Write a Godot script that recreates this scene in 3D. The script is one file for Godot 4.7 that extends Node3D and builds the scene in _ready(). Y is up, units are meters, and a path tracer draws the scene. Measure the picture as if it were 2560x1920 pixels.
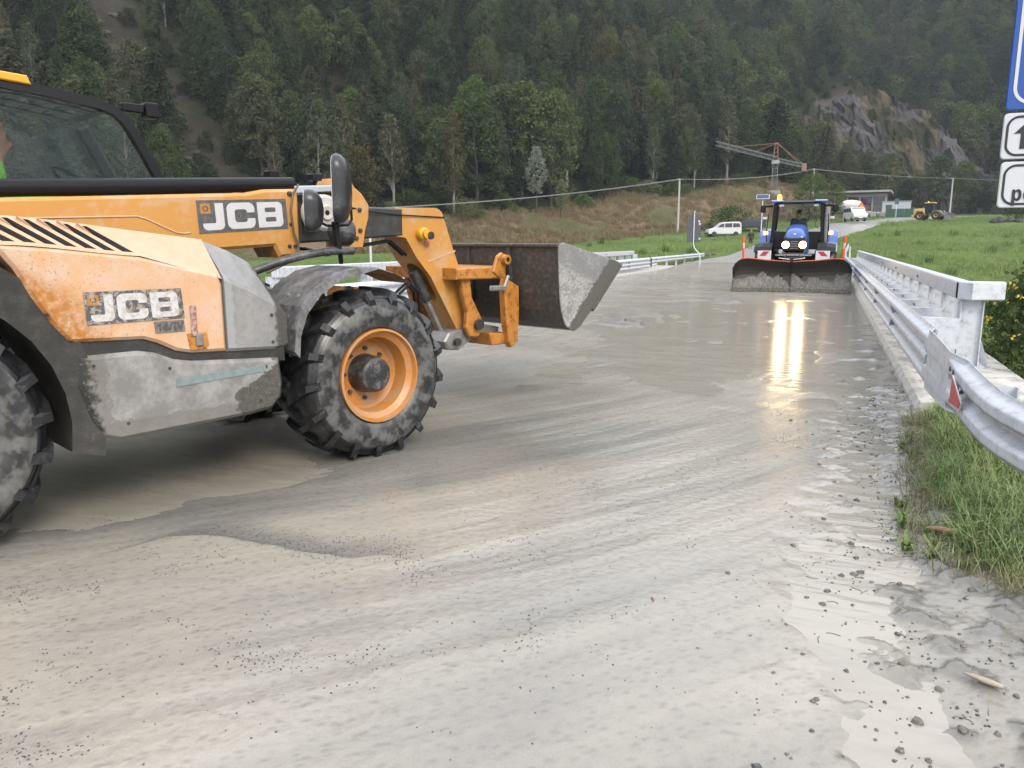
extends Node3D

# ---------------------------------------------------------------- helpers
var M := {}
var taken := {}
var rng := RandomNumberGenerator.new()


class Geo:
	var v := PackedVector3Array()
	var n := PackedVector3Array()
	var uv := PackedVector2Array()
	var c := PackedColorArray()
	var ix := PackedInt32Array()
	var t := Transform3D.IDENTITY
	var col := Color(1, 1, 1)

	func vert(p: Vector3, nn: Vector3, u := Vector2.ZERO) -> int:
		v.append(t * p)
		n.append((t.basis * nn).normalized())
		uv.append(u)
		c.append(col)
		return v.size() - 1

	func tri(a: Vector3, b: Vector3, d: Vector3) -> void:
		var nn := (b - a).cross(d - a)
		var i := vert(a, nn)
		vert(b, nn)
		vert(d, nn)
		ix.append_array(PackedInt32Array([i, i + 2, i + 1]))

	func quad(a: Vector3, b: Vector3, d: Vector3, e: Vector3) -> void:
		var nn := (d - a).cross(e - b)
		var i := vert(a, nn, Vector2(0, 1))
		vert(b, nn, Vector2(1, 1))
		vert(d, nn, Vector2(1, 0))
		vert(e, nn, Vector2(0, 0))
		ix.append_array(PackedInt32Array([i, i + 2, i + 1, i, i + 3, i + 2]))

	# box with chamfered edges
	func box(o: Vector3, size: Vector3, ch := 0.0, b := Basis.IDENTITY) -> void:
		var h := size * 0.5
		if ch <= 0.0:
			var p := []
			for k in 8:
				p.append(o + b * Vector3(h.x * (1 if k & 1 else -1), h.y * (1 if k & 2 else -1), h.z * (1 if k & 4 else -1)))
			quad(p[4], p[5], p[7], p[6])
			quad(p[1], p[0], p[2], p[3])
			quad(p[5], p[1], p[3], p[7])
			quad(p[0], p[4], p[6], p[2])
			quad(p[6], p[7], p[3], p[2])
			quad(p[0], p[1], p[5], p[4])
			return
		ch = minf(ch, minf(h.x, minf(h.y, h.z)) * 0.98)
		var pt := func(sx: int, sy: int, sz: int, f: int) -> Vector3:
			var q := Vector3(sx * (h.x - (0.0 if f == 0 else ch)), sy * (h.y - (0.0 if f == 1 else ch)), sz * (h.z - (0.0 if f == 2 else ch)))
			return o + b * q
		for s in [-1, 1]:
			quad(pt.call(s, -s, -1, 0), pt.call(s, s, -1, 0), pt.call(s, s, 1, 0), pt.call(s, -s, 1, 0))
			quad(pt.call(-1, s, -s, 1), pt.call(-1, s, s, 1), pt.call(1, s, s, 1), pt.call(1, s, -s, 1))
			quad(pt.call(-s, -1, s, 2), pt.call(s, -1, s, 2), pt.call(s, 1, s, 2), pt.call(-s, 1, s, 2))
		for s in [-1, 1]:
			for r in [-1, 1]:
				quad(pt.call(s, r, -1, 0), pt.call(s, r, 1, 0), pt.call(s, r, 1, 1), pt.call(s, r, -1, 1))
				quad(pt.call(-1, s, r, 1), pt.call(1, s, r, 1), pt.call(1, s, r, 2), pt.call(-1, s, r, 2))
				quad(pt.call(s, -1, r, 0), pt.call(s, 1, r, 0), pt.call(s, 1, r, 2), pt.call(s, -1, r, 2))
				for q in [-1, 1]:
					tri(pt.call(s, r, q, 0), pt.call(s, r, q, 1), pt.call(s, r, q, 2))

	# box whose long axis runs from a to b
	func bar(a: Vector3, b: Vector3, w: float, h: float, ch := 0.0, up := Vector3.UP) -> void:
		var d := b - a
		var z := d.normalized()
		if absf(z.dot(up)) > 0.98:
			up = Vector3.RIGHT
		var x := up.cross(z).normalized()
		box((a + b) * 0.5, Vector3(w, h, d.length()), ch, Basis(x, z.cross(x), z))

	func inset(poly: PackedVector2Array, d: float) -> PackedVector2Array:
		var out := PackedVector2Array()
		var m := poly.size()
		for i in m:
			var p := poly[i]
			var e0 := (p - poly[(i + m - 1) % m]).normalized()
			var e1 := (poly[(i + 1) % m] - p).normalized()
			var n0 := Vector2(-e0.y, e0.x)
			var n1 := Vector2(-e1.y, e1.x)
			var mi := n0 + n1
			var k := maxf(mi.length_squared() * 0.5, 0.25)
			out.append(p + mi * d / k)
		return out

	# polygon in the plane of a and b, pushed along w from t0 to t1
	func prism(poly: PackedVector2Array, o: Vector3, a: Vector3, b: Vector3, w: Vector3, t0: float, t1: float, bev := 0.0) -> void:
		var area := 0.0
		var m := poly.size()
		for i in m:
			area += poly[i].cross(poly[(i + 1) % m])
		if area < 0:
			poly = poly.duplicate()
			poly.reverse()
		var ins := inset(poly, bev) if bev > 0.0 else poly
		var tr := Geometry2D.triangulate_polygon(ins)
		var at := func(p: Vector2, h: float) -> Vector3:
			return o + a * p.x + b * p.y + w * h
		for k in range(0, tr.size(), 3):
			tri(at.call(ins[tr[k]], t1), at.call(ins[tr[k + 1]], t1), at.call(ins[tr[k + 2]], t1))
			tri(at.call(ins[tr[k]], t0), at.call(ins[tr[k + 2]], t0), at.call(ins[tr[k + 1]], t0))
		for i in m:
			var j := (i + 1) % m
			quad(at.call(poly[i], t0 + bev), at.call(poly[j], t0 + bev), at.call(poly[j], t1 - bev), at.call(poly[i], t1 - bev))
			if bev > 0.0:
				quad(at.call(poly[i], t1 - bev), at.call(poly[j], t1 - bev), at.call(ins[j], t1), at.call(ins[i], t1))
				quad(at.call(ins[i], t0), at.call(ins[j], t0), at.call(poly[j], t0 + bev), at.call(poly[i], t0 + bev))

	func loft(rings: Array, closed := true, smooth := true, caps := false) -> void:
		var m: int = rings[0].size()
		var e := m if closed else m - 1
		if smooth:
			var start := v.size()
			for i in rings.size():
				for j in m:
					var pu: Vector3 = rings[mini(i + 1, rings.size() - 1)][j] - rings[maxi(i - 1, 0)][j]
					var a: Vector3 = rings[i][(j + 1) % m if closed else mini(j + 1, m - 1)]
					var b: Vector3 = rings[i][(j + m - 1) % m if closed else maxi(j - 1, 0)]
					vert(rings[i][j], (a - b).cross(pu), Vector2(float(j) / e, float(i) / maxi(1, rings.size() - 1)))
			for i in rings.size() - 1:
				for j in e:
					var p := start + i * m + j
					var q := start + i * m + (j + 1) % m
					ix.append_array(PackedInt32Array([p, q + m, q, p, p + m, q + m]))
		else:
			for i in rings.size() - 1:
				for j in e:
					quad(rings[i][j], rings[i][(j + 1) % m], rings[i + 1][(j + 1) % m], rings[i + 1][j])
		if caps:
			for s in [0, rings.size() - 1]:
				var mid := Vector3.ZERO
				for p in rings[s]:
					mid += p
				mid /= m
				for j in m:
					var a: Vector3 = rings[s][j]
					var b: Vector3 = rings[s][(j + 1) % m]
					if s == 0:
						tri(mid, b, a)
					else:
						tri(mid, a, b)

	func tube(pts: Array, r: Variant, sides := 8, caps := true) -> void:
		var rings := []
		var last := Vector3.ZERO
		for i in pts.size():
			var d: Vector3 = (pts[mini(i + 1, pts.size() - 1)] - pts[maxi(i - 1, 0)]).normalized()
			var x := last
			if i == 0:
				x = d.cross(Vector3.UP if absf(d.y) < 0.9 else Vector3.RIGHT)
			x = (x - d * x.dot(d)).normalized()
			last = x
			var y := d.cross(x)
			var rad: float = r[i] if r is Array else r
			var ring := PackedVector3Array()
			for k in sides:
				var a := TAU * k / sides
				ring.append(pts[i] + (x * cos(a) + y * sin(a)) * rad)
			rings.append(ring)
		loft(rings, true, true, caps)

	# profile points are (radius, height along axis)
	func lathe(prof: Array, o: Vector3, axis: Vector3, segs := 24, smooth := false) -> void:
		var z := axis.normalized()
		var x := z.cross(Vector3.UP if absf(z.y) < 0.9 else Vector3.RIGHT).normalized()
		var y := z.cross(x)
		var rings := []
		for p in prof:
			var ring := PackedVector3Array()
			for k in segs:
				var a := TAU * k / segs
				ring.append(o + (x * cos(a) + y * sin(a)) * p.x + z * p.y)
			rings.append(ring)
		if smooth:
			loft(rings)
		else:
			for i in rings.size() - 1:
				loft([rings[i], rings[i + 1]])

	func ball(o: Vector3, r: Vector3, segs := 16) -> void:
		var rings := []
		for i in segs / 2 + 1:
			var f := PI * i / (segs / 2)
			var ring := PackedVector3Array()
			for k in segs:
				var a := TAU * k / segs
				var s := maxf(sin(f), 0.002)
				ring.append(o + Vector3(cos(a) * s * r.x, cos(f) * r.y, sin(a) * s * r.z))
			rings.append(ring)
		loft(rings)

	func mesh() -> ArrayMesh:
		var arr := []
		arr.resize(Mesh.ARRAY_MAX)
		arr[Mesh.ARRAY_VERTEX] = v
		arr[Mesh.ARRAY_NORMAL] = n
		arr[Mesh.ARRAY_TEX_UV] = uv
		arr[Mesh.ARRAY_COLOR] = c
		arr[Mesh.ARRAY_INDEX] = ix
		var m := ArrayMesh.new()
		m.add_surface_from_arrays(Mesh.PRIMITIVE_TRIANGLES, arr)
		return m


func numbered(called: String) -> String:
	if not taken.has(called):
		taken[called] = 0
		return called
	taken[called] += 1
	return "%s_%03d" % [called, taken[called]]


func tag(o: Node3D, label: String, category: String, group := "") -> void:
	o.set_meta("label", label)
	o.set_meta("category", category)
	if group != "":
		o.set_meta("group", group)


func thing(called: String, label: String, category: String, at := Vector3.ZERO, turn := 0.0, group := "") -> Node3D:
	var o := Node3D.new()
	o.name = numbered(called)
	add_child(o)
	o.position = at
	o.rotation.y = turn
	tag(o, label, category, group)
	return o


func mi(called: String, m: Mesh, mt: Material, parent: Node3D) -> MeshInstance3D:
	var o := MeshInstance3D.new()
	o.name = called
	o.mesh = m
	o.material_override = mt
	parent.add_child(o, true)
	return o


func part(called: String, g: Geo, mt: Material, parent: Node3D) -> MeshInstance3D:
	return mi(called, g.mesh(), mt, parent)


func solo(called: String, g: Geo, mt: Material, label: String, category: String, group := "", at := Vector3.ZERO) -> MeshInstance3D:
	var o := mi(numbered(called), g.mesh(), mt, self)
	o.position = at
	tag(o, label, category, group)
	return o


func struct(called: String, g: Geo, mt: Material) -> MeshInstance3D:
	var o := mi(called, g.mesh(), mt, self)
	o.set_meta("kind", "structure")
	return o


func stuff(called: String, m: Mesh, mt: Material, xf: Array, label: String, category: String, parent: Node3D = self) -> MultiMeshInstance3D:
	var mm := MultiMesh.new()
	mm.transform_format = MultiMesh.TRANSFORM_3D
	mm.mesh = m
	mm.instance_count = xf.size()
	for i in xf.size():
		mm.set_instance_transform(i, xf[i])
	var o := MultiMeshInstance3D.new()
	o.name = called
	o.multimesh = mm
	o.material_override = mt
	parent.add_child(o, true)
	o.set_meta("kind", "stuff")
	if parent == self:
		tag(o, label, category)
	return o


const WET := 0.7   # everything is soaked: base colours are this much darker than dry


func lin(r: float, g: float, b: float) -> Color:
	return Color(r * WET, g * WET, b * WET).linear_to_srgb()


func mat(r: float, g: float, b: float, rough := 0.6, metal := 0.0) -> StandardMaterial3D:
	var m := StandardMaterial3D.new()
	m.albedo_color = lin(r, g, b)
	m.roughness = rough
	m.metallic = metal
	return m


func noise(freq: float, seed_: int, oct := 4, type := FastNoiseLite.TYPE_SIMPLEX_SMOOTH) -> FastNoiseLite:
	var f := FastNoiseLite.new()
	f.noise_type = type
	f.frequency = freq
	f.seed = seed_
	f.fractal_octaves = oct
	return f


# grey seamless noise, 0..1
func grey(size: int, freq: float, seed_: int, oct := 4) -> Image:
	return noise(freq, seed_, oct).get_seamless_image(size, size)


# a colour texture: two noises through a ramp of [offset, r, g, b] in linear values
func ramp_tex(size: int, f1: float, f2: float, mixw: float, seed_: int, stops: Array) -> ImageTexture:
	var a := grey(size, f1, seed_, 5).get_data()
	var b := grey(size, f2, seed_ + 7, 3).get_data()
	var gr := Gradient.new()
	gr.offsets = PackedFloat32Array()
	gr.colors = PackedColorArray()
	for s in stops:
		gr.add_point(s[0], lin(s[1], s[2], s[3]))
	var lut := PackedByteArray()
	for k in 256:
		var q := gr.sample(k / 255.0)
		lut.append_array(PackedByteArray([int(q.r * 255), int(q.g * 255), int(q.b * 255)]))
	var out := PackedByteArray()
	out.resize(size * size * 3)
	for i in size * size:
		var k := clampi(int(a[i] * (1.0 - mixw) + b[i] * mixw), 0, 255) * 3
		out[i * 3] = lut[k]
		out[i * 3 + 1] = lut[k + 1]
		out[i * 3 + 2] = lut[k + 2]
	return ImageTexture.create_from_image(Image.create_from_data(size, size, false, Image.FORMAT_RGB8, out))


# noise material: scale is repeats per metre
func nmat(stops: Array, scale: float, rough := 0.6, metal := 0.0, seed_ := 1, f1 := 0.02, f2 := 0.12, mixw := 0.35, world := false) -> StandardMaterial3D:
	var m := StandardMaterial3D.new()
	m.albedo_texture = ramp_tex(256, f1, f2, mixw, seed_, stops)
	m.uv1_triplanar = true
	m.uv1_world_triplanar = world
	m.uv1_scale = Vector3.ONE * scale
	m.roughness = rough
	m.metallic = metal
	return m


func bump(m: StandardMaterial3D, tex: Texture2D, cm: float) -> StandardMaterial3D:
	m.heightmap_enabled = true
	m.heightmap_texture = tex
	m.heightmap_scale = cm
	return m


func lerps(t: float, xs: Array) -> float:
	if t <= xs[0][0]:
		return xs[0][1]
	for i in xs.size() - 1:
		if t < xs[i + 1][0]:
			var f: float = (t - xs[i][0]) / (xs[i + 1][0] - xs[i][0])
			return lerpf(xs[i][1], xs[i + 1][1], f * f * (3 - 2 * f) * 0.5 + f * 0.5)
	return xs[-1][1]


func rrect(w: float, h: float, r: float, seg := 4) -> PackedVector2Array:
	var out := PackedVector2Array()
	var cs := [Vector2(w / 2 - r, h / 2 - r), Vector2(-w / 2 + r, h / 2 - r), Vector2(-w / 2 + r, -h / 2 + r), Vector2(w / 2 - r, -h / 2 + r)]
	for q in 4:
		for k in seg + 1:
			var a := PI / 2 * (q + float(k) / seg)
			out.append(cs[q] + Vector2(cos(a), sin(a)) * r)
	return out


func pv(a: Array) -> PackedVector2Array:
	var o := PackedVector2Array()
	for p in a:
		o.append(Vector2(p[0], p[1]))
	return o

# ---------------------------------------------------------------- lie of the land (the bridge runs along -z)
const PROF := [[0, 0.0], [42, 0.0], [60, 0.45], [80, 1.0], [100, 2.3], [120, 4.2], [140, 5.4], [170, 6.6], [260, 9.0]]
var n_big := noise(0.012, 3, 3)
var n_mid := noise(0.09, 5, 4)
var n_rock := noise(0.07, 11, 5, FastNoiseLite.TYPE_CELLULAR)
var n_fine := noise(0.6, 9, 3)
var n_slab := noise(0.16, 13, 2, FastNoiseLite.TYPE_CELLULAR)


func road_x(d: float) -> float:
	return -3.85 + (0.0049 * pow(maxf(0.0, d - 80.0), 2.0) if d < 150 else 24.0)


func road_half(d: float) -> float:
	return lerpf(4.7, 3.3, smoothstep(46.0, 64.0, d))


func foot(x: float, z: float) -> float:   # metres past the foot of the mountain
	return -0.885 * (x + 30.0) - 0.466 * (z + 111.0)


func spur(x: float, z: float) -> float:
	var t := -0.885 * (x - 33.6) - 0.466 * (z + 212.0)
	var e := 0.466 * (x - 33.6) - 0.885 * (z + 212.0)
	var crest := lerps(t, [[-14, 4.0], [0, 17.0], [18, 33.5], [40, 47.0], [60, 56.0], [95, 68.0], [160, 94.0]])
	return crest - (0.72 * -e if e < 0.0 else 1.1 * e)


func ground_y(x: float, z: float) -> float:
	var d := -z
	var y := lerps(d, PROF)
	var rx := x - road_x(d)
	var off := maxf(0.0, absf(rx) - road_half(d) - 0.7)
	var bridge := smoothstep(6.5, 9.5, d) * (1.0 - smoothstep(44.0, 60.0, d))
	y -= bridge * smoothstep(0.0, 2.5, off) * (0.85 if rx > 0 else 0.55)
	y -= (1.0 - smoothstep(5.5, 8.0, d)) * smoothstep(1.5, 4.5, off) * 0.7
	if off <= 0.0:
		y -= 0.45 * smoothstep(7.0, 8.0, d) * (1.0 - smoothstep(50.0, 56.0, d)) + 0.06
	y += 0.22 * n_mid.get_noise_2d(x, z) * smoothstep(0.5, 8.0, off) * smoothstep(14.0, 40.0, Vector2(x, z).length())
	var f := foot(x, z)
	if f > -14.0:
		var q := 0.466 * (x + 30.0) - 0.885 * (z + 111.0)
		y += smoothstep(-14.0, 0.0, f) * lerps(q, [[-60, 2.5], [-38, 2.8], [0, 3.7], [41, 6.3], [52, 4.5], [62, 1.6], [75, 1.0], [120, 1.0]])
		y += 0.5 * n_mid.get_noise_2d(x * 1.7, z * 1.7) * smoothstep(-14.0, -6.0, f)
	if f > 0.0:
		y += 0.73 * f - 3.0 * (1.0 - exp(-f / 6.0)) + 7.0 * n_big.get_noise_2d(x, z) * smoothstep(5.0, 50.0, f)
	var d2 := 0.139 * x - 0.990 * z - 225.0
	if d2 > 0.0:
		y = maxf(y, 8.0 + 0.74 * d2 + 10.0 * n_big.get_noise_2d(x + 400.0, z) * smoothstep(5.0, 60.0, d2))
	var s := spur(x, z)
	if s > y:
		y = s - 1.2 * rocky(x, z)
	return minf(y, 175.0)


func rocky(x: float, z: float) -> float:   # bare rock on the face of the spur
	var t := -0.885 * (x - 33.6) - 0.466 * (z + 212.0)
	var e := 0.466 * (x - 33.6) - 0.885 * (z + 212.0)
	var a := smoothstep(-10.0, -2.0, t + 8.0 * n_mid.get_noise_2d(x, z)) * (1.0 - smoothstep(30.0, 44.0, t + 14.0 * n_mid.get_noise_2d(x + 60.0, z))) * smoothstep(-30.0, -18.0, e + 10.0 * n_mid.get_noise_2d(x, z + 60.0)) * (1.0 - smoothstep(3.0, 9.0, e))
	return a


func scree(x: float, z: float) -> float:   # bare gully on the slope at the left
	var a := Vector2(-56, -65)
	var b := Vector2(-112, -92)
	var p := Vector2(x, z)
	var t := clampf((p - a).dot(b - a) / (b - a).length_squared(), 0.0, 1.0)
	var w := p.distance_to(a.lerp(b, t)) + 3.0 * n_mid.get_noise_2d(x, z)
	return 1.0 - smoothstep(2.2, 5.0, w)


func axis(stops: Array) -> PackedFloat32Array:   # [from, to, step] runs joined into one list
	var out := PackedFloat32Array()
	for s in stops:
		var x: float = s[0]
		while x < s[1] - 0.001:
			out.append(x)
			x += s[2]
	out.append(stops[-1][1])
	return out


func sheet(xs: PackedFloat32Array, zs: PackedFloat32Array, hf: Callable, cf: Callable) -> Geo:
	var g := Geo.new()
	var w := xs.size()
	var hs := PackedFloat32Array()
	hs.resize(w * zs.size())
	for j in zs.size():
		for i in w:
			var y: float = hf.call(xs[i], zs[j])
			hs[j * w + i] = y
			g.v.append(Vector3(xs[i], y, zs[j]))
			g.c.append(cf.call(xs[i], zs[j], y))
	for j in zs.size():
		for i in w:
			var i0 := maxi(i - 1, 0)
			var i1 := mini(i + 1, w - 1)
			var j0 := maxi(j - 1, 0)
			var j1 := mini(j + 1, zs.size() - 1)
			var dx := (hs[j * w + i1] - hs[j * w + i0]) / (xs[i1] - xs[i0])
			var dz := (hs[j1 * w + i] - hs[j0 * w + i]) / (zs[j1] - zs[j0])
			g.n.append(Vector3(-dx, 1, -dz).normalized())
			g.uv.append(Vector2(xs[i], zs[j]))
	for j in zs.size() - 1:
		for i in w - 1:
			var a := j * w + i
			g.ix.append_array(PackedInt32Array([a, a + 1, a + w, a + 1, a + w + 1, a + w]))
	return g


func land_col(x: float, z: float, _y: float) -> Color:
	var f := foot(x, z)
	var m := n_mid.get_noise_2d(x * 0.8, z * 0.8)
	var m2 := n_mid.get_noise_2d(x * 3.1 + 50.0, z * 3.1)
	var green := Color(0.175, 0.265, 0.075).lerp(Color(0.12, 0.19, 0.06), clampf(0.5 + m * 1.6, 0, 1)).lerp(Color(0.2, 0.215, 0.10), clampf(m2 * 1.3, 0, 0.7))
	var dry := Color(0.25, 0.185, 0.125).lerp(Color(0.115, 0.12, 0.055), clampf(0.2 + m * 2.2, 0, 1))
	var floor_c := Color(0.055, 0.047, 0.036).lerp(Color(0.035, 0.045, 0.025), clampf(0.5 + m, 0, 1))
	var c := green
	if z > -9.0 and x < 3.0:
		c = Color(0.17, 0.165, 0.14)
	c = c.lerp(dry, smoothstep(-15.0, -11.0, f + m * 4.0))
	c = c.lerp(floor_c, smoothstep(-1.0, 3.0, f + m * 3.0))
	c = c.lerp(Color(0.06, 0.051, 0.042).lerp(Color(0.11, 0.102, 0.096), clampf(m2 * 1.5, 0, 1)), 0.85 * scree(x, z) * smoothstep(2.0, 6.0, f))
	var d2 := 0.139 * x - 0.990 * z - 225.0
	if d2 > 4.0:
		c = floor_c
	var r := rocky(x, z)
	if r > 0.02:
		var sl := clampf(n_slab.get_noise_2d(x + z * 0.35, z * 1.6) * 0.5 + 0.5, 0, 1)
		var rk := Color(0.055, 0.05, 0.052).lerp(Color(0.19, 0.175, 0.18), clampf(sl * 0.9 + m2 * 0.8, 0, 1))
		var gr := Color(0.19, 0.14, 0.085).lerp(Color(0.055, 0.06, 0.032), clampf(0.5 + m * 2.5, 0, 1))
		c = c.lerp(rk.lerp(gr, smoothstep(-0.1, 0.1, m + 0.4 * m2)), r)
	return c


# ---------------------------------------------------------------- the mud on the road
var m_streak := noise(1.0, 21, 4)
var m_clod := noise(3.2, 22, 4)
var m_patch := noise(0.45, 23, 3)
var m_fine := noise(16.0, 24, 2)


func streak(x: float, z: float) -> float:   # smears left by tyres turning on to the bridge
	var p := Vector2(x + 14.0, z + 13.0)
	var r := p.length()
	return m_streak.get_noise_2d(r * 2.6, p.angle() * r * 0.28)


func streak2(x: float, z: float) -> float:
	var p := Vector2(x + 14.0, z + 13.0)
	var r := p.length()
	return m_streak.get_noise_2d(r * 9.0 + 40.0, p.angle() * r * 0.8)


const LOBE := [[-3.35, -2.45], [-3.14, -2.88], [-2.85, -2.99], [-2.5, -3.0], [-2.19, -3.02], [-1.86, -3.12], [-1.5, -3.2]]


func lobe(x: float, z: float) -> Vector2:   # distance to the edge of the mud lobe (plus on its far side), strength
	var zz := lerps(x, LOBE)
	return Vector2(zz - z + 0.05 * m_patch.get_noise_2d(x * 6.0, z * 2.0), smoothstep(-3.35, -3.05, x) * (1.0 - smoothstep(-2.3, -1.6, x)))


func wet(x: float, z: float) -> float:   # where water stands on the mud
	var d := -z
	var n := m_patch.get_noise_2d(x * 1.4 + 3.0, z * 1.4)
	var strip := smoothstep(-0.2, 0.25, x - 0.02 * d + 0.3 * n + 0.25 * m_patch.get_noise_2d(x * 4.0, z * 4.0)) * (1.0 - smoothstep(0.30, 0.62, x + 0.3 * n)) * (1.0 - smoothstep(7.0, 8.5, d))
	var front := smoothstep(7.0, 9.5, d + 1.2 * n) * (1.0 - smoothstep(22.5, 24.5, d)) * smoothstep(-4.6, -1.6, x + 0.7 * n + 1.2 * streak(x, z)) * smoothstep(-0.75, -0.15, n + 0.8 * streak(x, z))
	front = maxf(front, 0.8 * smoothstep(9.0, 12.0, d) * (1.0 - smoothstep(40.0, 50.0, d)) * smoothstep(0.0, 0.5, n + 0.1 + 0.6 * streak(x, z)))
	var under := (1.0 - smoothstep(0.9, 1.6, Vector2((x + 4.6) * 0.9, z + 3.9).length() + 0.3 * n))
	return clampf(maxf(maxf(strip, front), under), 0, 1)


func mud_y(x: float, z: float) -> float:
	var d := -z
	var right := smoothstep(-0.15, 0.5, x - 0.02 * d + 0.3 * m_patch.get_noise_2d(x * 2.0 + 9.0, z * 2.0)) * (1.0 - smoothstep(12.0, 20.0, d))
	var y := 0.009 - 0.021 * wet(x, z) + 0.005 * streak(x, z) + 0.0005 * streak2(x, z)
	y += right * 0.06 * maxf(0.0, m_clod.get_noise_2d(x, z) - 0.02 + 0.3 * m_patch.get_noise_2d(x * 5.0, z * 5.0))
	y += 0.0024 * (0.5 + right) * m_fine.get_noise_2d(x, z)
	if d < 4.2 and x < -1.4:
		var e := lobe(x, z)
		y += e.y * (0.010 * (1.0 - smoothstep(-0.01, 0.03, e.x)) * smoothstep(-0.9, -0.1, e.x) - 0.006 * smoothstep(0.0, 0.04, e.x) * (1.0 - smoothstep(0.1, 0.5, e.x)))
	if d > 40.0:
		y += lerps(d, PROF)
	if d < 9.0:
		y += 0.05 * smoothstep(0.42, 1.1, x + 0.18 * m_patch.get_noise_2d(x * 3.0, z * 3.0))
	return y


func mud_col(x: float, z: float, _y: float) -> Color:
	var q := Vector2(x + 14.0, z + 13.0)
	var r := q.length() + 0.25 * m_patch.get_noise_2d(x * 1.3, z * 1.3)
	var s1 := streak(x, z)
	var s2 := streak2(x, z)
	var band := smoothstep(13.2, 13.7, r) * (1.0 - smoothstep(14.5, 14.95, r)) * smoothstep(0.40, 0.60, q.angle())
	var p := m_patch.get_noise_2d(x * 0.9 + 20.0, z * 0.9)
	var t := clampf(0.76 + 0.42 * s1 + 0.07 * s2 + 0.6 * p - 0.78 * band, 0, 1)
	var c := Color(0.215, 0.209, 0.193).lerp(Color(0.383, 0.354, 0.302), t)
	if x < -1.4 and z > -4.2:
		var e := lobe(x, z)
		c = c.lerp(Color(0.40, 0.368, 0.305), 0.75 * e.y * (1.0 - smoothstep(-0.01, 0.03, e.x)) * smoothstep(-0.5, -0.05, e.x))
		c = c.lerp(Color(0.13, 0.132, 0.135), 0.6 * e.y * smoothstep(0.0, 0.03, e.x) * (1.0 - smoothstep(0.06, 0.32, e.x)))
	var right := smoothstep(0.0, 0.45, x - 0.02 * -z)
	c = c.lerp(Color(0.165, 0.16, 0.147), right * (0.35 + 0.5 * smoothstep(-0.02, 0.15, m_clod.get_noise_2d(x, z))))
	var g := m_fine.get_noise_2d(x * 2.2 + 7.0, z * 2.2)
	return c.lerp(Color(0.1, 0.1, 0.1), clampf((g - 0.33) * 1.6, 0.0, 0.35))


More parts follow.
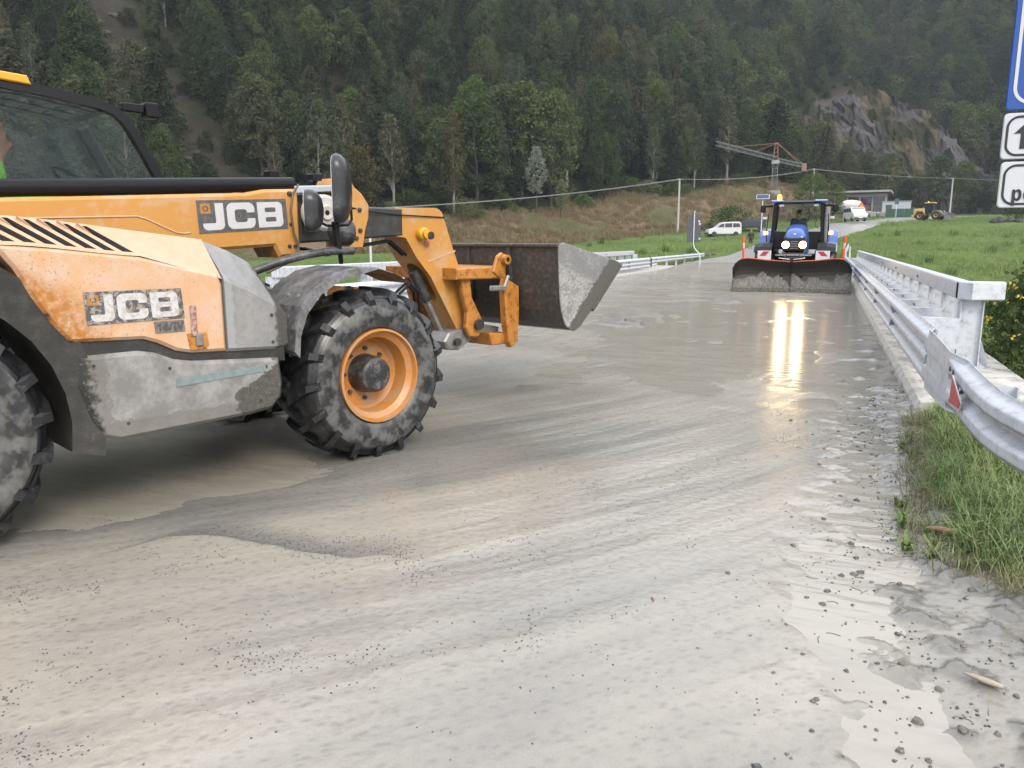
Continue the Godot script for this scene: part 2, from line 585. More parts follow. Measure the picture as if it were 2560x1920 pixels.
func build_land() -> void:
	var soil := ramp_tex(512, 0.012, 0.09, 0.5, 31, [[0.0, 0.64, 0.64, 0.64], [0.4, 1.07, 1.07, 1.04], [0.6, 1.4, 1.4, 1.38], [1.0, 1.4, 1.4, 1.4]])
	M.land = StandardMaterial3D.new()
	M.land.vertex_color_use_as_albedo = true
	M.land.albedo_color = lin(1, 1, 1)
	M.land.albedo_texture = soil
	M.land.uv1_triplanar = true
	M.land.uv1_world_triplanar = true
	M.land.uv1_scale = Vector3.ONE * 0.22
	M.land.roughness = 0.95
	M.land.metallic_specular = 0.15
	bump(M.land, ImageTexture.create_from_image(grey(512, 0.03, 33, 5)), 25.0)
	var xs := axis([[-700, -240, 30], [-240, -90, 4], [-90, 60, 1.2], [60, 180, 4], [180, 700, 30]])
	var zs := axis([[-700, -420, 20], [-420, -270, 4], [-270, -170, 1.0], [-170, 15, 1.2], [15, 700, 30]])
	struct("ground", sheet(xs, zs, ground_y, land_col), M.land)

	# fractured rock face of the spur: flat facets between stepped slabs
	var rf := Geo.new()
	var rows := []
	var cols := []
	for i in 84:
		var row := PackedVector3Array()
		var cr := PackedColorArray()
		for j in 62:
			var t := -14.0 + 0.75 * i + 0.25 * n_fine.get_noise_2d(i * 3.0, j * 3.0)
			var e := -34.0 + 0.68 * j + 0.25 * n_fine.get_noise_2d(i * 3.0 + 70.0, j * 3.0)
			var x := 33.6 - 0.885 * t + 0.466 * e
			var z := -212.0 - 0.466 * t - 0.885 * e
			var k := rocky(x, z)
			var cell := n_slab.get_noise_2d(t * 0.9 + e * 0.6, e * 1.5 - t * 0.5)
			var cell2 := n_slab.get_noise_2d(t * 2.6 + e * 1.5 + 90.0, e * 3.4 - t)
			var up := 1.7 * cell + 0.7 * cell2 + 0.9 * n_mid.get_noise_2d(x * 2.0, z * 2.0)
			row.append(Vector3(x, maxf(spur(x, z), ground_y(x, z) - 0.5) - 1.5 + k * (1.6 + up), z) + Vector3(-0.3, 0, 0.6) * k * cell2)
			var dirt := n_mid.get_noise_2d(x * 0.9, z * 0.9) + 0.5 * n_mid.get_noise_2d(x * 3.0, z * 3.0) - 0.15 * cell
			var stone := Color(0.045, 0.041, 0.043).lerp(Color(0.135, 0.126, 0.13), clampf(0.45 + 0.5 * cell + 0.35 * cell2, 0, 1))
			var turf := Color(0.12, 0.097, 0.06).lerp(Color(0.04, 0.046, 0.026), clampf(0.5 + 3.0 * n_mid.get_noise_2d(x * 1.7, z * 1.7), 0, 1))
			cr.append(stone.lerp(turf, smoothstep(-0.08, 0.08, dirt)))
		rows.append(row)
		cols.append(cr)
	for i in 83:
		for j in 61:
			rf.col = cols[i][j]
			rf.tri(rows[i][j], rows[i][j + 1], rows[i + 1][j + 1])
			rf.tri(rows[i][j], rows[i + 1][j + 1], rows[i + 1][j])
	struct("rock_face", rf, M.land)
	# wet mud and the slurry that stands on it
	var grain := ImageTexture.create_from_image(grey(512, 0.06, 41, 4))
	M.mud = StandardMaterial3D.new()
	M.mud.vertex_color_use_as_albedo = true
	M.mud.albedo_color = lin(1, 1, 1)
	M.mud.albedo_texture = ramp_tex(512, 0.03, 0.16, 0.55, 42, [[0.0, 1.1, 1.11, 1.12], [0.38, 1.27, 1.27, 1.27], [0.55, 1.38, 1.38, 1.37], [1.0, 1.4, 1.4, 1.4]])
	M.mud.uv1_triplanar = true
	M.mud.uv1_world_triplanar = true
	M.mud.uv1_scale = Vector3.ONE * 0.9
	M.mud.roughness = 0.25
	bump(M.mud, grain, 0.10)
	struct("road", sheet(axis([[-6.0, 1.9, 0.019]]), axis([[-9.0, 0.6, 0.019]]), mud_y, mud_col), M.mud)
	var far := sheet(axis([[-8.6, 0.86, 0.07]]), axis([[-52.0, -9.0, 0.09]]), mud_y, mud_col)
	var side := sheet(axis([[-13.0, -6.0, 0.1]]), axis([[-9.0, 3.0, 0.1]]), mud_y, mud_col)
	mi("mud_sheet", far.mesh(), M.mud, self).set_meta("kind", "structure")
	mi("mud_apron", side.mesh(), M.mud, self).set_meta("kind", "structure")
	M.slurry = StandardMaterial3D.new()
	M.slurry.albedo_texture = ramp_tex(1024, 0.006, 0.03, 0.35, 45, [[0.0, 0.28, 0.26, 0.222], [0.42, 0.325, 0.302, 0.258], [0.6, 0.35, 0.326, 0.278], [1.0, 0.37, 0.344, 0.293]])
	M.slurry.uv1_triplanar = true
	M.slurry.uv1_world_triplanar = true
	M.slurry.uv1_scale = Vector3(0.11, 0.25, 0.38)
	M.slurry.roughness = 0.16
	bump(M.slurry, ImageTexture.create_from_image(grey(1024, 0.014, 46, 6)), 0.36)
	var g := Geo.new()
	g.quad(Vector3(-13, 0, 4), Vector3(1.2, 0, 4), Vector3(1.2, 0, -9), Vector3(-13, 0, -9))
	g.quad(Vector3(-8.62, 0, -9), Vector3(0.87, 0, -9), Vector3(0.87, 0, -52), Vector3(-8.62, 0, -52))
	struct("muddy_water", g, M.slurry)

	# road beyond the bridge
	M.road = nmat([[0.0, 0.2, 0.2, 0.195], [0.5, 0.33, 0.325, 0.31], [1.0, 0.42, 0.41, 0.39]], 0.15, 0.3, 0.0, 51, 0.02, 0.1, 0.4, true)
	var gr := Geo.new()
	var rings := []
	for k in 60:
		var d := 50.5 + k * 1.65
		var slope := (road_x(d + 0.5) - road_x(d - 0.5))
		var nx := Vector3(1, 0, slope).normalized()
		var c := Vector3(road_x(d), lerps(d, PROF) + (0.03 if k > 0 else -0.05), -d)
		var hw := road_half(d)
		rings.append(PackedVector3Array([c - nx * (hw + 0.4) - Vector3(0, 0.2, 0), c - nx * hw, c, c + nx * hw, c + nx * (hw + 0.4) - Vector3(0, 0.2, 0)]))
	gr.loft(rings, false)
	struct("road_beyond", gr, M.road)

# ---------------------------------------------------------------- telehandler
func V(x: float, y: float, s: float) -> Vector3:   # forward, up, right
	return Vector3(s, y, -x)


func slab(g: Geo, poly: Array, s0: float, s1: float, bev := 0.0) -> void:
	g.prism(pv(poly), Vector3.ZERO, Vector3(0, 0, -1), Vector3.UP, Vector3.RIGHT, s0, s1, bev)


func wheel(parent: Node3D, at: Vector3, out: float, r: float, width: float, rim_r: float, lugs: int, tyre_m: Material, rim_m: Material, hub_m: Material, lug_h := 0.035) -> Node3D:
	# out: +1 when the outer face looks to +x
	var w := Node3D.new()
	w.name = "wheel"
	parent.add_child(w, true)
	w.position = at
	var ax := Vector3(out, 0, 0)
	var h := width * 0.5
	var rc := r - lug_h
	var g := Geo.new()
	var prof := []
	for p in [[rim_r, h - 0.05], [rim_r + 0.012, h - 0.015], [rim_r + 0.05, h], [lerpf(rim_r, rc, 0.45), h + 0.012], [lerpf(rim_r, rc, 0.68), h], [rc - 0.045, h - 0.02], [rc - 0.012, h - 0.055], [rc, h - 0.1], [rc + 0.006, 0.0]]:
		prof.append(Vector2(p[0], p[1]))
	for k in range(prof.size() - 2, -1, -1):
		prof.append(Vector2(prof[k].x, -prof[k].y))
	g.lathe(prof, Vector3.ZERO, ax, 48, true)
	part("tyre", g, M.tread, w)
	g = Geo.new()
	var wall := []
	for q in [[rim_r + 0.004, h - 0.028], [rim_r + 0.02, h - 0.006], [rim_r + 0.052, h + 0.006], [lerpf(rim_r, rc, 0.45), h + 0.017], [lerpf(rim_r, rc, 0.68), h + 0.007], [lerpf(rim_r, rc, 0.76), h - 0.008]]:
		wall.append(Vector2(q[0], q[1]))
	g.lathe(wall, Vector3.ZERO, ax, 48, true)
	part("sidewall", g, tyre_m, w)
	g = Geo.new()
	g.lathe([Vector2(rc - 0.03, h - 0.03), Vector2(rc - 0.004, h - 0.052), Vector2(rc + 0.005, h - 0.1), Vector2(rc + 0.011, 0), Vector2(rc + 0.005, 0.1 - h), Vector2(rc - 0.004, 0.052 - h), Vector2(rc - 0.03, 0.03 - h)], Vector3.ZERO, ax, 48, true)
	# chevron lugs running from the middle over the shoulder
	var z := ax
	var ex := Vector3(0, 1, 0)
	var ey := z.cross(ex)
	for side in [-1.0, 1.0]:
		for k in lugs:
			var a0: float = TAU * (k + (0.5 if side > 0 else 0.0)) / lugs
			var rings := []
			for u in [[-0.06, 0.0, 0.004, 1.0], [0.25, -0.10, 0.0, 1.0], [0.62, -0.25, 0.0, 1.0], [0.93, -0.38, -0.012, 0.9], [1.03, -0.41, -0.06, 0.55], [1.02, -0.42, -0.10, 0.1]]:
				var hh: float = u[0] * h * side
				var base: float = rc + u[2] - 0.02
				var top: float = base + 0.02 + lug_h * u[3]
				var wb := 0.034 * r / 0.6
				var a: float = a0 + u[1] * 0.5
				var ring := PackedVector3Array()
				for q in [[-1.0, base], [-0.7, top], [0.7, top], [1.0, base]]:
					var aa: float = a + q[0] * wb / r
					ring.append(z * hh + (ex * cos(aa) + ey * sin(aa)) * q[1])
				rings.append(ring)
			g.loft(rings, true, false, true)
	part("tread", g, M.tread, w)
	g = Geo.new()
	var d := minf(0.2, width * 0.45)
	prof = []
	for p in [[rim_r - 0.02, h - 0.06], [rim_r + 0.004, h - 0.03], [rim_r + 0.004, h + 0.002], [rim_r - 0.012, h + 0.004], [rim_r - 0.022, h - 0.03], [rim_r - 0.06, h - 0.06], [rim_r - 0.075, h - d * 0.85], [rim_r - 0.105, h - d], [rim_r * 0.3, h - d - 0.01], [0.02, h - d - 0.01]]:
		prof.append(Vector2(p[0], p[1]))
	g.lathe(prof, Vector3.ZERO, ax, 40)
	part("rim", g, rim_m, w)
	g = Geo.new()
	var hr := rim_r * 0.40
	prof = []
	for p in [[hr + 0.01, h - d - 0.01], [hr, h - d + 0.1], [hr - 0.01, h - 0.055], [hr - 0.03, h - 0.045], [0.004, h - 0.04]]:
		prof.append(Vector2(p[0], p[1]))
	g.lathe(prof, Vector3.ZERO, ax, 28)
	part("hub", g, hub_m, w)
	g = Geo.new()
	for k in 8:
		var a := TAU * (k + 0.3) / 8
		g.lathe([Vector2(0.016, 0), Vector2(0.015, 0.03), Vector2(0.002, 0.032)], ax * (h - d - 0.01) + (ex * cos(a) + ey * sin(a)) * rim_r * 0.55, ax, 6)
	part("wheel_bolts", g, hub_m, w).set_meta("kind", "stuff")
	return w


func rbox(p: Vector2, a: Vector2, b: Vector2, r: float) -> float:   # signed distance to a rounded box
	var q := (p - (a + b) * 0.5).abs() - (b - a).abs() * 0.5 + Vector2(r, r)
	return minf(maxf(q.x, q.y), 0.0) + Vector2(maxf(q.x, 0), maxf(q.y, 0)).length() - r


func logo_tex(worn: float) -> ImageTexture:
	var w := 420
	var h := 140
	var im := Image.create(w, h, false, Image.FORMAT_RGB8)
	var n1 := noise(0.03, 61, 4)
	var n2 := noise(0.12, 62, 3)
	for j in h:
		for i in w:
			var p := Vector2(i / 140.0, 1.0 - j / 140.0)
			var c := Vector3(0.085, 0.085, 0.09)
			# letters lie between y 0.09 and 0.91
			var jj := minf(maxf(rbox(p, Vector2(0.14, 0.09), Vector2(0.83, 1.4), 0.16), -minf(rbox(p, Vector2(0.02, 0.30), Vector2(0.56, 1.6), 0.05), 9.0)), 9.0)
			if p.y > 0.91 or (p.x < 0.42 and p.y > 0.40):
				jj = 1.0
			var cc := maxf(rbox(p, Vector2(0.93, 0.09), Vector2(1.86, 0.91), 0.2), -rbox(p, Vector2(1.19, 0.30), Vector2(1.60, 0.70), 0.08))
			cc = maxf(cc, -rbox(p, Vector2(1.5, 0.41), Vector2(2.0, 0.60), 0.0))
			var bb := minf(rbox(p, Vector2(1.96, 0.09), Vector2(2.84, 0.91), 0.16), rbox(p, Vector2(1.96, 0.09), Vector2(2.3, 0.91), 0.01))
			bb = maxf(bb, -rbox(p, Vector2(2.22, 0.58), Vector2(2.60, 0.735), 0.05))
			bb = maxf(bb, -rbox(p, Vector2(2.22, 0.265), Vector2(2.60, 0.42), 0.05))
			if minf(jj, minf(cc, bb)) < 0.0:
				c = Vector3(0.62, 0.62, 0.64)
			elif rbox(p, Vector2(0.10, 0.60), Vector2(0.42, 0.90), 0.01) < 0.0:
				c = Vector3(0.45, 0.2, 0.04)
				if absf(Vector2(p.x - 0.26, p.y - 0.75).length() - 0.07) < 0.022:
					c = Vector3(0.12, 0.07, 0.03)
			var k := clampf(0.5 + n1.get_noise_2d(i, j) * 1.1 + n2.get_noise_2d(i, j) * 0.6, 0, 1)
			var film := worn * smoothstep(0.35, 0.9, k)
			c = c.lerp(Vector3(0.48, 0.4, 0.33), film)
			c += Vector3.ONE * 0.05 * n2.get_noise_2d(i * 3.0, j * 3.0)
			im.set_pixel(i, j, lin(maxf(c.x, 0.02), maxf(c.y, 0.02), maxf(c.z, 0.02)))
	return ImageTexture.create_from_image(im)


func decal(parent: Node3D, called: String, tl: Vector3, tr: Vector3, br: Vector3, bl: Vector3, m: Material) -> MeshInstance3D:
	var g := Geo.new()
	var nn := (br - tl).cross(tr - bl).normalized() * 0.003
	if nn.x < 0:
		nn = -nn
	g.quad(bl + nn, br + nn, tr + nn, tl + nn)
	for e in [[bl, br], [br, tr], [tr, tl], [tl, bl]]:
		g.quad(e[0], e[1], e[1] + nn, e[0] + nn)
	return part(called, g, m, parent)


# mud, dust and paint on the flank of the machine: x forward -2.4..-0.6, y 0.4..1.75
func flank_tex() -> ImageTexture:
	var w := 720
	var h := 540
	var n1 := noise(0.011, 71, 4)
	var n2 := noise(0.05, 72, 4)
	var n3 := noise(0.2, 73, 2)
	var n4 := noise(0.13, 74, 2)
	var out := PackedByteArray()
	out.resize(w * h * 3)
	for j in h:
		var y := 1.75 - 1.35 * j / h
		for i in w:
			var x := -2.4 + 1.8 * i / w
			var a := n1.get_noise_2d(i, j)
			var b := n2.get_noise_2d(i, j)
			var f := n3.get_noise_2d(i, j)
			var arch := Vector2(x + 2.72, y - 0.6).length() - 0.80 + 0.05 * a + 0.03 * b
			var split := -1.15 - maxf(0.0, y - 1.3) * 0.55
			var c: Vector3
			var gap := lerps(x, [[-2.1, 1.0], [-1.64, 0.985], [-1.42, 0.895], [-0.7, 0.855]])
			if y > gap - 0.01:
				if x < split:
					c = Vector3(0.68, 0.40, 0.22).lerp(Vector3(0.66, 0.46, 0.33), clampf(0.45 + a * 1.2 + b * 0.5, 0, 1))
					var clean := 1.0 - smoothstep(0.06, 0.2, arch - 0.06)
					clean = maxf(clean, (1.0 - smoothstep(0.01, 0.05, y - gap + 0.03 * a)) * smoothstep(0.2, 0.5, -1.4 - x))
					c = c.lerp(Vector3(0.46, 0.17, 0.018), clampf(clean * (0.8 + b), 0, 1))
				else:
					c = Vector3(0.25, 0.25, 0.25).lerp(Vector3(0.31, 0.305, 0.30), clampf(0.5 + a + b * 0.8, 0, 1))
					if x - split < 0.055 + 0.01 * b:
						c = c.lerp(Vector3(0.36, 0.37, 0.38), 0.7)
					c = c.lerp(Vector3(0.085, 0.08, 0.07), smoothstep(-0.03, 0.0, x + 0.80 + 0.04 * a + 0.02 * b))
			else:
				c = Vector3(0.205, 0.203, 0.195).lerp(Vector3(0.33, 0.325, 0.315), clampf(0.42 + a * 1.2 + b * 0.55, 0, 1))
				var band := 0.58 + 0.02 * b + 0.015 * a
				if y < band or x < -1.84 + 0.04 * b:
					c = c.lerp(Vector3(0.17, 0.16, 0.14), 0.75)
				var wet := smoothstep(-0.012, 0.012, x - (-1.10 + 0.28 * smoothstep(0.62, 0.80, y)) + 0.05 * b + 0.05 * a)
				c = c.lerp(Vector3(0.062, 0.058, 0.05).lerp(Vector3(0.1, 0.095, 0.08), clampf(0.5 + b, 0, 1)), wet)
			c = c.lerp(Vector3(0.03, 0.029, 0.026), 1.0 - smoothstep(0.02, 0.06, arch))
			# spatter thrown up by the wheels
			var near := minf(Vector2(x + 2.72, y - 0.6).length(), Vector2(x, y - 0.6).length())
			var spat := n4.get_noise_2d(i, j)
			c = c.lerp(Vector3(0.2, 0.185, 0.16), 0.8 * smoothstep(0.0, 0.06, spat - 0.40 - 0.22 * smoothstep(0.7, 1.3, near)))
			c *= 1.0 + 0.07 * f
			var q := lin(clampf(c.x, 0, 1), clampf(c.y, 0, 1), clampf(c.z, 0, 1))
			var k := (j * w + i) * 3
			out[k] = int(q.r * 255)
			out[k + 1] = int(q.g * 255)
			out[k + 2] = int(q.b * 255)
	return ImageTexture.create_from_image(Image.create_from_data(w, h, false, Image.FORMAT_RGB8, out))


func flank_uv(g: Geo) -> void:
	for i in g.v.size():
		g.uv[i] = Vector2((-g.v[i].z + 2.4) / 1.8, (1.75 - g.v[i].y) / 1.35)


func build_telehandler() -> void:
	M.orange = nmat([[0.0, 0.56, 0.34, 0.19], [0.38, 0.58, 0.34, 0.16], [0.52, 0.58, 0.275, 0.06], [1.0, 0.61, 0.30, 0.06]], 0.55, 0.42, 0.0, 81, 0.012, 0.08, 0.3)
	M.orange_rust = nmat([[0.0, 0.16, 0.06, 0.02], [0.33, 0.30, 0.11, 0.02], [0.45, 0.52, 0.21, 0.03], [0.7, 0.55, 0.24, 0.05], [1.0, 0.5, 0.33, 0.2]], 1.6, 0.5, 0.0, 82, 0.02, 0.1, 0.4)
	M.rim_orange = nmat([[0.0, 0.40, 0.30, 0.23], [0.46, 0.50, 0.27, 0.13], [0.58, 0.58, 0.21, 0.02], [1.0, 0.6, 0.24, 0.03]], 1.4, 0.45, 0.0, 83, 0.012, 0.07, 0.35)
	M.black = mat(0.014, 0.014, 0.017, 0.38)
	M.black.metallic_specular = 0.28
	M.black_dust = nmat([[0.0, 0.012, 0.012, 0.014], [0.5, 0.03, 0.03, 0.032], [0.7, 0.12, 0.12, 0.12], [1.0, 0.22, 0.22, 0.21]], 1.3, 0.45, 0.0, 84, 0.02, 0.1, 0.4)
	M.tyre = nmat([[0.0, 0.012, 0.012, 0.014], [0.40, 0.022, 0.022, 0.024], [0.47, 0.065, 0.065, 0.065], [0.58, 0.12, 0.118, 0.114], [1.0, 0.2, 0.197, 0.19]], 1.3, 0.4, 0.0, 85, 0.016, 0.07, 0.3)
	M.tread = nmat([[0.0, 0.008, 0.008, 0.01], [0.58, 0.018, 0.018, 0.02], [0.68, 0.05, 0.05, 0.05], [1.0, 0.16, 0.155, 0.15]], 1.6, 0.28, 0.0, 95, 0.02, 0.1, 0.35)
	M.fender = nmat([[0.0, 0.03, 0.03, 0.032], [0.4, 0.09, 0.09, 0.092], [0.55, 0.17, 0.17, 0.175], [1.0, 0.3, 0.3, 0.305]], 1.0, 0.5, 0.0, 96, 0.016, 0.09, 0.4)
	M.mirror_shell = nmat([[0.0, 0.012, 0.012, 0.014], [0.6, 0.03, 0.03, 0.034], [1.0, 0.14, 0.14, 0.145]], 1.4, 0.35, 0.0, 97)
	M.grease = nmat([[0.0, 0.02, 0.019, 0.018], [0.55, 0.045, 0.043, 0.04], [1.0, 0.13, 0.12, 0.11]], 1.5, 0.35, 0.0, 86)
	M.steel = nmat([[0.0, 0.12, 0.115, 0.11], [0.5, 0.27, 0.265, 0.26], [1.0, 0.4, 0.39, 0.38]], 1.8, 0.45, 0.3, 87)
	M.bucket = nmat([[0.0, 0.028, 0.027, 0.025], [0.45, 0.055, 0.053, 0.049], [0.62, 0.085, 0.082, 0.076], [1.0, 0.24, 0.235, 0.225]], 2.0, 0.36, 0.0, 88, 0.03, 0.16, 0.5)
	M.bucket_in = nmat([[0.0, 0.03, 0.028, 0.026], [0.55, 0.06, 0.056, 0.05], [1.0, 0.16, 0.155, 0.145]], 1.2, 0.4, 0.0, 89)
	M.glass = StandardMaterial3D.new()
	M.glass.albedo_color = Color(0.10, 0.20, 0.19, 0.10)
	M.glass.transparency = BaseMaterial3D.TRANSPARENCY_ALPHA
	M.glass.roughness = 0.03
	M.glass.metallic_specular = 0.22
	M.flank = StandardMaterial3D.new()
	M.flank.albedo_texture = flank_tex()
	M.flank.roughness = 0.5
	M.flank.texture_repeat = false
	M.logo = StandardMaterial3D.new()
	M.logo.albedo_texture = logo_tex(0.12)
	M.logo.roughness = 0.45
	M.logo_worn = StandardMaterial3D.new()
	M.logo_worn.albedo_texture = logo_tex(0.75)
	M.logo_worn.roughness = 0.5
	M.duct = mat(0.09, 0.088, 0.085, 0.9)
	M.white_reel = nmat([[0.0, 0.42, 0.36, 0.33], [0.6, 0.58, 0.54, 0.52], [1.0, 0.65, 0.63, 0.62]], 2.0, 0.45, 0.0, 90)
	M.yellow = mat(0.72, 0.38, 0.015, 0.4)
	M.chrome = mat(0.55, 0.56, 0.58, 0.2, 0.9)

	var T := thing("telehandler", "muddy orange telehandler with its bucket lifted, driving across the mud", "telehandler", Vector3(-3.948, 0, -5.088), deg_to_rad(-21))
	var g := Geo.new()
	# frame and axles
	slab(g, [[-3.7, 0.55], [-3.7, 1.1], [-2.2, 0.95], [-0.6, 0.9], [0.55, 0.95], [0.6, 0.62], [-0.6, 0.45], [-3.2, 0.45]], -0.42, 0.42, 0.03)
	part("chassis", g, M.grease, T)
	for x in [0.0, -2.72]:
		g = Geo.new()
		g.tube([V(x, 0.6, -0.8), V(x, 0.6, -0.3), V(x, 0.6, 0.0), V(x, 0.6, 0.3), V(x, 0.6, 0.8)], [0.1, 0.11, 0.2, 0.11, 0.1], 14)
		part("axle", g, M.grease, T)
		for s in [-1.0, 1.0]:
			var wh := wheel(T, V(x, 0.605, 0.875 * s), s, 0.628, 0.46, 0.335, 17, M.tyre, M.rim_orange, M.black_dust, 0.04)
			wh.rotation.x = 0.5 + x
	# side pod: painted panel, front cover, skirt
	g = Geo.new()
	slab(g, [[-2.30, 1.54], [-2.22, 1.42], [-2.15, 1.27], [-2.08, 1.14], [-2.0, 1.035], [-1.63, 1.02], [-1.55, 0.99], [-1.45, 0.935], [-1.36, 0.915], [-1.152, 0.905], [-1.152, 1.30], [-1.175, 1.36], [-1.61, 1.47], [-2.0, 1.515]], 0.5, 1.12, 0.018)
	flank_uv(g)
	part("side_panel", g, M.flank, T)
	g = Geo.new()
	var rings := []
	for r in [[-1.142, 0.9, 1.12, 1.34, 0.86, 1.56], [-0.97, 0.89, 1.12, 1.26, 0.84, 1.50], [-0.80, 0.88, 1.105, 1.16, 0.80, 1.42], [-0.72, 0.885, 1.085, 1.09, 0.76, 1.33], [-0.70, 0.9, 1.05, 1.05, 0.72, 1.26]]:
		rings.append(PackedVector3Array([V(r[0], r[1], 0.5), V(r[0], r[1], r[2] - 0.02), V(r[0], r[1] + 0.02, r[2]), V(r[0], r[3] - 0.015, r[2]), V(r[0], r[3] + 0.012, r[2] - 0.012), V(r[0], r[5] - 0.01, r[4] + 0.012), V(r[0], r[5], r[4] - 0.015), V(r[0], r[5] + 0.01, 0.5)]))
	g.loft(rings, true, false, true)
	flank_uv(g)
	part("front_cover", g, M.flank, T)
	g = Geo.new()
	slab(g, [[-1.97, 0.955], [-1.66, 0.955], [-1.57, 0.935], [-1.46, 0.885], [-1.36, 0.865], [-0.80, 0.825], [-0.785, 0.66], [-0.80, 0.57], [-0.87, 0.505], [-1.0, 0.49], [-1.80, 0.47], [-1.88, 0.50], [-1.93, 0.60], [-1.98, 0.8]], 0.45, 1.115, 0.022)
	flank_uv(g)
	part("skirt", g, M.flank, T)
	g = Geo.new()
	slab(g, [[-2.0, 0.93], [-2.0, 1.05], [-1.6, 1.03], [-1.4, 0.93], [-0.75, 0.92], [-0.75, 0.8], [-1.4, 0.84]], 0.5, 1.085)
	part("panel_gap", g, M.grease, T)
	# louvred hood above the panel: fins with open slots between them
	var top := func(u: float, v: float) -> Vector3:   # u along x, v from the crease up to the top edge
		var yc := lerps(u, [[-3.2, 1.60], [-2.2, 1.535], [-1.61, 1.475], [-1.15, 1.335]])
		var yt := lerps(u, [[-3.2, 1.72], [-2.2, 1.685], [-1.61, 1.63], [-1.15, 1.565]])
		return V(u, lerpf(yc, yt, v), lerpf(1.11, 0.88, v))
	g = Geo.new()
	var inner := Geo.new()
	var slots := []
	for k in 10:
		slots.append(-2.50 + k * 0.093)   # lower end of each slot
	var edge := -3.2
	for k in slots.size() + 1:
		var nxt: float = slots[k] if k < slots.size() else -1.15
		for band in [[0.0, 0.12], [0.12, 0.93], [0.93, 1.0]]:
			var sh0: float = -0.20 * band[0] if k > 0 else 0.0
			var sh1: float = -0.20 * band[1] if k > 0 else 0.0
			var e0: float = -0.20 * band[0] if k < slots.size() else 0.0
			var e1: float = -0.20 * band[1] if k < slots.size() else 0.0
			g.quad(top.call(edge + sh0, band[0]), top.call(nxt + e0, band[0]), top.call(nxt + e1, band[1]), top.call(edge + sh1, band[1]))
		if k < slots.size():
			var w2 := 0.056
			for band in [[0.0, 0.12], [0.93, 1.0]]:
				g.quad(top.call(nxt - 0.2 * band[0], band[0]), top.call(nxt + w2 - 0.2 * band[0], band[0]), top.call(nxt + w2 - 0.2 * band[1], band[1]), top.call(nxt - 0.2 * band[1], band[1]))
			# walls of the slot and the raised hood of the fin behind it
			var dn := V(0, -0.20, -0.24)
			var pa: Vector3 = top.call(nxt - 0.2 * 0.12, 0.12)
			var pb: Vector3 = top.call(nxt + w2 - 0.2 * 0.12, 0.12)
			var pc: Vector3 = top.call(nxt + w2 - 0.2 * 0.93, 0.93)
			var pd: Vector3 = top.call(nxt - 0.2 * 0.93, 0.93)
			for e in [[pa, pb], [pb, pc], [pc, pd], [pd, pa]]:
				inner.quad(e[0], e[1], e[1] + dn, e[0] + dn)
			inner.quad(pa + dn, pb + dn, pc + dn, pd + dn)
			var up := V(0.0, 0.012, 0.016)
			var pm := pa.lerp(pd, 0.62)
			g.tri(pm, pd, pd + up)
			g.tri(pm, pd + up, pd + (pc - pd) * 0.55)
			g.tri(pd + up, pd, pd + (pc - pd) * 0.55)
			edge = nxt + w2
	g.quad(top.call(-3.2, 1.0), top.call(-1.15, 1.0), top.call(-1.15, 1.0) + V(0, 0.012, -0.4), top.call(-3.2, 1.0) + V(0, 0.012, -0.4))
	M.hood = nmat([[0.0, 0.58, 0.30, 0.13], [0.45, 0.60, 0.37, 0.22], [0.6, 0.62, 0.42, 0.29], [1.0, 0.60, 0.45, 0.34]], 0.5, 0.42, 0.0, 91, 0.012, 0.09, 0.35)
	part("louvred_hood", g, M.hood, T)
	part("louvre_duct", inner, M.duct, T)
	# rear wheel arch
	g = Geo.new()
	rings = []
	for k in 15:
		var a := deg_to_rad(-12.0 + k * 12.5)
		var cs := Vector2(cos(a), sin(a))
		rings.append(PackedVector3Array([V(-2.72 + cs.x * 0.70, 0.6 + cs.y * 0.74, 1.08), V(-2.72 + cs.x * 0.86, 0.6 + cs.y * 0.98, 1.105), V(-2.72 + cs.x * 0.86, 0.6 + cs.y * 0.98, 0.45), V(-2.72 + cs.x * 0.70, 0.6 + cs.y * 0.74, 0.45)]))
	g.loft(rings, true, false, true)
	part("rear_fender", g, M.grease, T)
	# front mudguard
	g = Geo.new()
	rings = []
	for p in [[-0.70, 0.86], [-0.685, 1.0], [-0.63, 1.14], [-0.52, 1.26], [-0.36, 1.35], [-0.18, 1.385], [0.02, 1.375], [0.2, 1.335], [0.38, 1.265]]:
		var fw: float = lerpf(1.11, 0.95, clampf((p[0] + 0.2) / 0.6, 0, 1))
		var lip: float = 0.05 if p[0] < -0.15 else 0.012
		rings.append(PackedVector3Array([V(p[0] + lip * 0.6, p[1] - lip, fw + 0.03), V(p[0], p[1] - 0.008, fw + 0.02), V(p[0], p[1], fw), V(p[0], p[1], 0.62), V(p[0] + 0.01, p[1] - 0.014, 0.62), V(p[0] + 0.02, p[1] - 0.02, fw - 0.02)]))
	g.loft(rings, true, false, true)
	part("front_fender", g, M.fender, T)
	g = Geo.new()
	for p in [[-0.645, 1.06, 1.0], [-0.645, 1.06, 0.88], [-0.57, 1.19, 1.0], [-0.57, 1.19, 0.88]]:
		g.lathe([Vector2(0.017, 0), Vector2(0.014, 0.014), Vector2(0.002, 0.017)], V(p[0], p[1] + 0.005, p[2]), V(-0.8, 0.5, 0.0), 8)
	part("fender_bolts", g, M.steel, T).set_meta("kind", "stuff")

	# decals
	decal(T, "flank_logo", V(-1.92, 1.292, 1.122), V(-1.405, 1.292, 1.122), V(-1.395, 1.122, 1.122), V(-1.915, 1.118, 1.122), M.logo_worn)
	M.plate_grey = nmat([[0.0, 0.1, 0.1, 0.1], [0.5, 0.17, 0.16, 0.155], [1.0, 0.33, 0.27, 0.22]], 4.0, 0.5, 0.0, 92)
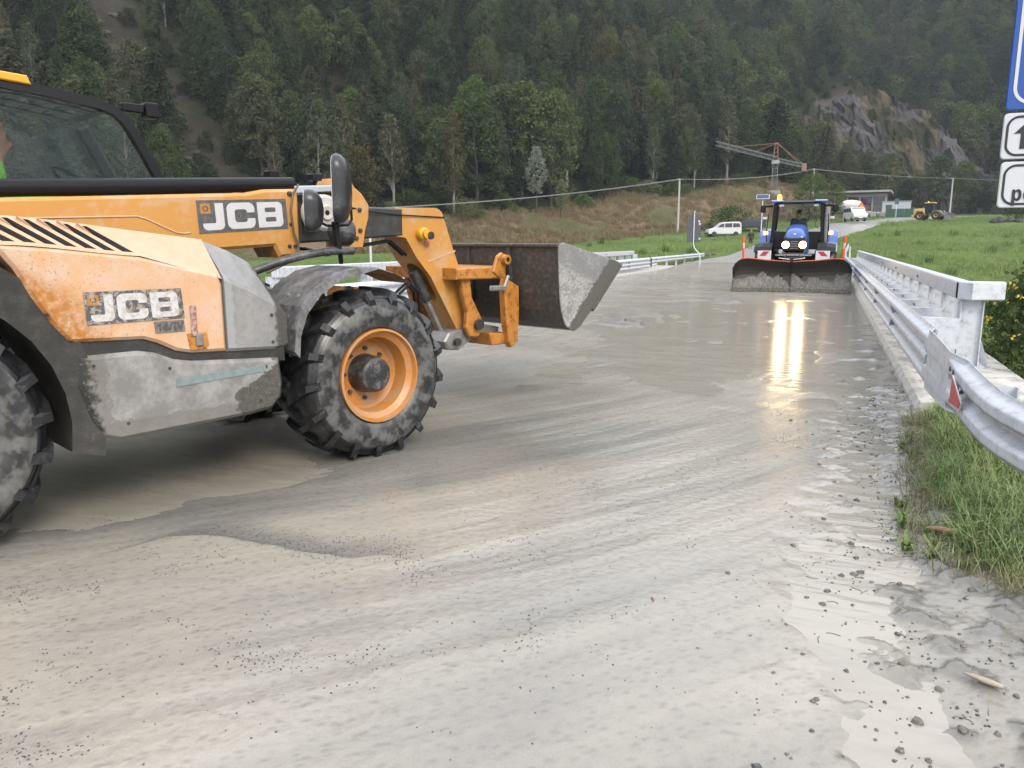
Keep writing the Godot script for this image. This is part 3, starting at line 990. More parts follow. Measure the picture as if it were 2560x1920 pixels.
	var plate := decal(T, "model_plate", V(-1.57, 1.112, 1.122), V(-1.402, 1.112, 1.122), V(-1.398, 1.046, 1.122), V(-1.565, 1.046, 1.122), M.plate_grey)
	text_on(plate, "model_lettering", "14/IV", V(-1.482, 1.079, 1.1265), 0.045, PI / 2, mat(0.09, 0.085, 0.08, 0.5))
	M.strip = nmat([[0.0, 0.14, 0.2, 0.2], [0.5, 0.21, 0.28, 0.28], [1.0, 0.31, 0.31, 0.3]], 3.0, 0.5, 0.0, 93)
	decal(T, "teal_strip", V(-1.47, 0.773, 1.117), V(-0.905, 0.79, 1.117), V(-0.905, 0.752, 1.117), V(-1.47, 0.728, 1.117), M.strip)
	g = Geo.new()
	g.box(V(-1.345, 1.10, 1.126), Vector3(0.012, 0.18, 0.035), 0.004)
	part("warning_sticker", g, nmat([[0.0, 0.3, 0.08, 0.06], [0.45, 0.4, 0.12, 0.09], [0.55, 0.4, 0.36, 0.33], [1.0, 0.5, 0.45, 0.42]], 6.0, 0.5, 0.0, 94), T)
	g = Geo.new()
	slab(g, [[-1.39, 1.03], [-1.27, 1.03], [-1.262, 0.95], [-1.28, 0.93], [-1.37, 0.93], [-1.38, 0.95]], 1.115, 1.124, 0.003)
	part("latch_recess", g, M.orange_rust, T)
	g = Geo.new()
	g.box(V(-1.322, 0.99, 1.132), Vector3(0.02, 0.075, 0.04), 0.006)
	part("latch", g, M.steel, T)

	# seams, fasteners and hoses
	g = Geo.new()
	for q in [[-1.10, 0.93], [-1.10, 1.25], [-0.84, 0.93], [-0.84, 1.10], [-1.9, 0.9], [-1.5, 0.84], [-0.9, 0.78], [-1.75, 0.56], [-0.95, 0.57], [-1.28, 1.10]]:
		g.lathe([Vector2(0.011, 0), Vector2(0.009, 0.006), Vector2(0.002, 0.007)], V(q[0], q[1], 1.112), Vector3.RIGHT, 8)
	part("flank_bolts", g, M.grease, T).set_meta("kind", "stuff")
	for q in [0.0, 1.0]:
		g = Geo.new()
		g.tube([V(-0.05, 1.50, 0.20 + 0.05 * q), V(0.15, 1.47 - 0.02 * q, 0.20 + 0.05 * q), V(0.5, 1.52, 0.20 + 0.05 * q), V(0.8, 1.56, 0.18 + 0.05 * q), V(1.0, 1.44, 0.14 + 0.05 * q)], 0.013, 8)
		part("hydraulic_hose", g, M.black, T)
		g = Geo.new()
		g.tube([V(0.78, 1.12, 0.30 + 0.06 * q), V(0.9, 1.20, 0.30 + 0.06 * q), V(1.02, 1.12, 0.26 + 0.06 * q), V(1.08, 0.95, 0.2 + 0.06 * q), V(1.25, 0.78, 0.16 + 0.06 * q)], 0.013, 8)
		part("hydraulic_hose", g, M.black, T)
	g = Geo.new()
	slab(g, [[0.45, 0.62], [0.5, 1.18], [0.72, 1.16], [0.86, 0.80], [0.8, 0.62]], -0.3, 0.3, 0.02)
	part("front_bulkhead", g, M.orange_rust, T)

	# boom
	var tilt := 0.0625
	var by := func(x: float, dy: float) -> float:
		return 1.925 + tilt * x + dy
	g = Geo.new()
	var bp := []
	for q in [[-4.0, 0.0], [-0.55, 0.0], [-0.4, 0.022], [-0.12, 0.022], [-0.12, -0.47], [-0.30, -0.47], [-0.34, -0.385], [-1.0, -0.385], [-4.0, -0.36]]:
		bp.append([q[0], by.call(q[0], q[1])])
	slab(g, bp, -0.02, 0.33, 0.022)
	var boom := part("boom", g, M.orange, T)
	g = Geo.new()
	var bead := []
	for q in [[-2.6, 1.655], [-2.06, 1.68], [-1.30, 1.712], [-1.24, 1.695], [-1.06, 1.612], [-1.0, 1.605], [-0.96, 1.612]]:
		bead.append(V(q[0], q[1], 0.331))
	g.tube(bead, 0.006, 6)
	part("weld_bead", g, M.hood, boom)
	decal(T, "boom_logo", V(-0.91, 1.825, 0.331), V(-0.235, 1.862, 0.331), V(-0.222, 1.648, 0.331), V(-0.90, 1.605, 0.331), M.logo)
	g = Geo.new()
	g.tube([V(-4.0, 1.735, 0.24), V(-0.115, 1.975, 0.24)], 0.052, 20)
	part("hose_tube", g, M.black, T)
	g = Geo.new()
	for q in [[-0.2, 1.9, 0.02], [-0.17, 1.52, 0.015], [-0.22, 1.52, 0.015], [-0.2, 1.68, 0.014]]:
		g.lathe([Vector2(q[2], 0), Vector2(q[2] * 0.9, 0.014), Vector2(0.002, 0.016)], V(q[0], q[1], 0.33), Vector3.RIGHT, 6)
	part("boom_bolts", g, M.grease, T).set_meta("kind", "stuff")
	g = Geo.new()
	g.tube([V(-0.10, 1.97, 0.30), V(-0.18, 1.90, 0.35), V(-0.205, 1.78, 0.352), V(-0.19, 1.62, 0.352), V(-0.16, 1.53, 0.36), V(-0.20, 1.42, 0.36), V(-0.42, 1.33, 0.34)], 0.009, 6)
	part("hose", g, mat(0.1, 0.08, 0.055, 0.5), T)
	# hose reel and head plates
	g = Geo.new()
	g.lathe([Vector2(0.02, 0.14), Vector2(0.05, 0.145), Vector2(0.06, 0.13), Vector2(0.115, 0.125), Vector2(0.135, 0.11), Vector2(0.14, 0.0)], V(0.03, 1.765, 0.33), Vector3.RIGHT, 32)
	part("hose_reel", g, M.white_reel, T)
	g = Geo.new()
	slab(g, [[-0.14, 1.96], [0.30, 1.99], [0.32, 1.94], [-0.14, 1.90]], 0.0, 0.32, 0.01)
	part("head_cover", g, M.chrome, T)
	g = Geo.new()
	slab(g, [[0.22, 1.96], [0.27, 2.045], [0.32, 2.05], [0.37, 1.97], [0.44, 1.92], [0.50, 1.84], [0.495, 1.74], [0.46, 1.64], [0.43, 1.50], [0.31, 1.50], [0.305, 1.66], [0.20, 1.72]], 0.0, 0.36, 0.012)
	part("head_plate", g, M.orange, T)
	g = Geo.new()
	for q in [[0.40, 1.64], [0.40, 1.80], [0.36, 1.58]]:
		g.lathe([Vector2(0.02, 0), Vector2(0.018, 0.014), Vector2(0.002, 0.016)], V(q[0], q[1], 0.36), Vector3.RIGHT, 6)
	part("head_bolts", g, M.grease, T).set_meta("kind", "stuff")
	g = Geo.new()
	slab(g, [[-0.1, 1.84], [0.9, 1.83], [0.9, 1.60], [-0.1, 1.54]], 0.02, 0.29, 0.015)
	part("inner_boom", g, M.grease, T)
	for x in [-0.2, 0.17]:
		g = Geo.new()
		g.box(V(x, 2.05, 0.1), Vector3(0.11, 0.055, 0.08), 0.008)
		g.bar(V(x, 1.96, 0.1), V(x, 2.04, 0.1), 0.02, 0.02)
		part("work_light", g, M.black, T)
	# goose neck: hollow box section bent down to the carriage, with an oval opening in its back
	var neck := CSGCombiner3D.new()
	neck.name = "goose_neck"
	T.add_child(neck, true)
	neck.transform = Transform3D(Basis(V(1, 0, 0), Vector3.UP, Vector3.RIGHT), Vector3.ZERO)
	var np := CSGPolygon3D.new()
	np.name = "neck_shell"
	np.polygon = pv([[0.82, 1.835], [1.27, 1.845], [1.31, 1.835], [1.345, 1.81], [1.365, 1.77], [1.47, 1.50], [1.63, 1.13], [1.725, 0.83], [1.70, 0.70], [1.62, 0.66], [1.53, 0.72], [1.20, 1.25], [1.05, 1.41], [0.93, 1.585], [0.82, 1.60]])
	np.depth = 0.31
	np.position.z = 0.28
	np.material = M.orange
	neck.add_child(np)
	var bd := (Vector2(1.51, 0.73) - Vector2(1.05, 1.41)).normalized()
	var bn := Vector2(-absf(bd.y), -absf(bd.x))
	var hole := CSGPolygon3D.new()
	hole.name = "neck_hole"
	hole.operation = CSGShape3D.OPERATION_SUBTRACTION
	hole.polygon = rrect(0.44, 0.19, 0.094, 6)
	hole.depth = 0.24
	hole.material = M.orange
	hole.transform = Transform3D(Basis(Vector3(bd.x, bd.y, 0), Vector3(bn.x, bn.y, 0).cross(Vector3(bd.x, bd.y, 0)), Vector3(bn.x, bn.y, 0)), Vector3(1.225 + bn.x * 0.06, 1.185 + bn.y * 0.06, 0.125))
	neck.add_child(hole)
	g = Geo.new()
	g.lathe([Vector2(0.05, 0), Vector2(0.055, 0.02), Vector2(0.055, 0.06), Vector2(0.04, 0.075), Vector2(0.04, 0.1), Vector2(0.003, 0.102)], V(1.09, 1.62, 0.28), Vector3.RIGHT, 16)
	part("yellow_cap", g, M.yellow, T)
	g = Geo.new()
	g.lathe([Vector2(0.034, 0), Vector2(0.034, 0.02), Vector2(0.002, 0.021)], V(1.125, 1.605, 0.37), Vector3.RIGHT, 16)
	part("cap_nozzle", g, M.black_dust, T)
	g = Geo.new()
	g.lathe([Vector2(0.034, 0), Vector2(0.03, 0.003), Vector2(0.002, 0.004)], V(1.16, 1.535, 0.281), Vector3.RIGHT, 16)
	part("red_reflector", g, mat(0.5, 0.12, 0.06, 0.4), T)
	g = Geo.new()
	g.tube([V(0.3, 1.815, 0.375), V(0.47, 1.80, 0.33), V(0.8, 1.775, 0.30), V(1.37, 1.765, 0.288)], 0.006, 6)
	part("cable", g, M.black, T)
	g = Geo.new()
	g.bar(V(1.17, 1.38, 0.281), V(1.5, 1.47, 0.281), 0.006, 0.014)
	part("neck_weld", g, M.hood, T)
	# tilt ram, link, carriage
	g = Geo.new()
	g.tube([V(1.10, 1.30, 0.16), V(1.25, 1.03, 0.16)], 0.05, 14)
	part("ram_barrel", g, M.black_dust, T)
	g = Geo.new()
	g.tube([V(1.24, 1.05, 0.16), V(1.46, 0.66, 0.16)], 0.026, 12)
	part("ram_rod", g, M.steel, T)
	g = Geo.new()
	slab(g, [[1.30, 0.66], [1.35, 0.58], [1.48, 0.565], [1.66, 0.66], [2.0, 0.60], [2.02, 0.74], [1.72, 0.80], [1.55, 0.76], [1.36, 0.74]], 0.10, 0.34, 0.015)
	part("tilt_link", g, M.steel, T)
	for q in [[1.43, 0.65, 0.036], [1.63, 0.80, 0.05]]:
		g = Geo.new()
		g.lathe([Vector2(q[2], 0), Vector2(q[2], 0.03), Vector2(0.002, 0.032)], V(q[0], q[1], 0.36 if q[0] < 1.5 else 0.44), Vector3.RIGHT, 16)
		part("pivot_pin", g, M.grease, T)
	g = Geo.new()
	slab(g, [[1.34, 1.32], [1.98, 1.33], [1.98, 1.21], [1.34, 1.22]], -0.55, 0.47, 0.012)
	part("carriage_beam", g, M.orange_rust, T)
	for s in [-0.40, 0.36]:
		g = Geo.new()
		slab(g, [[1.44, 1.24], [1.56, 1.24], [1.58, 1.05], [1.70, 0.86], [1.73, 0.76], [1.66, 0.68], [1.55, 0.69], [1.50, 0.78], [1.52, 0.92], [1.47, 1.08]], s, s + 0.06, 0.012)
		part("carriage_arm", g, M.orange_rust, T)
	for s in [-0.62, 0.50]:
		g = Geo.new()
		slab(g, [[1.78, 1.28], [1.84, 1.42], [1.90, 1.455], [1.97, 1.43], [1.99, 1.36], [1.93, 1.27], [1.90, 1.20]], s - 0.05, s - 0.01, 0.01)
		slab(g, [[1.86, 1.22], [2.03, 1.14], [2.035, 0.92], [2.02, 0.62], [1.93, 0.57], [1.90, 0.62], [1.86, 0.80], [1.83, 1.14]], s, s + 0.09, 0.012)
		part("carriage_plate", g, M.orange_rust, T)
		g = Geo.new()
		g.bar(V(1.60, 1.14, s + 0.12), V(1.80, 1.135, s + 0.12), 0.03, 0.05, 0.012)
		g.bar(V(1.79, 1.13, s + 0.12), V(1.85, 1.25, s + 0.12), 0.03, 0.04, 0.012)
		part("locking_handle", g, M.steel, T)
		g = Geo.new()
		g.lathe([Vector2(0.022, 0), Vector2(0.045, 0.001), Vector2(0.045, 0.05), Vector2(0.022, 0.052)], V(1.92, 1.39, s - 0.005), Vector3.RIGHT, 18)
		part("hook_eye", g, M.orange_rust, T)
	g = Geo.new()
	slab(g, [[1.70, 0.72], [1.98, 0.70], [1.98, 0.60], [1.74, 0.60]], -0.6, 0.52, 0.012)
	part("carriage_foot", g, M.orange_rust, T)

	# bucket
	var bk := Node3D.new()
	bk.name = "bucket"
	T.add_child(bk, true)
	var curve := [[2.03, 1.525], [2.045, 1.3], [2.06, 1.08], [2.085, 0.93], [2.14, 0.81], [2.20, 0.755], [2.28, 0.735], [2.36, 0.765], [2.62, 0.985], [2.99, 1.325]]
	var poly := []
	for p in curve:
		poly.append(p)
	for k in range(curve.size() - 1, -1, -1):
		var p: Array = curve[k]
		var q: Array = curve[mini(k + 1, curve.size() - 1)]
		var o: Array = curve[maxi(k - 1, 0)]
		var tn := Vector2(q[0] - o[0], q[1] - o[1]).normalized()
		poly.append([p[0] - tn.y * 0.022, p[1] + tn.x * 0.022])
	g = Geo.new()
	slab(g, poly, -1.10, 1.045)
	part("shell", g, M.bucket, bk)
	for s in [-1.10, 1.045]:
		g = Geo.new()
		var sp := []
		for p in curve:
			sp.append(p)
		sp.append([2.96, 1.36])
		sp.append([2.10, 1.545])
		slab(g, sp, s, s + 0.016, 0.004)
		for i in g.v.size():
			g.uv[i] = Vector2((-g.v[i].z - 2.0) / 1.0, (1.56 - g.v[i].y) / 0.85)
		M.bucket_side = StandardMaterial3D.new()
		M.bucket_side.albedo_texture = bucket_tex()
		M.bucket_side.roughness = 0.5
		part("side_plate", g, M.bucket_side, bk)
	g = Geo.new()
	slab(g, [[2.55, 0.90], [3.0, 1.315], [3.005, 1.345], [2.53, 0.925]], -1.12, 1.075, 0.004)
	part("cutting_edge", g, M.bucket, bk)
	for s in [-0.75, -0.1, 0.45]:
		g = Geo.new()
		slab(g, [[2.0, 1.50], [2.04, 1.50], [2.07, 0.95], [2.02, 1.0]], s, s + 0.03)
		part("back_rib", g, M.bucket, bk)
	g = Geo.new()
	g.bar(V(2.03, 1.52, -1.10), V(2.03, 1.52, 1.06), 0.05, 0.035, 0.008)
	part("top_lip", g, M.bucket, bk)
	g = Geo.new()
	slab(g, [[2.07, 1.30], [2.80, 1.20], [2.4, 0.86], [2.28, 0.80], [2.14, 0.86], [2.09, 1.0]], -1.08, 1.02)
	part("load_of_mud", g, M.bucket_in, bk)

	# mirrors on the right front corner, their glass turned in towards the cab
	for q in [[-0.25, 1.90, 1.02, 0.46, 0.24, -42.0], [-0.42, 1.755, 0.93, 0.28, 0.19, -40.0]]:
		var mr := Node3D.new()
		mr.name = "mirror"
		T.add_child(mr, true)
		mr.position = V(q[0], q[1], q[2])
		mr.rotation_degrees.y = q[5]
		g = Geo.new()
		rings = []
		for k in [[-0.02, 0.97], [0.0, 1.0], [0.03, 0.97], [0.06, 0.84], [0.085, 0.58], [0.095, 0.2]]:
			var ring := PackedVector3Array()
			for p in rrect(q[4] * k[1], q[3] * k[1], q[4] * 0.42 * k[1], 6):
				ring.append(V(k[0], p.y, p.x))
			rings.append(ring)
		g.loft(rings, true, true, true)
		part("shell", g, M.mirror_shell, mr)
		g = Geo.new()
		g.prism(rrect(q[4] * 0.9, q[3] * 0.94, q[4] * 0.38, 6), V(-0.022, 0, 0), Vector3.RIGHT, Vector3.UP, V(-1, 0, 0), -0.002, 0.003)
		part("mirror_glass", g, M.chrome, mr)
	g = Geo.new()
	g.tube([V(-0.78, 1.36, 0.80), V(-0.62, 1.42, 0.86), V(-0.46, 1.465, 0.93), V(-0.30, 1.49, 0.96), V(-0.10, 1.49, 0.96)], 0.028, 12)
	part("mirror_bracket", g, M.black_dust, T)
	g = Geo.new()
	g.bar(V(-0.22, 1.47, 0.96), V(-0.24, 1.69, 0.96), 0.035, 0.05, 0.006)
	g.bar(V(-0.16, 1.40, 0.90), V(-0.22, 1.62, 0.96), 0.03, 0.03, 0.006)
	g.tube([V(-0.24, 1.66, 0.96), V(-0.16, 1.665, 1.0), V(-0.13, 1.70, 1.0), V(-0.14, 1.80, 1.01), V(-0.17, 1.90, 1.01), V(-0.2, 1.91, 1.01)], 0.009, 8)
	g.tube([V(-0.24, 1.66, 0.96), V(-0.30, 1.66, 0.95), V(-0.34, 1.68, 0.94), V(-0.36, 1.74, 0.93), V(-0.39, 1.755, 0.93)], 0.009, 8)
	g.box(V(-0.165, 1.91, 1.01), Vector3(0.05, 0.06, 0.035), 0.01)
	g.box(V(-0.36, 1.755, 0.93), Vector3(0.04, 0.05, 0.04), 0.01)
	part("mirror_stalk", g, M.black, T)
	# headlamp behind the mirrors
	g = Geo.new()
	g.lathe([Vector2(0.003, 0.02), Vector2(0.09, 0.0), Vector2(0.1, -0.02), Vector2(0.095, -0.10), Vector2(0.05, -0.16), Vector2(0.003, -0.165)], V(0.12, 1.62, 0.62), V(1, 0, 0.1), 20, true)
	part("headlamp", g, M.black_dust, T)

	# cab
	var cab := Node3D.new()
	cab.name = "cab"
	T.add_child(cab, true)
	var rail := [[-0.74, 1.62], [-0.89, 2.0], [-0.97, 2.16], [-1.05, 2.31], [-1.10, 2.385], [-1.16, 2.435], [-1.25, 2.462], [-1.38, 2.482], [-1.66, 2.515], [-2.1, 2.54], [-2.62, 2.54], [-2.74, 2.45], [-2.82, 2.0], [-2.86, 1.5]]
	for s in [-1.08, -0.27]:
		g = Geo.new()
		rings = []
		for k in rail.size():
			var p: Array = rail[k]
			var q: Array = rail[mini(k + 1, rail.size() - 1)]
			var o: Array = rail[maxi(k - 1, 0)]
			var tn := Vector2(q[0] - o[0], q[1] - o[1]).normalized()
			var nn := Vector2(tn.y, -tn.x) * 0.03
			rings.append(PackedVector3Array([V(p[0] + nn.x, p[1] + nn.y, s - 0.025), V(p[0] + nn.x, p[1] + nn.y, s + 0.025), V(p[0] - nn.x, p[1] - nn.y, s + 0.035), V(p[0] - nn.x, p[1] - nn.y, s - 0.035)]))
		g.loft(rings, true, false, true)
		part("cab_frame", g, M.black, cab)
		g = Geo.new()
		var gp := rail.duplicate()
		slab(g, gp, s - 0.004, s + 0.004)
		part("side_window", g, M.glass, cab)
	g = Geo.new()
	rings = []
	for k in 6:
		rings.append(PackedVector3Array([V(rail[k][0], rail[k][1], -1.05), V(rail[k][0], rail[k][1], -0.30)]))
	g.loft(rings, false)
	part("windscreen", g, M.glass, cab)
	g = Geo.new()
	rings = []
	for k in range(6, 11):
		rings.append(PackedVector3Array([V(rail[k][0], rail[k][1] + 0.01, -1.05), V(rail[k][0], rail[k][1] + 0.01, -0.30)]))
	g.loft(rings, false)
	part("roof_window", g, M.glass, cab)
	g = Geo.new()
	for k in 9:
		var x := -1.22 - k * 0.155
		var y := lerps(-x, [[1.16, 2.42], [1.38, 2.465], [1.66, 2.50], [2.1, 2.525], [2.6, 2.525]])
		g.bar(V(x, y, -1.06), V(x - 0.0, y, -0.29), 0.075, 0.018, 0.004)
	for s in [-0.68, -0.42, -0.94]:
		g.bar(V(-1.2, 2.43, s), V(-1.66, 2.49, s), 0.07, 0.018, 0.004)
		g.bar(V(-1.66, 2.49, s), V(-2.6, 2.515, s), 0.07, 0.018, 0.004)
	part("roof_guard", g, M.black, cab)
	g = Geo.new()
	slab(g, [[-1.66, 2.53], [-1.68, 2.585], [-2.2, 2.61], [-2.7, 2.60], [-2.78, 2.47], [-2.62, 2.555], [-2.1, 2.555]], -0.30, -0.225, 0.008)
	part("roof_trim", g, M.yellow, cab)
	g = Geo.new()
	slab(g, [[-0.6, 1.5], [-0.75, 1.72], [-1.2, 1.72], [-1.3, 1.55], [-2.0, 1.5], [-2.85, 1.7], [-2.85, 0.9], [-0.6, 0.9]], -1.1, -0.2, 0.01)
	part("cab_shell", g, M.black, cab)
	g = Geo.new()
	g.bar(V(-1.13, 2.40, -1.02), V(-0.80, 1.70, -0.98), 0.10, 0.10, 0.02)
	g.tube([V(-1.0, 1.72, -0.68), V(-1.28, 1.95, -0.68)], 0.03, 10)
	part("steering_column", g, M.black, cab)
	g = Geo.new()
	for k in 2:
		g.tube(ring_pts(V(-1.30, 1.96, -0.68), V(0.6, 0.8, 0), 0.18, 24), 0.014, 6, false)
	part("steering_wheel", g, M.black, cab)
	g = Geo.new()
	g.box(V(-2.05, 1.72, -0.68), Vector3(0.5, 0.16, 0.5), 0.05)
	g.box(V(-2.32, 2.05, -0.68), Vector3(0.48, 0.62, 0.14), 0.05, Basis(Vector3.RIGHT, 0.15))
	part("seat", g, M.black, cab)
	# work lamp hung on the far front corner of the roof
	g = Geo.new()
	g.box(V(-0.60, 2.58, -1.02), Vector3(0.14, 0.12, 0.10), 0.012)
	g.box(V(-0.74, 2.585, -1.02), Vector3(0.10, 0.07, 0.16), 0.01)
	g.bar(V(-0.9, 2.56, -1.02), V(-0.6, 2.62, -1.0), 0.04, 0.03, 0.006)
	part("roof_lamp", g, M.black, cab)


func ring_pts(o: Vector3, axis_: Vector3, r: float, n: int) -> Array:
	var z := axis_.normalized()
	var x := z.cross(Vector3.RIGHT if absf(z.x) < 0.8 else Vector3.UP).normalized()
	var y := z.cross(x)
	var out := []
	for k in n + 1:
		out.append(o + (x * cos(TAU * k / n) + y * sin(TAU * k / n)) * r)
	return out


func bucket_tex() -> ImageTexture:
	var w := 256
	var n1 := noise(0.02, 101, 4)
	var n2 := noise(0.09, 102, 3)
	var im := Image.create(w, w, false, Image.FORMAT_RGB8)
	for j in w:
		for i in w:
			var x := 2.0 + 1.0 * i / w
			var y := 1.56 - 0.85 * j / w
			var a := n1.get_noise_2d(i, j)
			var b := n2.get_noise_2d(i + j * 0.6, j - i * 0.3)
			var c := Vector3(0.25, 0.245, 0.24).lerp(Vector3(0.4, 0.385, 0.37), clampf(0.5 + a * 1.3 + b, 0, 1))
			# scraped bluish steel at the top, thick wet mud along the floor and the lip
			var up := smoothstep(-0.02, 0.04, y - 1.34 + (x - 2.1) * 0.35 + 0.06 * a + 0.03 * b)
			c = c.lerp(Vector3(0.19, 0.195, 0.205), up * clampf(0.6 + b * 2.0, 0, 1))
			var e := ((x - 2.36) * 0.69 - (y - 0.765) * 0.72) * -1.0
			var wet := 1.0 - smoothstep(0.13, 0.15, e + 0.03 * b + 0.03 * a)
			wet = maxf(wet, smoothstep(0.0, 0.02, x - 2.80 + 0.03 * b))
			c = c.lerp(Vector3(0.125, 0.115, 0.1).lerp(Vector3(0.09, 0.085, 0.075), clampf(0.5 + b, 0, 1)), wet)
			c *= 1.0 + 0.2 * b
			im.set_pixel(i, j, lin(maxf(c.x, 0), maxf(c.y, 0), maxf(c.z, 0)))
	return ImageTexture.create_from_image(im)


func text_on(parent: Node3D, called: String, s: String, at: Vector3, high: float, turn: float, m: Material, stretch := 1.0, bold := 700) -> MeshInstance3D:
	var tm := TextMesh.new()
	var f := SystemFont.new()
	f.font_names = PackedStringArray(["Droid Sans"])
	f.font_weight = bold
	tm.font = f
	tm.font_size = 64
	tm.pixel_size = high / 64.0 * 1.35
	tm.depth = 0.004
	if stretch < 0.99:
		tm.horizontal_alignment = HORIZONTAL_ALIGNMENT_LEFT
	tm.text = s
	var o := mi(called, tm, m, parent)
	o.position = at
	o.rotation.y = turn
	o.scale = Vector3(stretch, 1, 1)
	return o

# ---------------------------------------------------------------- bridge edge, barriers, sign, verge
# beam profile in (out towards the road, up) for a number of waves
func wave_profile(waves: int, y0: float, y1: float) -> Array:
	var out := []
	var hgt := (y1 - y0) / waves
	for k in waves * 10 + 1:
		var f := fposmod(k / 10.0, 1.0)
		var w := 0.5 - 0.5 * cos(f * TAU)
		w = clampf((w - 0.12) / 0.68, 0, 1)
		out.append(Vector2(0.083 * w * w * (3.0 - 2.0 * w), y0 + hgt * k / 10.0))
	return out


func beam(parent: Node3D, path: Array, waves: Array, facing: float, m: Material) -> void:
	# path: [x, y bottom, y top, z]; one part per length between bolted laps
	var rings := []
	for k in path.size():
		var p: Array = path[k]
		var a: Array = path[maxi(k - 1, 0)]
		var b: Array = path[mini(k + 1, path.size() - 1)]
		var dir := Vector3(b[0] - a[0], 0, b[3] - a[3]).normalized()
		var nn := Vector3(dir.z, 0, -dir.x)
		if nn.x * facing < 0:
			nn = -nn
		var front := PackedVector3Array()
		var back := PackedVector3Array()
		for q in waves:
			var y := lerpf(p[1], p[2], q.y)
			front.append(Vector3(p[0], y, p[3]) + nn * q.x)
			back.append(Vector3(p[0], y, p[3]) + nn * (q.x - 0.006))
		back.reverse()
		front.append_array(back)
		rings.append(front)
	var g := Geo.new()
	g.loft(rings, true, true, true)
	part("beam", g, m, parent)


func build_barriers() -> void:
	M.zinc = nmat([[0.0, 0.30, 0.29, 0.28], [0.27, 0.42, 0.42, 0.43], [0.33, 0.52, 0.545, 0.59], [0.45, 0.60, 0.63, 0.69], [0.6, 0.66, 0.69, 0.75], [1.0, 0.70, 0.73, 0.78]], 1.2, 0.45, 0.12, 111, 0.02, 0.12, 0.4)
	M.zinc.roughness = 0.45
	M.zinc_dark = M.zinc
	M.concrete = nmat([[0.0, 0.24, 0.225, 0.195], [0.33, 0.34, 0.325, 0.29], [0.42, 0.5, 0.48, 0.435], [0.6, 0.57, 0.55, 0.5], [1.0, 0.62, 0.6, 0.55]], 0.6, 0.85, 0.0, 113, 0.02, 0.12, 0.4, true)
	M.bolt = mat(0.12, 0.125, 0.135, 0.5, 0.4)
	# kerbs with sloping face
	for side in [1.0, -1.0]:
		var g := Geo.new()
		var x0 := 0.83 if side > 0 else -8.55
		var z0 := -7.7 if side > 0 else -8.5
		var z1 := -47.0 if side > 0 else -44.0
		var z := z0
		var kb := Node3D.new()
		kb.name = "kerb" if side > 0 else "kerb_opposite"
		kb.set_meta("kind", "structure")
		add_child(kb)
		while z > z1:
			g = Geo.new()
			var poly := pv([[0, -0.4], [0.0, 0.06], [0.035, 0.125], [0.10, 0.135], [1.15, 0.14], [1.15, -0.4]])
			g.prism(poly, Vector3(x0, 0, z), Vector3(side, 0, 0), Vector3.UP, Vector3(0, 0, -1), 0.0, 3.92, 0.006)
			part("kerb_length", g, M.concrete, kb)
			z -= 3.93
	var deck := Geo.new()
	deck.box(Vector3(-3.86, -0.3, -29.5), Vector3(11.4, 0.5, 43.0))
	struct("bridge_deck", deck, M.concrete)
	barrier(1.0)
	barrier(-1.0)


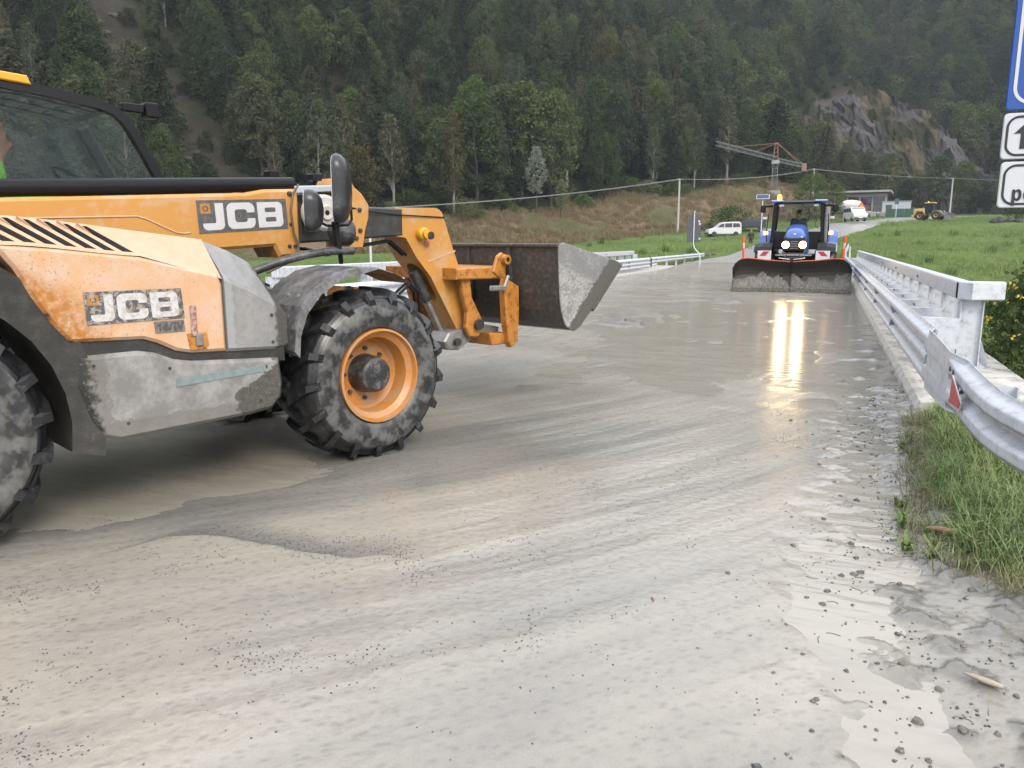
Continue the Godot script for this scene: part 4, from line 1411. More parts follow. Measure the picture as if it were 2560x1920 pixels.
func barrier(side: float) -> void:
	var right := side > 0
	var X := func(x: float) -> float:   # distances outwards from the kerb line
		return 0.83 + x if right else -8.55 - x
	var B := thing("bridge_barrier", "galvanised triple wave bridge barrier with box handrail, running along the kerb beside the meadow" if right else "galvanised bridge barrier along the far kerb, partly behind the telehandler", "barrier", Vector3.ZERO, 0.0)
	var fx: float = X.call(0.15)
	var z_near := -7.7 if right else -9.0
	var z_far := -46.5 if right else -41.0
	var w3 := []
	for q in wave_profile(3, 0.0, 0.53):
		w3.append(Vector2(q.x, q.y / 0.53))
	var w2 := []
	for q in wave_profile(2, 0.0, 0.31):
		w2.append(Vector2(q.x, q.y / 0.31))
	var zz := z_near - (0.3 if right else 0.0)
	while zz > z_far + 0.5:
		var e := maxf(zz - 4.5, z_far)
		var jog := 0.0015 * (int(zz * 10) % 3)
		beam(B, [[fx + jog * side, 0.22, 0.755, zz], [fx + (jog + 0.004) * side, 0.22, 0.755, e - 0.16]], w3, -side, M.zinc)
		zz = e
	# posts, spacers, stays
	var z := z_near - 2.35
	while z > z_far:
		var g := Geo.new()
		var px: float = X.call(0.72)
		for s in [-0.11, 0.11]:
			g.box(Vector3(px + s, 0.53, z), Vector3(0.012, 0.80, 0.10))
		g.box(Vector3(px, 0.53, z), Vector3(0.21, 0.80, 0.012))
		g.box(Vector3(px, 0.15, z), Vector3(0.34, 0.025, 0.26))
		part("post", g, M.zinc, B)
		g = Geo.new()
		var a: float = X.call(0.16)
		var b: float = X.call(0.61)
		g.box(Vector3((a + b) * 0.5, 0.52, z + 0.06), Vector3(absf(b - a), 0.34, 0.012))
		g.box(Vector3((a + b) * 0.5, 0.69, z), Vector3(absf(b - a), 0.012, 0.13))
		g.box(Vector3((a + b) * 0.5, 0.35, z), Vector3(absf(b - a), 0.012, 0.13))
		part("spacer", g, M.zinc, B)
		g = Geo.new()
		g.bar(Vector3(X.call(0.70), 0.88, z - 0.20), Vector3(X.call(0.92), 0.15, z - 0.1), 0.012, 0.07)
		part("stay", g, M.zinc, B)
		g = Geo.new()
		for y in [0.31, 0.66]:
			for dz in [-0.05, 0.05]:
				g.lathe([Vector2(0.016, 0), Vector2(0.014, 0.012), Vector2(0.002, 0.014)], Vector3(fx - side * 0.012, y - 0.18 + (0.36 if y > 0.5 else 0.18), z + dz), Vector3(-side, 0, 0), 6)
		part("beam_bolts", g, M.bolt, B).set_meta("kind", "stuff")
		z -= 1.5
	# box handrail behind, in bolted lengths
	var hx: float = X.call(0.635)
	zz = z_near - 2.3
	while zz > z_far + 0.3:
		var e := maxf(zz - 4.5, z_far + 2.0)
		var g := Geo.new()
		g.box(Vector3(hx, 1.01, (zz + e) * 0.5), Vector3(0.15, 0.20, zz - e - 0.006), 0.014)
		var rl := part("handrail", g, M.zinc, B)
		g = Geo.new()
		for dz in [0.12, 0.24]:
			g.lathe([Vector2(0.02, 0), Vector2(0.018, 0.014), Vector2(0.002, 0.016)], Vector3(hx - side * 0.075, 1.0, e + dz), Vector3(-side, 0, 0), 6)
		part("rail_bolts", g, M.bolt, rl).set_meta("kind", "stuff")
		zz = e
		if e <= z_far + 2.01:
			break
	if right:
		var g := Geo.new()
		g.prism(pv([[0.0, 0.0], [0.0, 0.16], [0.30, 0.16], [0.46, 0.16], [0.46, 0.0], [0.12, -0.14]]), Vector3(hx - 0.075, 0.91, -9.99), Vector3.RIGHT, Vector3(0, 0, -1), Vector3.UP, 0.0, 0.203, 0.012)
		part("rail_return", g, M.zinc, B)
	# change from triple to double wave, then the approach beam on posts
	if right:
		var g := Geo.new()
		var rings := []
		for k in [[-8.12, 0.22, 0.762, 0.9], [-7.92, 0.224, 0.766, 0.15], [-7.2, 0.26, 0.765, 0.04], [-6.5, 0.30, 0.742, 0.06], [-6.15, 0.325, 0.726, 1.0]]:
			var ring := PackedVector3Array()
			for q in w2:
				ring.append(Vector3(fx - side * (0.087 * (1.0 - k[3]) + (q.x + 0.004) * k[3]), lerpf(k[1], k[2], q.y), k[0]))
			for j in range(w2.size() - 1, -1, -1):
				ring.append(ring[j] + Vector3(side * 0.006, 0, 0))
			rings.append(ring)
		g.loft(rings, true, false, true)
		part("transition_plate", g, M.zinc, B)
		var A := thing("approach_barrier", "galvanised double wave barrier end curving away above the verge grass", "barrier", Vector3.ZERO, 0.0)
		var path := []
		for p in [[0.99, 0.325, 0.728, -6.3], [0.99, 0.325, 0.716, -6.0], [0.993, 0.325, 0.704, -5.5], [1.0, 0.33, 0.702, -5.1], [1.025, 0.345, 0.71, -4.75], [1.065, 0.36, 0.72, -4.45], [1.14, 0.375, 0.725, -4.15], [1.27, 0.38, 0.725, -3.9], [1.5, 0.38, 0.72, -3.65], [1.85, 0.38, 0.72, -3.45]]:
			path.append(p)
		var w2d := []
		for q in w2:
			w2d.append(Vector2(minf(q.x * 1.7, 0.083) * 0.95 + 0.02, q.y))
		beam(A, path, w2d, -1.0, M.zinc)
		for p in [[1.20, -5.75], [1.36, -4.0]]:
			g = Geo.new()
			for s in [-0.07, 0.07]:
				g.box(Vector3(p[0] - 0.08 + s, 0.28, p[1]), Vector3(0.01, 0.7, 0.10))
			g.box(Vector3(p[0] - 0.08, 0.28, p[1]), Vector3(0.13, 0.7, 0.01))
			part("post", g, M.zinc, A)
		g = Geo.new()
		for q in [[0.575, -6.22], [0.575, -6.38], [0.36, -6.25]]:
			g.lathe([Vector2(0.022, 0), Vector2(0.018, 0.012), Vector2(0.002, 0.014)], Vector3(0.893, q[0] + 0.06, q[1]), Vector3(-1, 0, 0), 8)
		part("lap_bolts", g, M.bolt, A).set_meta("kind", "stuff")
		# reflector between the waves
		g = Geo.new()
		g.prism(pv([[-0.20, -0.095], [0.14, -0.075], [0.17, -0.02], [-0.17, 0.115]]), Vector3(0.872, 0.525, -5.86), Vector3(0.05, 0, 1).normalized(), Vector3.UP, Vector3(-1, 0, 0), 0.0, 0.006)
		part("reflector_frame", g, mat(0.6, 0.6, 0.62, 0.4), A)
		g = Geo.new()
		g.prism(pv([[-0.182, -0.08], [0.125, -0.062], [0.15, -0.02], [-0.155, 0.095]]), Vector3(0.866, 0.525, -5.86), Vector3(0.05, 0, 1).normalized(), Vector3.UP, Vector3(-1, 0, 0), 0.0, 0.004)
		part("reflector", g, mat(0.5, 0.015, 0.03, 0.3), A)
		var F := thing("approach_barrier", "far barrier leading off the bridge beside the meadow, behind the plough", "barrier")
		beam(F, [[0.98, 0.24, 0.755, -46.4], [0.99, 0.42, 0.74, -48.0], [1.05, 0.62, 0.93, -54.0], [1.2, 0.85, 1.16, -60.0], [1.5, 1.15, 1.45, -68.0]], w2, -1.0, M.zinc)
		for k in 4:
			g = Geo.new()
			g.box(Vector3(1.16 + k * 0.1, 0.3 + k * 0.16, -49.0 - k * 4.5), Vector3(0.1, 0.9, 0.1))
			part("post", g, M.zinc, F)
	else:
		var A := thing("approach_barrier", "double wave barrier bending off the bridge on the left, below the grey sign back", "barrier")
		beam(A, [[-8.70, 0.22, 0.755, -41.0], [-8.70, 0.30, 0.755, -42.3]], w3, 1.0, M.zinc)
		beam(A, [[-8.70, 0.42, 0.755, -42.2], [-8.70, 0.44, 0.75, -46.0], [-8.68, 0.44, 0.75, -50.0], [-8.62, 0.44, 0.75, -55.0], [-8.55, 0.45, 0.75, -59.0]], w2, 1.0, M.zinc)
		for k in 6:
			var g := Geo.new()
			g.box(Vector3(-8.82, 0.3, -43.0 - k * 3.1), Vector3(0.1, 0.9, 0.1))
			part("post", g, M.zinc, A)


func build_sign() -> void:
	M.blue = mat(0.008, 0.075, 0.36, 0.35)
	M.sign_white = mat(0.62, 0.64, 0.68, 0.4)
	M.sign_black = mat(0.015, 0.015, 0.017, 0.45)
	var S := thing("road_sign", "blue road sign over two white plates, one with an arrow, at the right edge", "sign", Vector3(0.835, 0, -5.0))
	var g := Geo.new()
	g.tube([Vector3(0.40, -0.1, -0.06), Vector3(0.40, 3.4, -0.06)], 0.03, 14)
	part("post", g, M.zinc_dark, S)
	# each plate: lower left corner at x 0
	for q in [[-0.008, 2.243, 0.72, 1.05, "blue"], [-0.008, 1.990, 0.72, 0.238, "arrow"], [0.002, 1.733, 0.72, 0.243, "words"]]:
		var c := Vector3(q[0] + q[2] * 0.5, q[1] + q[3] * 0.5, 0)
		g = Geo.new()
		g.prism(rrect(q[2], q[3], 0.02, 3), c, Vector3.RIGHT, Vector3.UP, Vector3.BACK, -0.018, 0.0, 0.004)
		var pl := part("plate", g, M.blue if q[4] == "blue" else M.sign_white, S)
		# border band: rounded frame standing a hair proud
		var ins := 0.026 if q[4] == "blue" else 0.014
		var th := 0.016 if q[4] == "blue" else 0.012
		var ro := rrect(q[2] - 2 * ins, q[3] - 2 * ins, 0.09 if q[4] == "blue" else 0.06, 8)
		var ri := rrect(q[2] - 2 * ins - 2 * th, q[3] - 2 * ins - 2 * th, 0.09 - th if q[4] == "blue" else 0.06 - th, 8)
		g = Geo.new()
		for k in ro.size():
			var k2 := (k + 1) % ro.size()
			var z := Vector3(0, 0, 0.0025)
			g.quad(c + Vector3(ro[k].x, ro[k].y, 0) + z, c + Vector3(ro[k2].x, ro[k2].y, 0) + z, c + Vector3(ri[k2].x, ri[k2].y, 0) + z, c + Vector3(ri[k].x, ri[k].y, 0) + z)
		part("border", g, M.sign_white if q[4] == "blue" else M.sign_black, pl)
		if q[4] == "arrow":
			g = Geo.new()
			g.prism(pv([[0, 0.15], [-0.067, 0.080], [-0.035, 0.080], [-0.035, -0.0], [0.035, -0.0], [0.035, 0.080], [0.067, 0.080]]), Vector3(0.112, q[1] + 0.052, 0), Vector3.RIGHT, Vector3.UP, Vector3.BACK, 0.0, 0.003)
			part("arrow", g, M.sign_black, pl)
		if q[4] == "words":
			text_on(pl, "lettering", "po", Vector3(0.060, q[1] + 0.075, 0.002), 0.080, 0.0, M.sign_black, 0.85)


func blade_clump(n: int, h: float, spread: float, w: float, seed_: int, cols: Array, lean := 0.6) -> ArrayMesh:
	var r := RandomNumberGenerator.new()
	r.seed = seed_
	var g := Geo.new()
	for k in n:
		var o := Vector3(r.randf_range(-spread, spread), 0, r.randf_range(-spread, spread))
		var a := r.randf() * TAU
		var dir := Vector3(cos(a), 0, sin(a))
		var sd := Vector3(-sin(a), 0, cos(a)) * w * r.randf_range(0.7, 1.2)
		var hh := h * r.randf_range(0.5, 1.15)
		var l := lean * r.randf_range(0.2, 1.3) * hh
		g.col = cols[r.randi() % cols.size()]
		var p0 := o
		var p1 := o + Vector3.UP * hh * 0.5 + dir * l * 0.22
		var p2 := o + Vector3.UP * hh * 0.85 + dir * l * 0.6
		var p3 := o + Vector3.UP * hh * (1.0 - 0.25 * l / hh) + dir * l
		g.quad(p0 - sd, p0 + sd, p1 + sd * 0.8, p1 - sd * 0.8)
		g.quad(p1 - sd * 0.8, p1 + sd * 0.8, p2 + sd * 0.5, p2 - sd * 0.5)
		g.tri(p2 - sd * 0.5, p2 + sd * 0.5, p3)
	return g.mesh()


func spin(p: Vector3, s: float, tilt := 0.0) -> Transform3D:
	var b := Basis(Vector3.UP, rng.randf() * TAU)
	if tilt > 0.0:
		b = Basis(Vector3(rng.randf_range(-1, 1), 0, rng.randf_range(-1, 1)).normalized(), rng.randf() * tilt) * b
	return Transform3D(b.scaled(Vector3.ONE * s), p)


func build_grass() -> void:
	M.grass = StandardMaterial3D.new()
	M.grass.vertex_color_use_as_albedo = true
	M.grass.albedo_color = lin(1, 1, 1)
	M.grass.roughness = 0.7
	M.grass.metallic_specular = 0.2
	M.grass.backlight_enabled = true
	M.grass.backlight = Color(0.25, 0.32, 0.12)
	var greens := [Color(0.21, 0.30, 0.10), Color(0.25, 0.35, 0.125), Color(0.17, 0.25, 0.10), Color(0.30, 0.38, 0.18), Color(0.23, 0.31, 0.16), Color(0.46, 0.42, 0.26)]
	for v in 3:
		var m := blade_clump(16, 0.17, 0.05, 0.0026, 200 + v, greens, 0.75)
		var xf := []
		for k in 2100:
			var z := rng.randf_range(-8.2, -3.5)
			var x := rng.randf_range(0.4, 2.7)
			var e := lerps(-z, [[3.5, 1.15], [3.9, 0.72], [4.3, 0.58], [5.1, 0.63], [7.5, 0.84], [8.2, 0.95]]) + 0.14 * m_patch.get_noise_2d(x * 6.0, z * 6.0)
			if x < e or (z < -7.55 and x < 2.05):
				continue
			var edge := smoothstep(0.0, 0.3, x - e)
			if rng.randf() > 0.35 + edge:
				continue
			var y := mud_y(x, z) if x < 1.9 else ground_y(x, z)
			xf.append(spin(Vector3(x, y - 0.012, z), lerpf(0.5, 1.15, edge) * rng.randf_range(0.75, 1.25), 0.25))
		stuff("verge_grass" if v == 0 else "verge_grass_%03d" % v, m, M.grass, xf, "long green grass on the verge below the curved barrier end", "grass")
	var wm := blade_clump(11, 0.09, 0.015, 0.011, 225, [Color(0.13, 0.2, 0.07), Color(0.17, 0.24, 0.09)], 1.6)
	for k in 34:
		var z := rng.randf_range(-7.2, -3.7)
		var x := lerps(-z, [[3.7, 0.8], [4.3, 0.56], [5.1, 0.6], [7.5, 0.82]]) + rng.randf_range(-0.12, 0.35)
		var o := mi(numbered("weed"), wm, M.grass, self)
		o.transform = spin(Vector3(x, mud_y(x, z) - 0.005, z), rng.randf_range(0.6, 1.3))
		tag(o, "small broad leaved weed at the edge of the verge grass", "weed", "weeds in the verge")
	# straw tufts at the muddy rim
	var straw := blade_clump(12, 0.12, 0.05, 0.002, 230, [Color(0.28, 0.25, 0.15), Color(0.2, 0.2, 0.1), Color(0.33, 0.3, 0.2)], 1.4)
	var xs := []
	for k in 260:
		var z := rng.randf_range(-7.4, -3.3)
		var e := lerps(-z, [[3.3, 1.2], [3.9, 0.72], [4.3, 0.58], [5.1, 0.63], [7.5, 0.84]])
		var x := e + rng.randf_range(-0.12, 0.12)
		xs.append(spin(Vector3(x, mud_y(x, z) - 0.01, z), rng.randf_range(0.5, 1.1), 0.5))
	stuff("straw_tufts", straw, M.grass, xs, "flattened straw coloured tufts where the verge meets the mud", "grass")
	# meadows
	var meadow := [Color(0.20, 0.285, 0.09), Color(0.165, 0.24, 0.08), Color(0.235, 0.32, 0.11), Color(0.27, 0.30, 0.14)]
	for v in 2:
		var m := blade_clump(22, 0.17, 0.22, 0.006, 240 + v, meadow, 0.7)
		var xf := []
		for k in 26000:
			var d := 10.0 + 125.0 * pow(rng.randf(), 1.4)
			var a := deg_to_rad(rng.randf_range(-32.0, 14.0))
			var x := d * sin(a)
			var z := -d * cos(a)
			var rx := x - road_x(-z)
			if absf(rx) < road_half(-z) + (1.3 if -z < 52 else 0.6) or foot(x, z) > -11.0:
				continue
			if rx < 0 and -z < 24:
				continue
			if rng.randf() > 0.45 + 1.5 * n_mid.get_noise_2d(x * 0.7 + 30.0, z * 0.7):
				continue
			var y := ground_y(x, z)
			xf.append(spin(Vector3(x, y - 0.03, z), rng.randf_range(0.6, 1.3) * (1.0 + d * 0.006) * (1.0 + 1.2 * maxf(0.0, n_mid.get_noise_2d(x * 1.5, z * 1.5))), 0.3))
		stuff("meadow_grass" if v == 0 else "meadow_grass_001", m, M.grass, xf, "green meadow grass on both sides of the far bridge end", "grass")
	var dryc := [Color(0.27, 0.19, 0.12), Color(0.22, 0.155, 0.095), Color(0.32, 0.24, 0.15), Color(0.2, 0.17, 0.09), Color(0.15, 0.15, 0.07)]
	var dm := blade_clump(26, 0.75, 0.4, 0.018, 250, dryc, 0.9)
	var dx := []
	for k in 16000:
		var d := 70.0 + 85.0 * rng.randf()
		var a := deg_to_rad(rng.randf_range(-34.0, 1.0))
		var x := d * sin(a)
		var z := -d * cos(a)
		var f := foot(x, z)
		if f < -14.5 or f > 3.0 or absf(x - road_x(-z)) < 6.0:
			continue
		if n_mid.get_noise_2d(x * 0.8, z * 0.8) > 0.18:
			continue
		dx.append(spin(Vector3(x, ground_y(x, z) - 0.05, z), rng.randf_range(0.5, 1.3), 0.3))
	stuff("dry_grass", dm, M.grass, dx, "dry brown grass and weeds on the bank below the forest", "grass")
	# coarse tussocks in the meadow
	var tm := blade_clump(60, 0.55, 0.28, 0.010, 260, [Color(0.06, 0.12, 0.03), Color(0.08, 0.14, 0.04), Color(0.05, 0.1, 0.035)], 0.8)
	for k in 46:
		var d := rng.randf_range(20.0, 105.0)
		var a := deg_to_rad(rng.randf_range(2.0, 11.5)) if k < 26 else deg_to_rad(rng.randf_range(-24.0, -9.0))
		var p := Vector3(d * sin(a), 0, -d * cos(a))
		if k >= 26 and (d < 55.0 or foot(p.x, p.z) > -12.0):
			continue
		if absf(p.x - road_x(d)) < road_half(d) + 1.5:
			continue
		p.y = ground_y(p.x, p.z) - 0.05
		var o := mi(numbered("grass_tussock"), tm, M.grass, self)
		o.transform = spin(p, rng.randf_range(0.7, 1.7))
		tag(o, "dark green tussock standing out of the meadow", "tussock", "tussocks in the meadow")

# ---------------------------------------------------------------- lamps
func glow_mat(r: float, g: float, b: float, e: float) -> StandardMaterial3D:
	var m := mat(r, g, b, 0.3)
	m.emission_enabled = true
	m.emission = lin(r, g, b)
	m.emission_energy_multiplier = e
	return m


# ---------------------------------------------------------------- tractor with snow plough
func build_tractor() -> void:
	M.blue_paint = mat(0.055, 0.13, 0.40, 0.22)
	M.tractor_black = mat(0.012, 0.012, 0.013, 0.45)
	M.tractor_black.metallic_specular = 0.3
	M.plough_black = nmat([[0.0, 0.012, 0.01, 0.009], [0.6, 0.025, 0.02, 0.017], [1.0, 0.09, 0.075, 0.06]], 1.2, 0.4, 0.0, 131)
	M.plough_orange = nmat([[0.0, 0.35, 0.06, 0.015], [0.6, 0.5, 0.09, 0.015], [1.0, 0.35, 0.15, 0.08]], 1.2, 0.45, 0.0, 132)
	M.crust = nmat([[0.0, 0.02, 0.019, 0.017], [0.4, 0.06, 0.056, 0.048], [0.55, 0.15, 0.14, 0.12], [1.0, 0.27, 0.255, 0.22]], 1.6, 0.5, 0.0, 133, 0.03, 0.12, 0.45)
	var T := thing("tractor", "blue tractor with lit headlamps pushing a wide muddy snow plough towards the camera", "tractor", Vector3(-1.04, 0, -27.6), PI)
	var g := Geo.new()
	# front wheels at x 0, rear wheels at x -2.7
	for s in [-1.0, 1.0]:
		wheel(T, V(0.0, 0.72, 0.98 * s), s, 0.72, 0.48, 0.36, 18, M.tyre, M.blue_paint, M.black_dust, 0.045)
		wheel(T, V(-2.7, 0.95, 1.0 * s), s, 0.95, 0.6, 0.5, 20, M.tyre, M.blue_paint, M.black_dust, 0.05)
	g.tube([V(0, 0.72, -0.9), V(0, 0.72, 0.9)], 0.13, 10)
	part("front_axle", g, M.tractor_black, T)
	g = Geo.new()
	g.tube([V(-2.7, 0.95, -0.9), V(-2.7, 0.95, 0.9)], 0.2, 10)
	part("rear_axle", g, M.tractor_black, T)
	g = Geo.new()
	g.box(V(-1.2, 0.95, 0), Vector3(0.6, 0.7, 3.4), 0.05)
	part("chassis", g, M.tractor_black, T)
	# bonnet: rings along x
	g = Geo.new()
	var rings := []
	for q in [[0.78, 0.30, 1.20, 1.52, 0.5], [0.80, 0.34, 1.18, 1.68, 0.6], [0.70, 0.355, 1.18, 1.86, 0.7], [0.45, 0.365, 1.18, 1.99, 0.8], [0.0, 0.38, 1.18, 2.07, 0.85], [-0.6, 0.40, 1.18, 2.13, 0.9], [-1.0, 0.41, 1.18, 2.15, 0.9]]:
		var ring := PackedVector3Array()
		for k in 17:
			var a := PI * k / 16.0
			var e: float = q[4]
			var cx := signf(cos(a)) * pow(absf(cos(a)), 0.5)
			ring.append(V(q[0], lerpf(q[2], q[3], pow(sin(a), 0.55)), cx * q[1] * (1.0 - 0.12 * pow(sin(a), 3.0) * (1.0 - e * 0.5))))
		rings.append(ring)
	g.loft(rings, false, true)
	var hood := part("bonnet", g, M.blue_paint, T)
	g = Geo.new()
	g.box(V(0.815, 1.80, 0), Vector3(0.07, 0.05, 0.02), 0.008)
	part("badge", g, M.sign_white, hood)
	# nose with grille and headlamps
	g = Geo.new()
	slab(g, [[0.72, 1.72], [0.82, 1.66], [0.86, 1.50], [0.85, 1.28], [0.72, 1.22]], -0.33, 0.33, 0.03)
	part("nose", g, M.tractor_black, T)
	for k in 5:
		g = Geo.new()
		g.box(V(0.868, 1.34 + 0.055 * k, 0), Vector3(0.24, 0.02, 0.02), 0.005)
		part("grille_bar", g, M.steel, T)
	for s in [-1.0, 1.0]:
		g = Geo.new()
		g.tube([V(-0.9, 1.3, s * 0.95), V(-0.86, 1.9, s * 1.0), V(-0.88, 2.5, s * 0.95)], 0.018, 6)
		part("grab_rail", g, M.tractor_black, T)
		g = Geo.new()
		slab(g, [[-0.75, 0.55], [-0.7, 1.25], [-1.5, 1.3], [-1.5, 0.5]], s * 0.75 - 0.14, s * 0.75 + 0.14, 0.03)
		part("fuel_tank", g, M.tractor_black, T)
		g = Geo.new()
		g.tube([V(0.95, 1.02, s * 0.18), V(1.25, 1.15, s * 0.2), V(1.5, 0.95, s * 0.25), V(1.6, 0.8, s * 0.3)], 0.016, 6)
		part("plough_hose", g, M.tractor_black, T)
	for s in [-0.26, 0.26]:
		g = Geo.new()
		g.lathe([Vector2(0.115, -0.02), Vector2(0.115, 0.0), Vector2(0.06, 0.02), Vector2(0.002, 0.026)], V(0.87, 1.46, s), V(1, 0, 0), 18)
		part("headlamp", g, glow_mat(1.0, 0.66, 0.26, 7.0), T)
		var l := SpotLight3D.new()
		l.name = "headlamp_beam"
		T.add_child(l, true)
		l.position = V(0.93, 1.46, s)
		l.rotation_degrees = Vector3(-6, 0, 0)
		l.light_color = Color(1.0, 0.86, 0.62)
		l.light_energy = 0.9
		l.spot_angle = 32.0
		l.spot_range = 60.0
		l.spot_attenuation = 2.0
		l.light_size = 0.09
		l.shadow_enabled = true
	# front weights and hitch
	g = Geo.new()
	slab(g, [[0.55, 1.22], [0.95, 1.20], [1.0, 1.05], [0.98, 0.80], [0.55, 0.75]], -0.32, 0.32, 0.03)
	part("front_hitch", g, M.plough_black, T)
	g = Geo.new()
	g.bar(V(1.0, 1.13, -0.55), V(1.0, 1.13, 0.55), 0.06, 0.05, 0.01)
	part("hitch_bar", g, M.steel, T)
	for s in [-0.3, 0.3]:
		g = Geo.new()
		g.bar(V(0.9, 0.75, s), V(1.65, 0.5, s), 0.1, 0.14, 0.02)
		part("push_arm", g, M.plough_black, T)
	# front fenders and striped plates
	for s in [-1.0, 1.0]:
		g = Geo.new()
		rings = []
		for k in 8:
			var a := deg_to_rad(40.0 + k * 17.0)
			rings.append(PackedVector3Array([V(cos(a) * 0.80, 0.72 + sin(a) * 0.80, s * 0.70), V(cos(a) * 0.82, 0.72 + sin(a) * 0.82, s * 0.98), V(cos(a) * 0.78, 0.72 + sin(a) * 0.78, s * 1.26), V(cos(a) * 0.76, 0.72 + sin(a) * 0.76, s * 1.26), V(cos(a) * 0.78, 0.72 + sin(a) * 0.78, s * 0.70)]))
		g.loft(rings, true, false, true)
		part("front_fender", g, M.tractor_black, T)
		g = Geo.new()
		g.box(V(1.1, 1.13, s * 0.88), Vector3(0.42, 0.29, 0.02), 0.006)
		var pl := part("warning_plate", g, M.sign_white, T)
		g = Geo.new()
		g.prism(pv([[-0.16, 0.115], [0.02, 0.115], [0.15, -0.03], [-0.03, -0.03]]), V(1.112, 1.14, s * 0.88), Vector3(s, 0, 0), Vector3.UP, V(1, 0, 0), 0.0, 0.004)
		part("red_stripe", g, mat(0.42, 0.02, 0.03, 0.4), pl)
		g = Geo.new()
		g.bar(V(1.08, 1.0, s * 0.6), V(1.08, 1.13, s * 0.8), 0.04, 0.04)
		part("plate_bracket", g, M.tractor_black, T)
		# rear fender with lamp
		g = Geo.new()
		rings = []
		for k in 9:
			var a := deg_to_rad(15.0 + k * 18.0)
			rings.append(PackedVector3Array([V(-2.7 + cos(a) * 1.06, 0.95 + sin(a) * 1.06, s * 0.72), V(-2.7 + cos(a) * 1.08, 0.95 + sin(a) * 1.08, s * 1.05), V(-2.7 + cos(a) * 1.02, 0.95 + sin(a) * 1.02, s * 1.31), V(-2.7 + cos(a) * 0.98, 0.95 + sin(a) * 0.98, s * 1.31), V(-2.7 + cos(a) * 1.02, 0.95 + sin(a) * 1.02, s * 0.72)]))
		g.loft(rings, true, false, true)
		part("rear_fender", g, M.blue_paint, T)
		g = Geo.new()
		g.box(V(-1.52, 1.86, s * 1.07), Vector3(0.15, 0.12, 0.07), 0.02)
		part("position_lamp", g, glow_mat(1.0, 0.42, 0.10, 5.0), T)
		# mirror, side lamp and roof lamp
		g = Geo.new()
		g.box(V(-1.2, 2.68, s * 1.17), Vector3(0.17, 0.25, 0.07), 0.03)
		part("mirror", g, M.tractor_black, T)
		g = Geo.new()
		g.bar(V(-1.3, 2.78, s * 0.85), V(-1.22, 2.76, s * 1.17), 0.04, 0.06, 0.01)
		part("mirror_arm", g, M.tractor_black, T)
		g = Geo.new()
		g.box(V(-1.1, 2.36, s * 1.08), Vector3(0.14, 0.09, 0.06), 0.015)
		part("side_lamp", g, M.sign_white, T)
		g = Geo.new()
		g.box(V(-0.93, 2.78, s * 0.55), Vector3(0.16, 0.09, 0.06), 0.015)
		part("roof_lamp", g, M.sign_white, T)
	# cab
	var C := Node3D.new()
	C.name = "cab"
	T.add_child(C, true)
	g = Geo.new()
	slab(g, [[-0.85, 2.83], [-0.82, 2.88], [-1.0, 2.95], [-2.4, 2.98], [-2.6, 2.88], [-2.5, 2.82]], -0.72, 0.72, 0.02)
	part("roof", g, M.tractor_black, C)
	for s in [-1.0, 1.0]:
		g = Geo.new()
		slab(g, [[-0.86, 2.86], [-0.84, 2.92], [-1.0, 2.965], [-2.4, 2.985], [-2.6, 2.90], [-2.5, 2.86]], s * 0.70 - 0.22, s * 0.70 + 0.22, 0.03)
		part("roof_edge", g, M.blue_paint, C)
		for q in [[-1.0, 1.75, -0.98, 2.84, 0.80, 0.10], [-1.75, 1.6, -1.75, 2.84, 0.86, 0.08], [-2.5, 1.7, -2.4, 2.84, 0.82, 0.1]]:
			g = Geo.new()
			g.bar(V(q[0], q[1] - 0.3, s * q[4] * 1.02), V(q[2], q[3], s * q[4] * 0.93), 0.11, q[5], 0.015, Vector3(0, 0, 1))
			part("pillar", g, M.tractor_black, C)
		g = Geo.new()
		g.quad(V(-1.0, 1.5, s * 0.84), V(-2.45, 1.5, s * 0.84), V(-2.4, 2.84, s * 0.78), V(-0.98, 2.84, s * 0.77))
		part("side_window", g, M.glass, C)
		g = Geo.new()
		g.box(V(-1.6, 1.35, s * 0.78), Vector3(0.14, 0.7, 1.5), 0.03)
		part("door_sill", g, M.tractor_black, C)
	g = Geo.new()
	g.quad(V(-0.94, 1.9, -0.72), V(-0.94, 1.9, 0.72), V(-0.92, 2.83, 0.68), V(-0.92, 2.83, -0.68))
	part("windscreen", g, M.glass, C)
	g = Geo.new()
	g.box(V(-1.0, 1.6, 0), Vector3(1.5, 0.6, 0.12), 0.03)
	part("bulkhead", g, M.tractor_black, C)
	g = Geo.new()
	g.box(V(-1.85, 1.72, 0), Vector3(0.55, 0.14, 0.5), 0.05)
	g.box(V(-2.1, 2.05, 0), Vector3(0.55, 0.65, 0.12), 0.05)
	part("seat", g, M.tractor_black, C)
	g = Geo.new()
	g.tube(ring_pts(V(-1.3, 2.0, 0), V(0.55, 0.8, 0), 0.2, 20), 0.016, 6, false)
	g.tube([V(-1.1, 1.7, 0), V(-1.3, 2.0, 0)], 0.035, 8)
	part("steering_wheel", g, M.tractor_black, C)
	g = Geo.new()
	g.bar(V(-0.915, 2.82, -0.1), V(-0.90, 2.35, -0.52), 0.015, 0.02)
	g.tube([V(-0.9, 2.45, -0.52), V(-0.9, 2.3, -0.6), V(-0.9, 2.1, -0.55), V(-0.9, 2.0, -0.68)], 0.012, 6)
	part("wiper", g, M.tractor_black, C)
	g = Geo.new()
	g.tube([V(-0.95, 1.45, -0.93), V(-0.95, 2.0, -0.93), V(-0.95, 2.72, -0.93)], [0.07, 0.085, 0.085], 14)
	part("exhaust", g, M.steel, T)
	g = Geo.new()
	g.tube([V(-1.4, 2.9, 0.92), V(-1.4, 3.0, 0.92)], 0.03, 8)
	g.tube([V(-1.3, 2.86, 0.75), V(-1.35, 2.93, 0.92)], 0.03, 8)
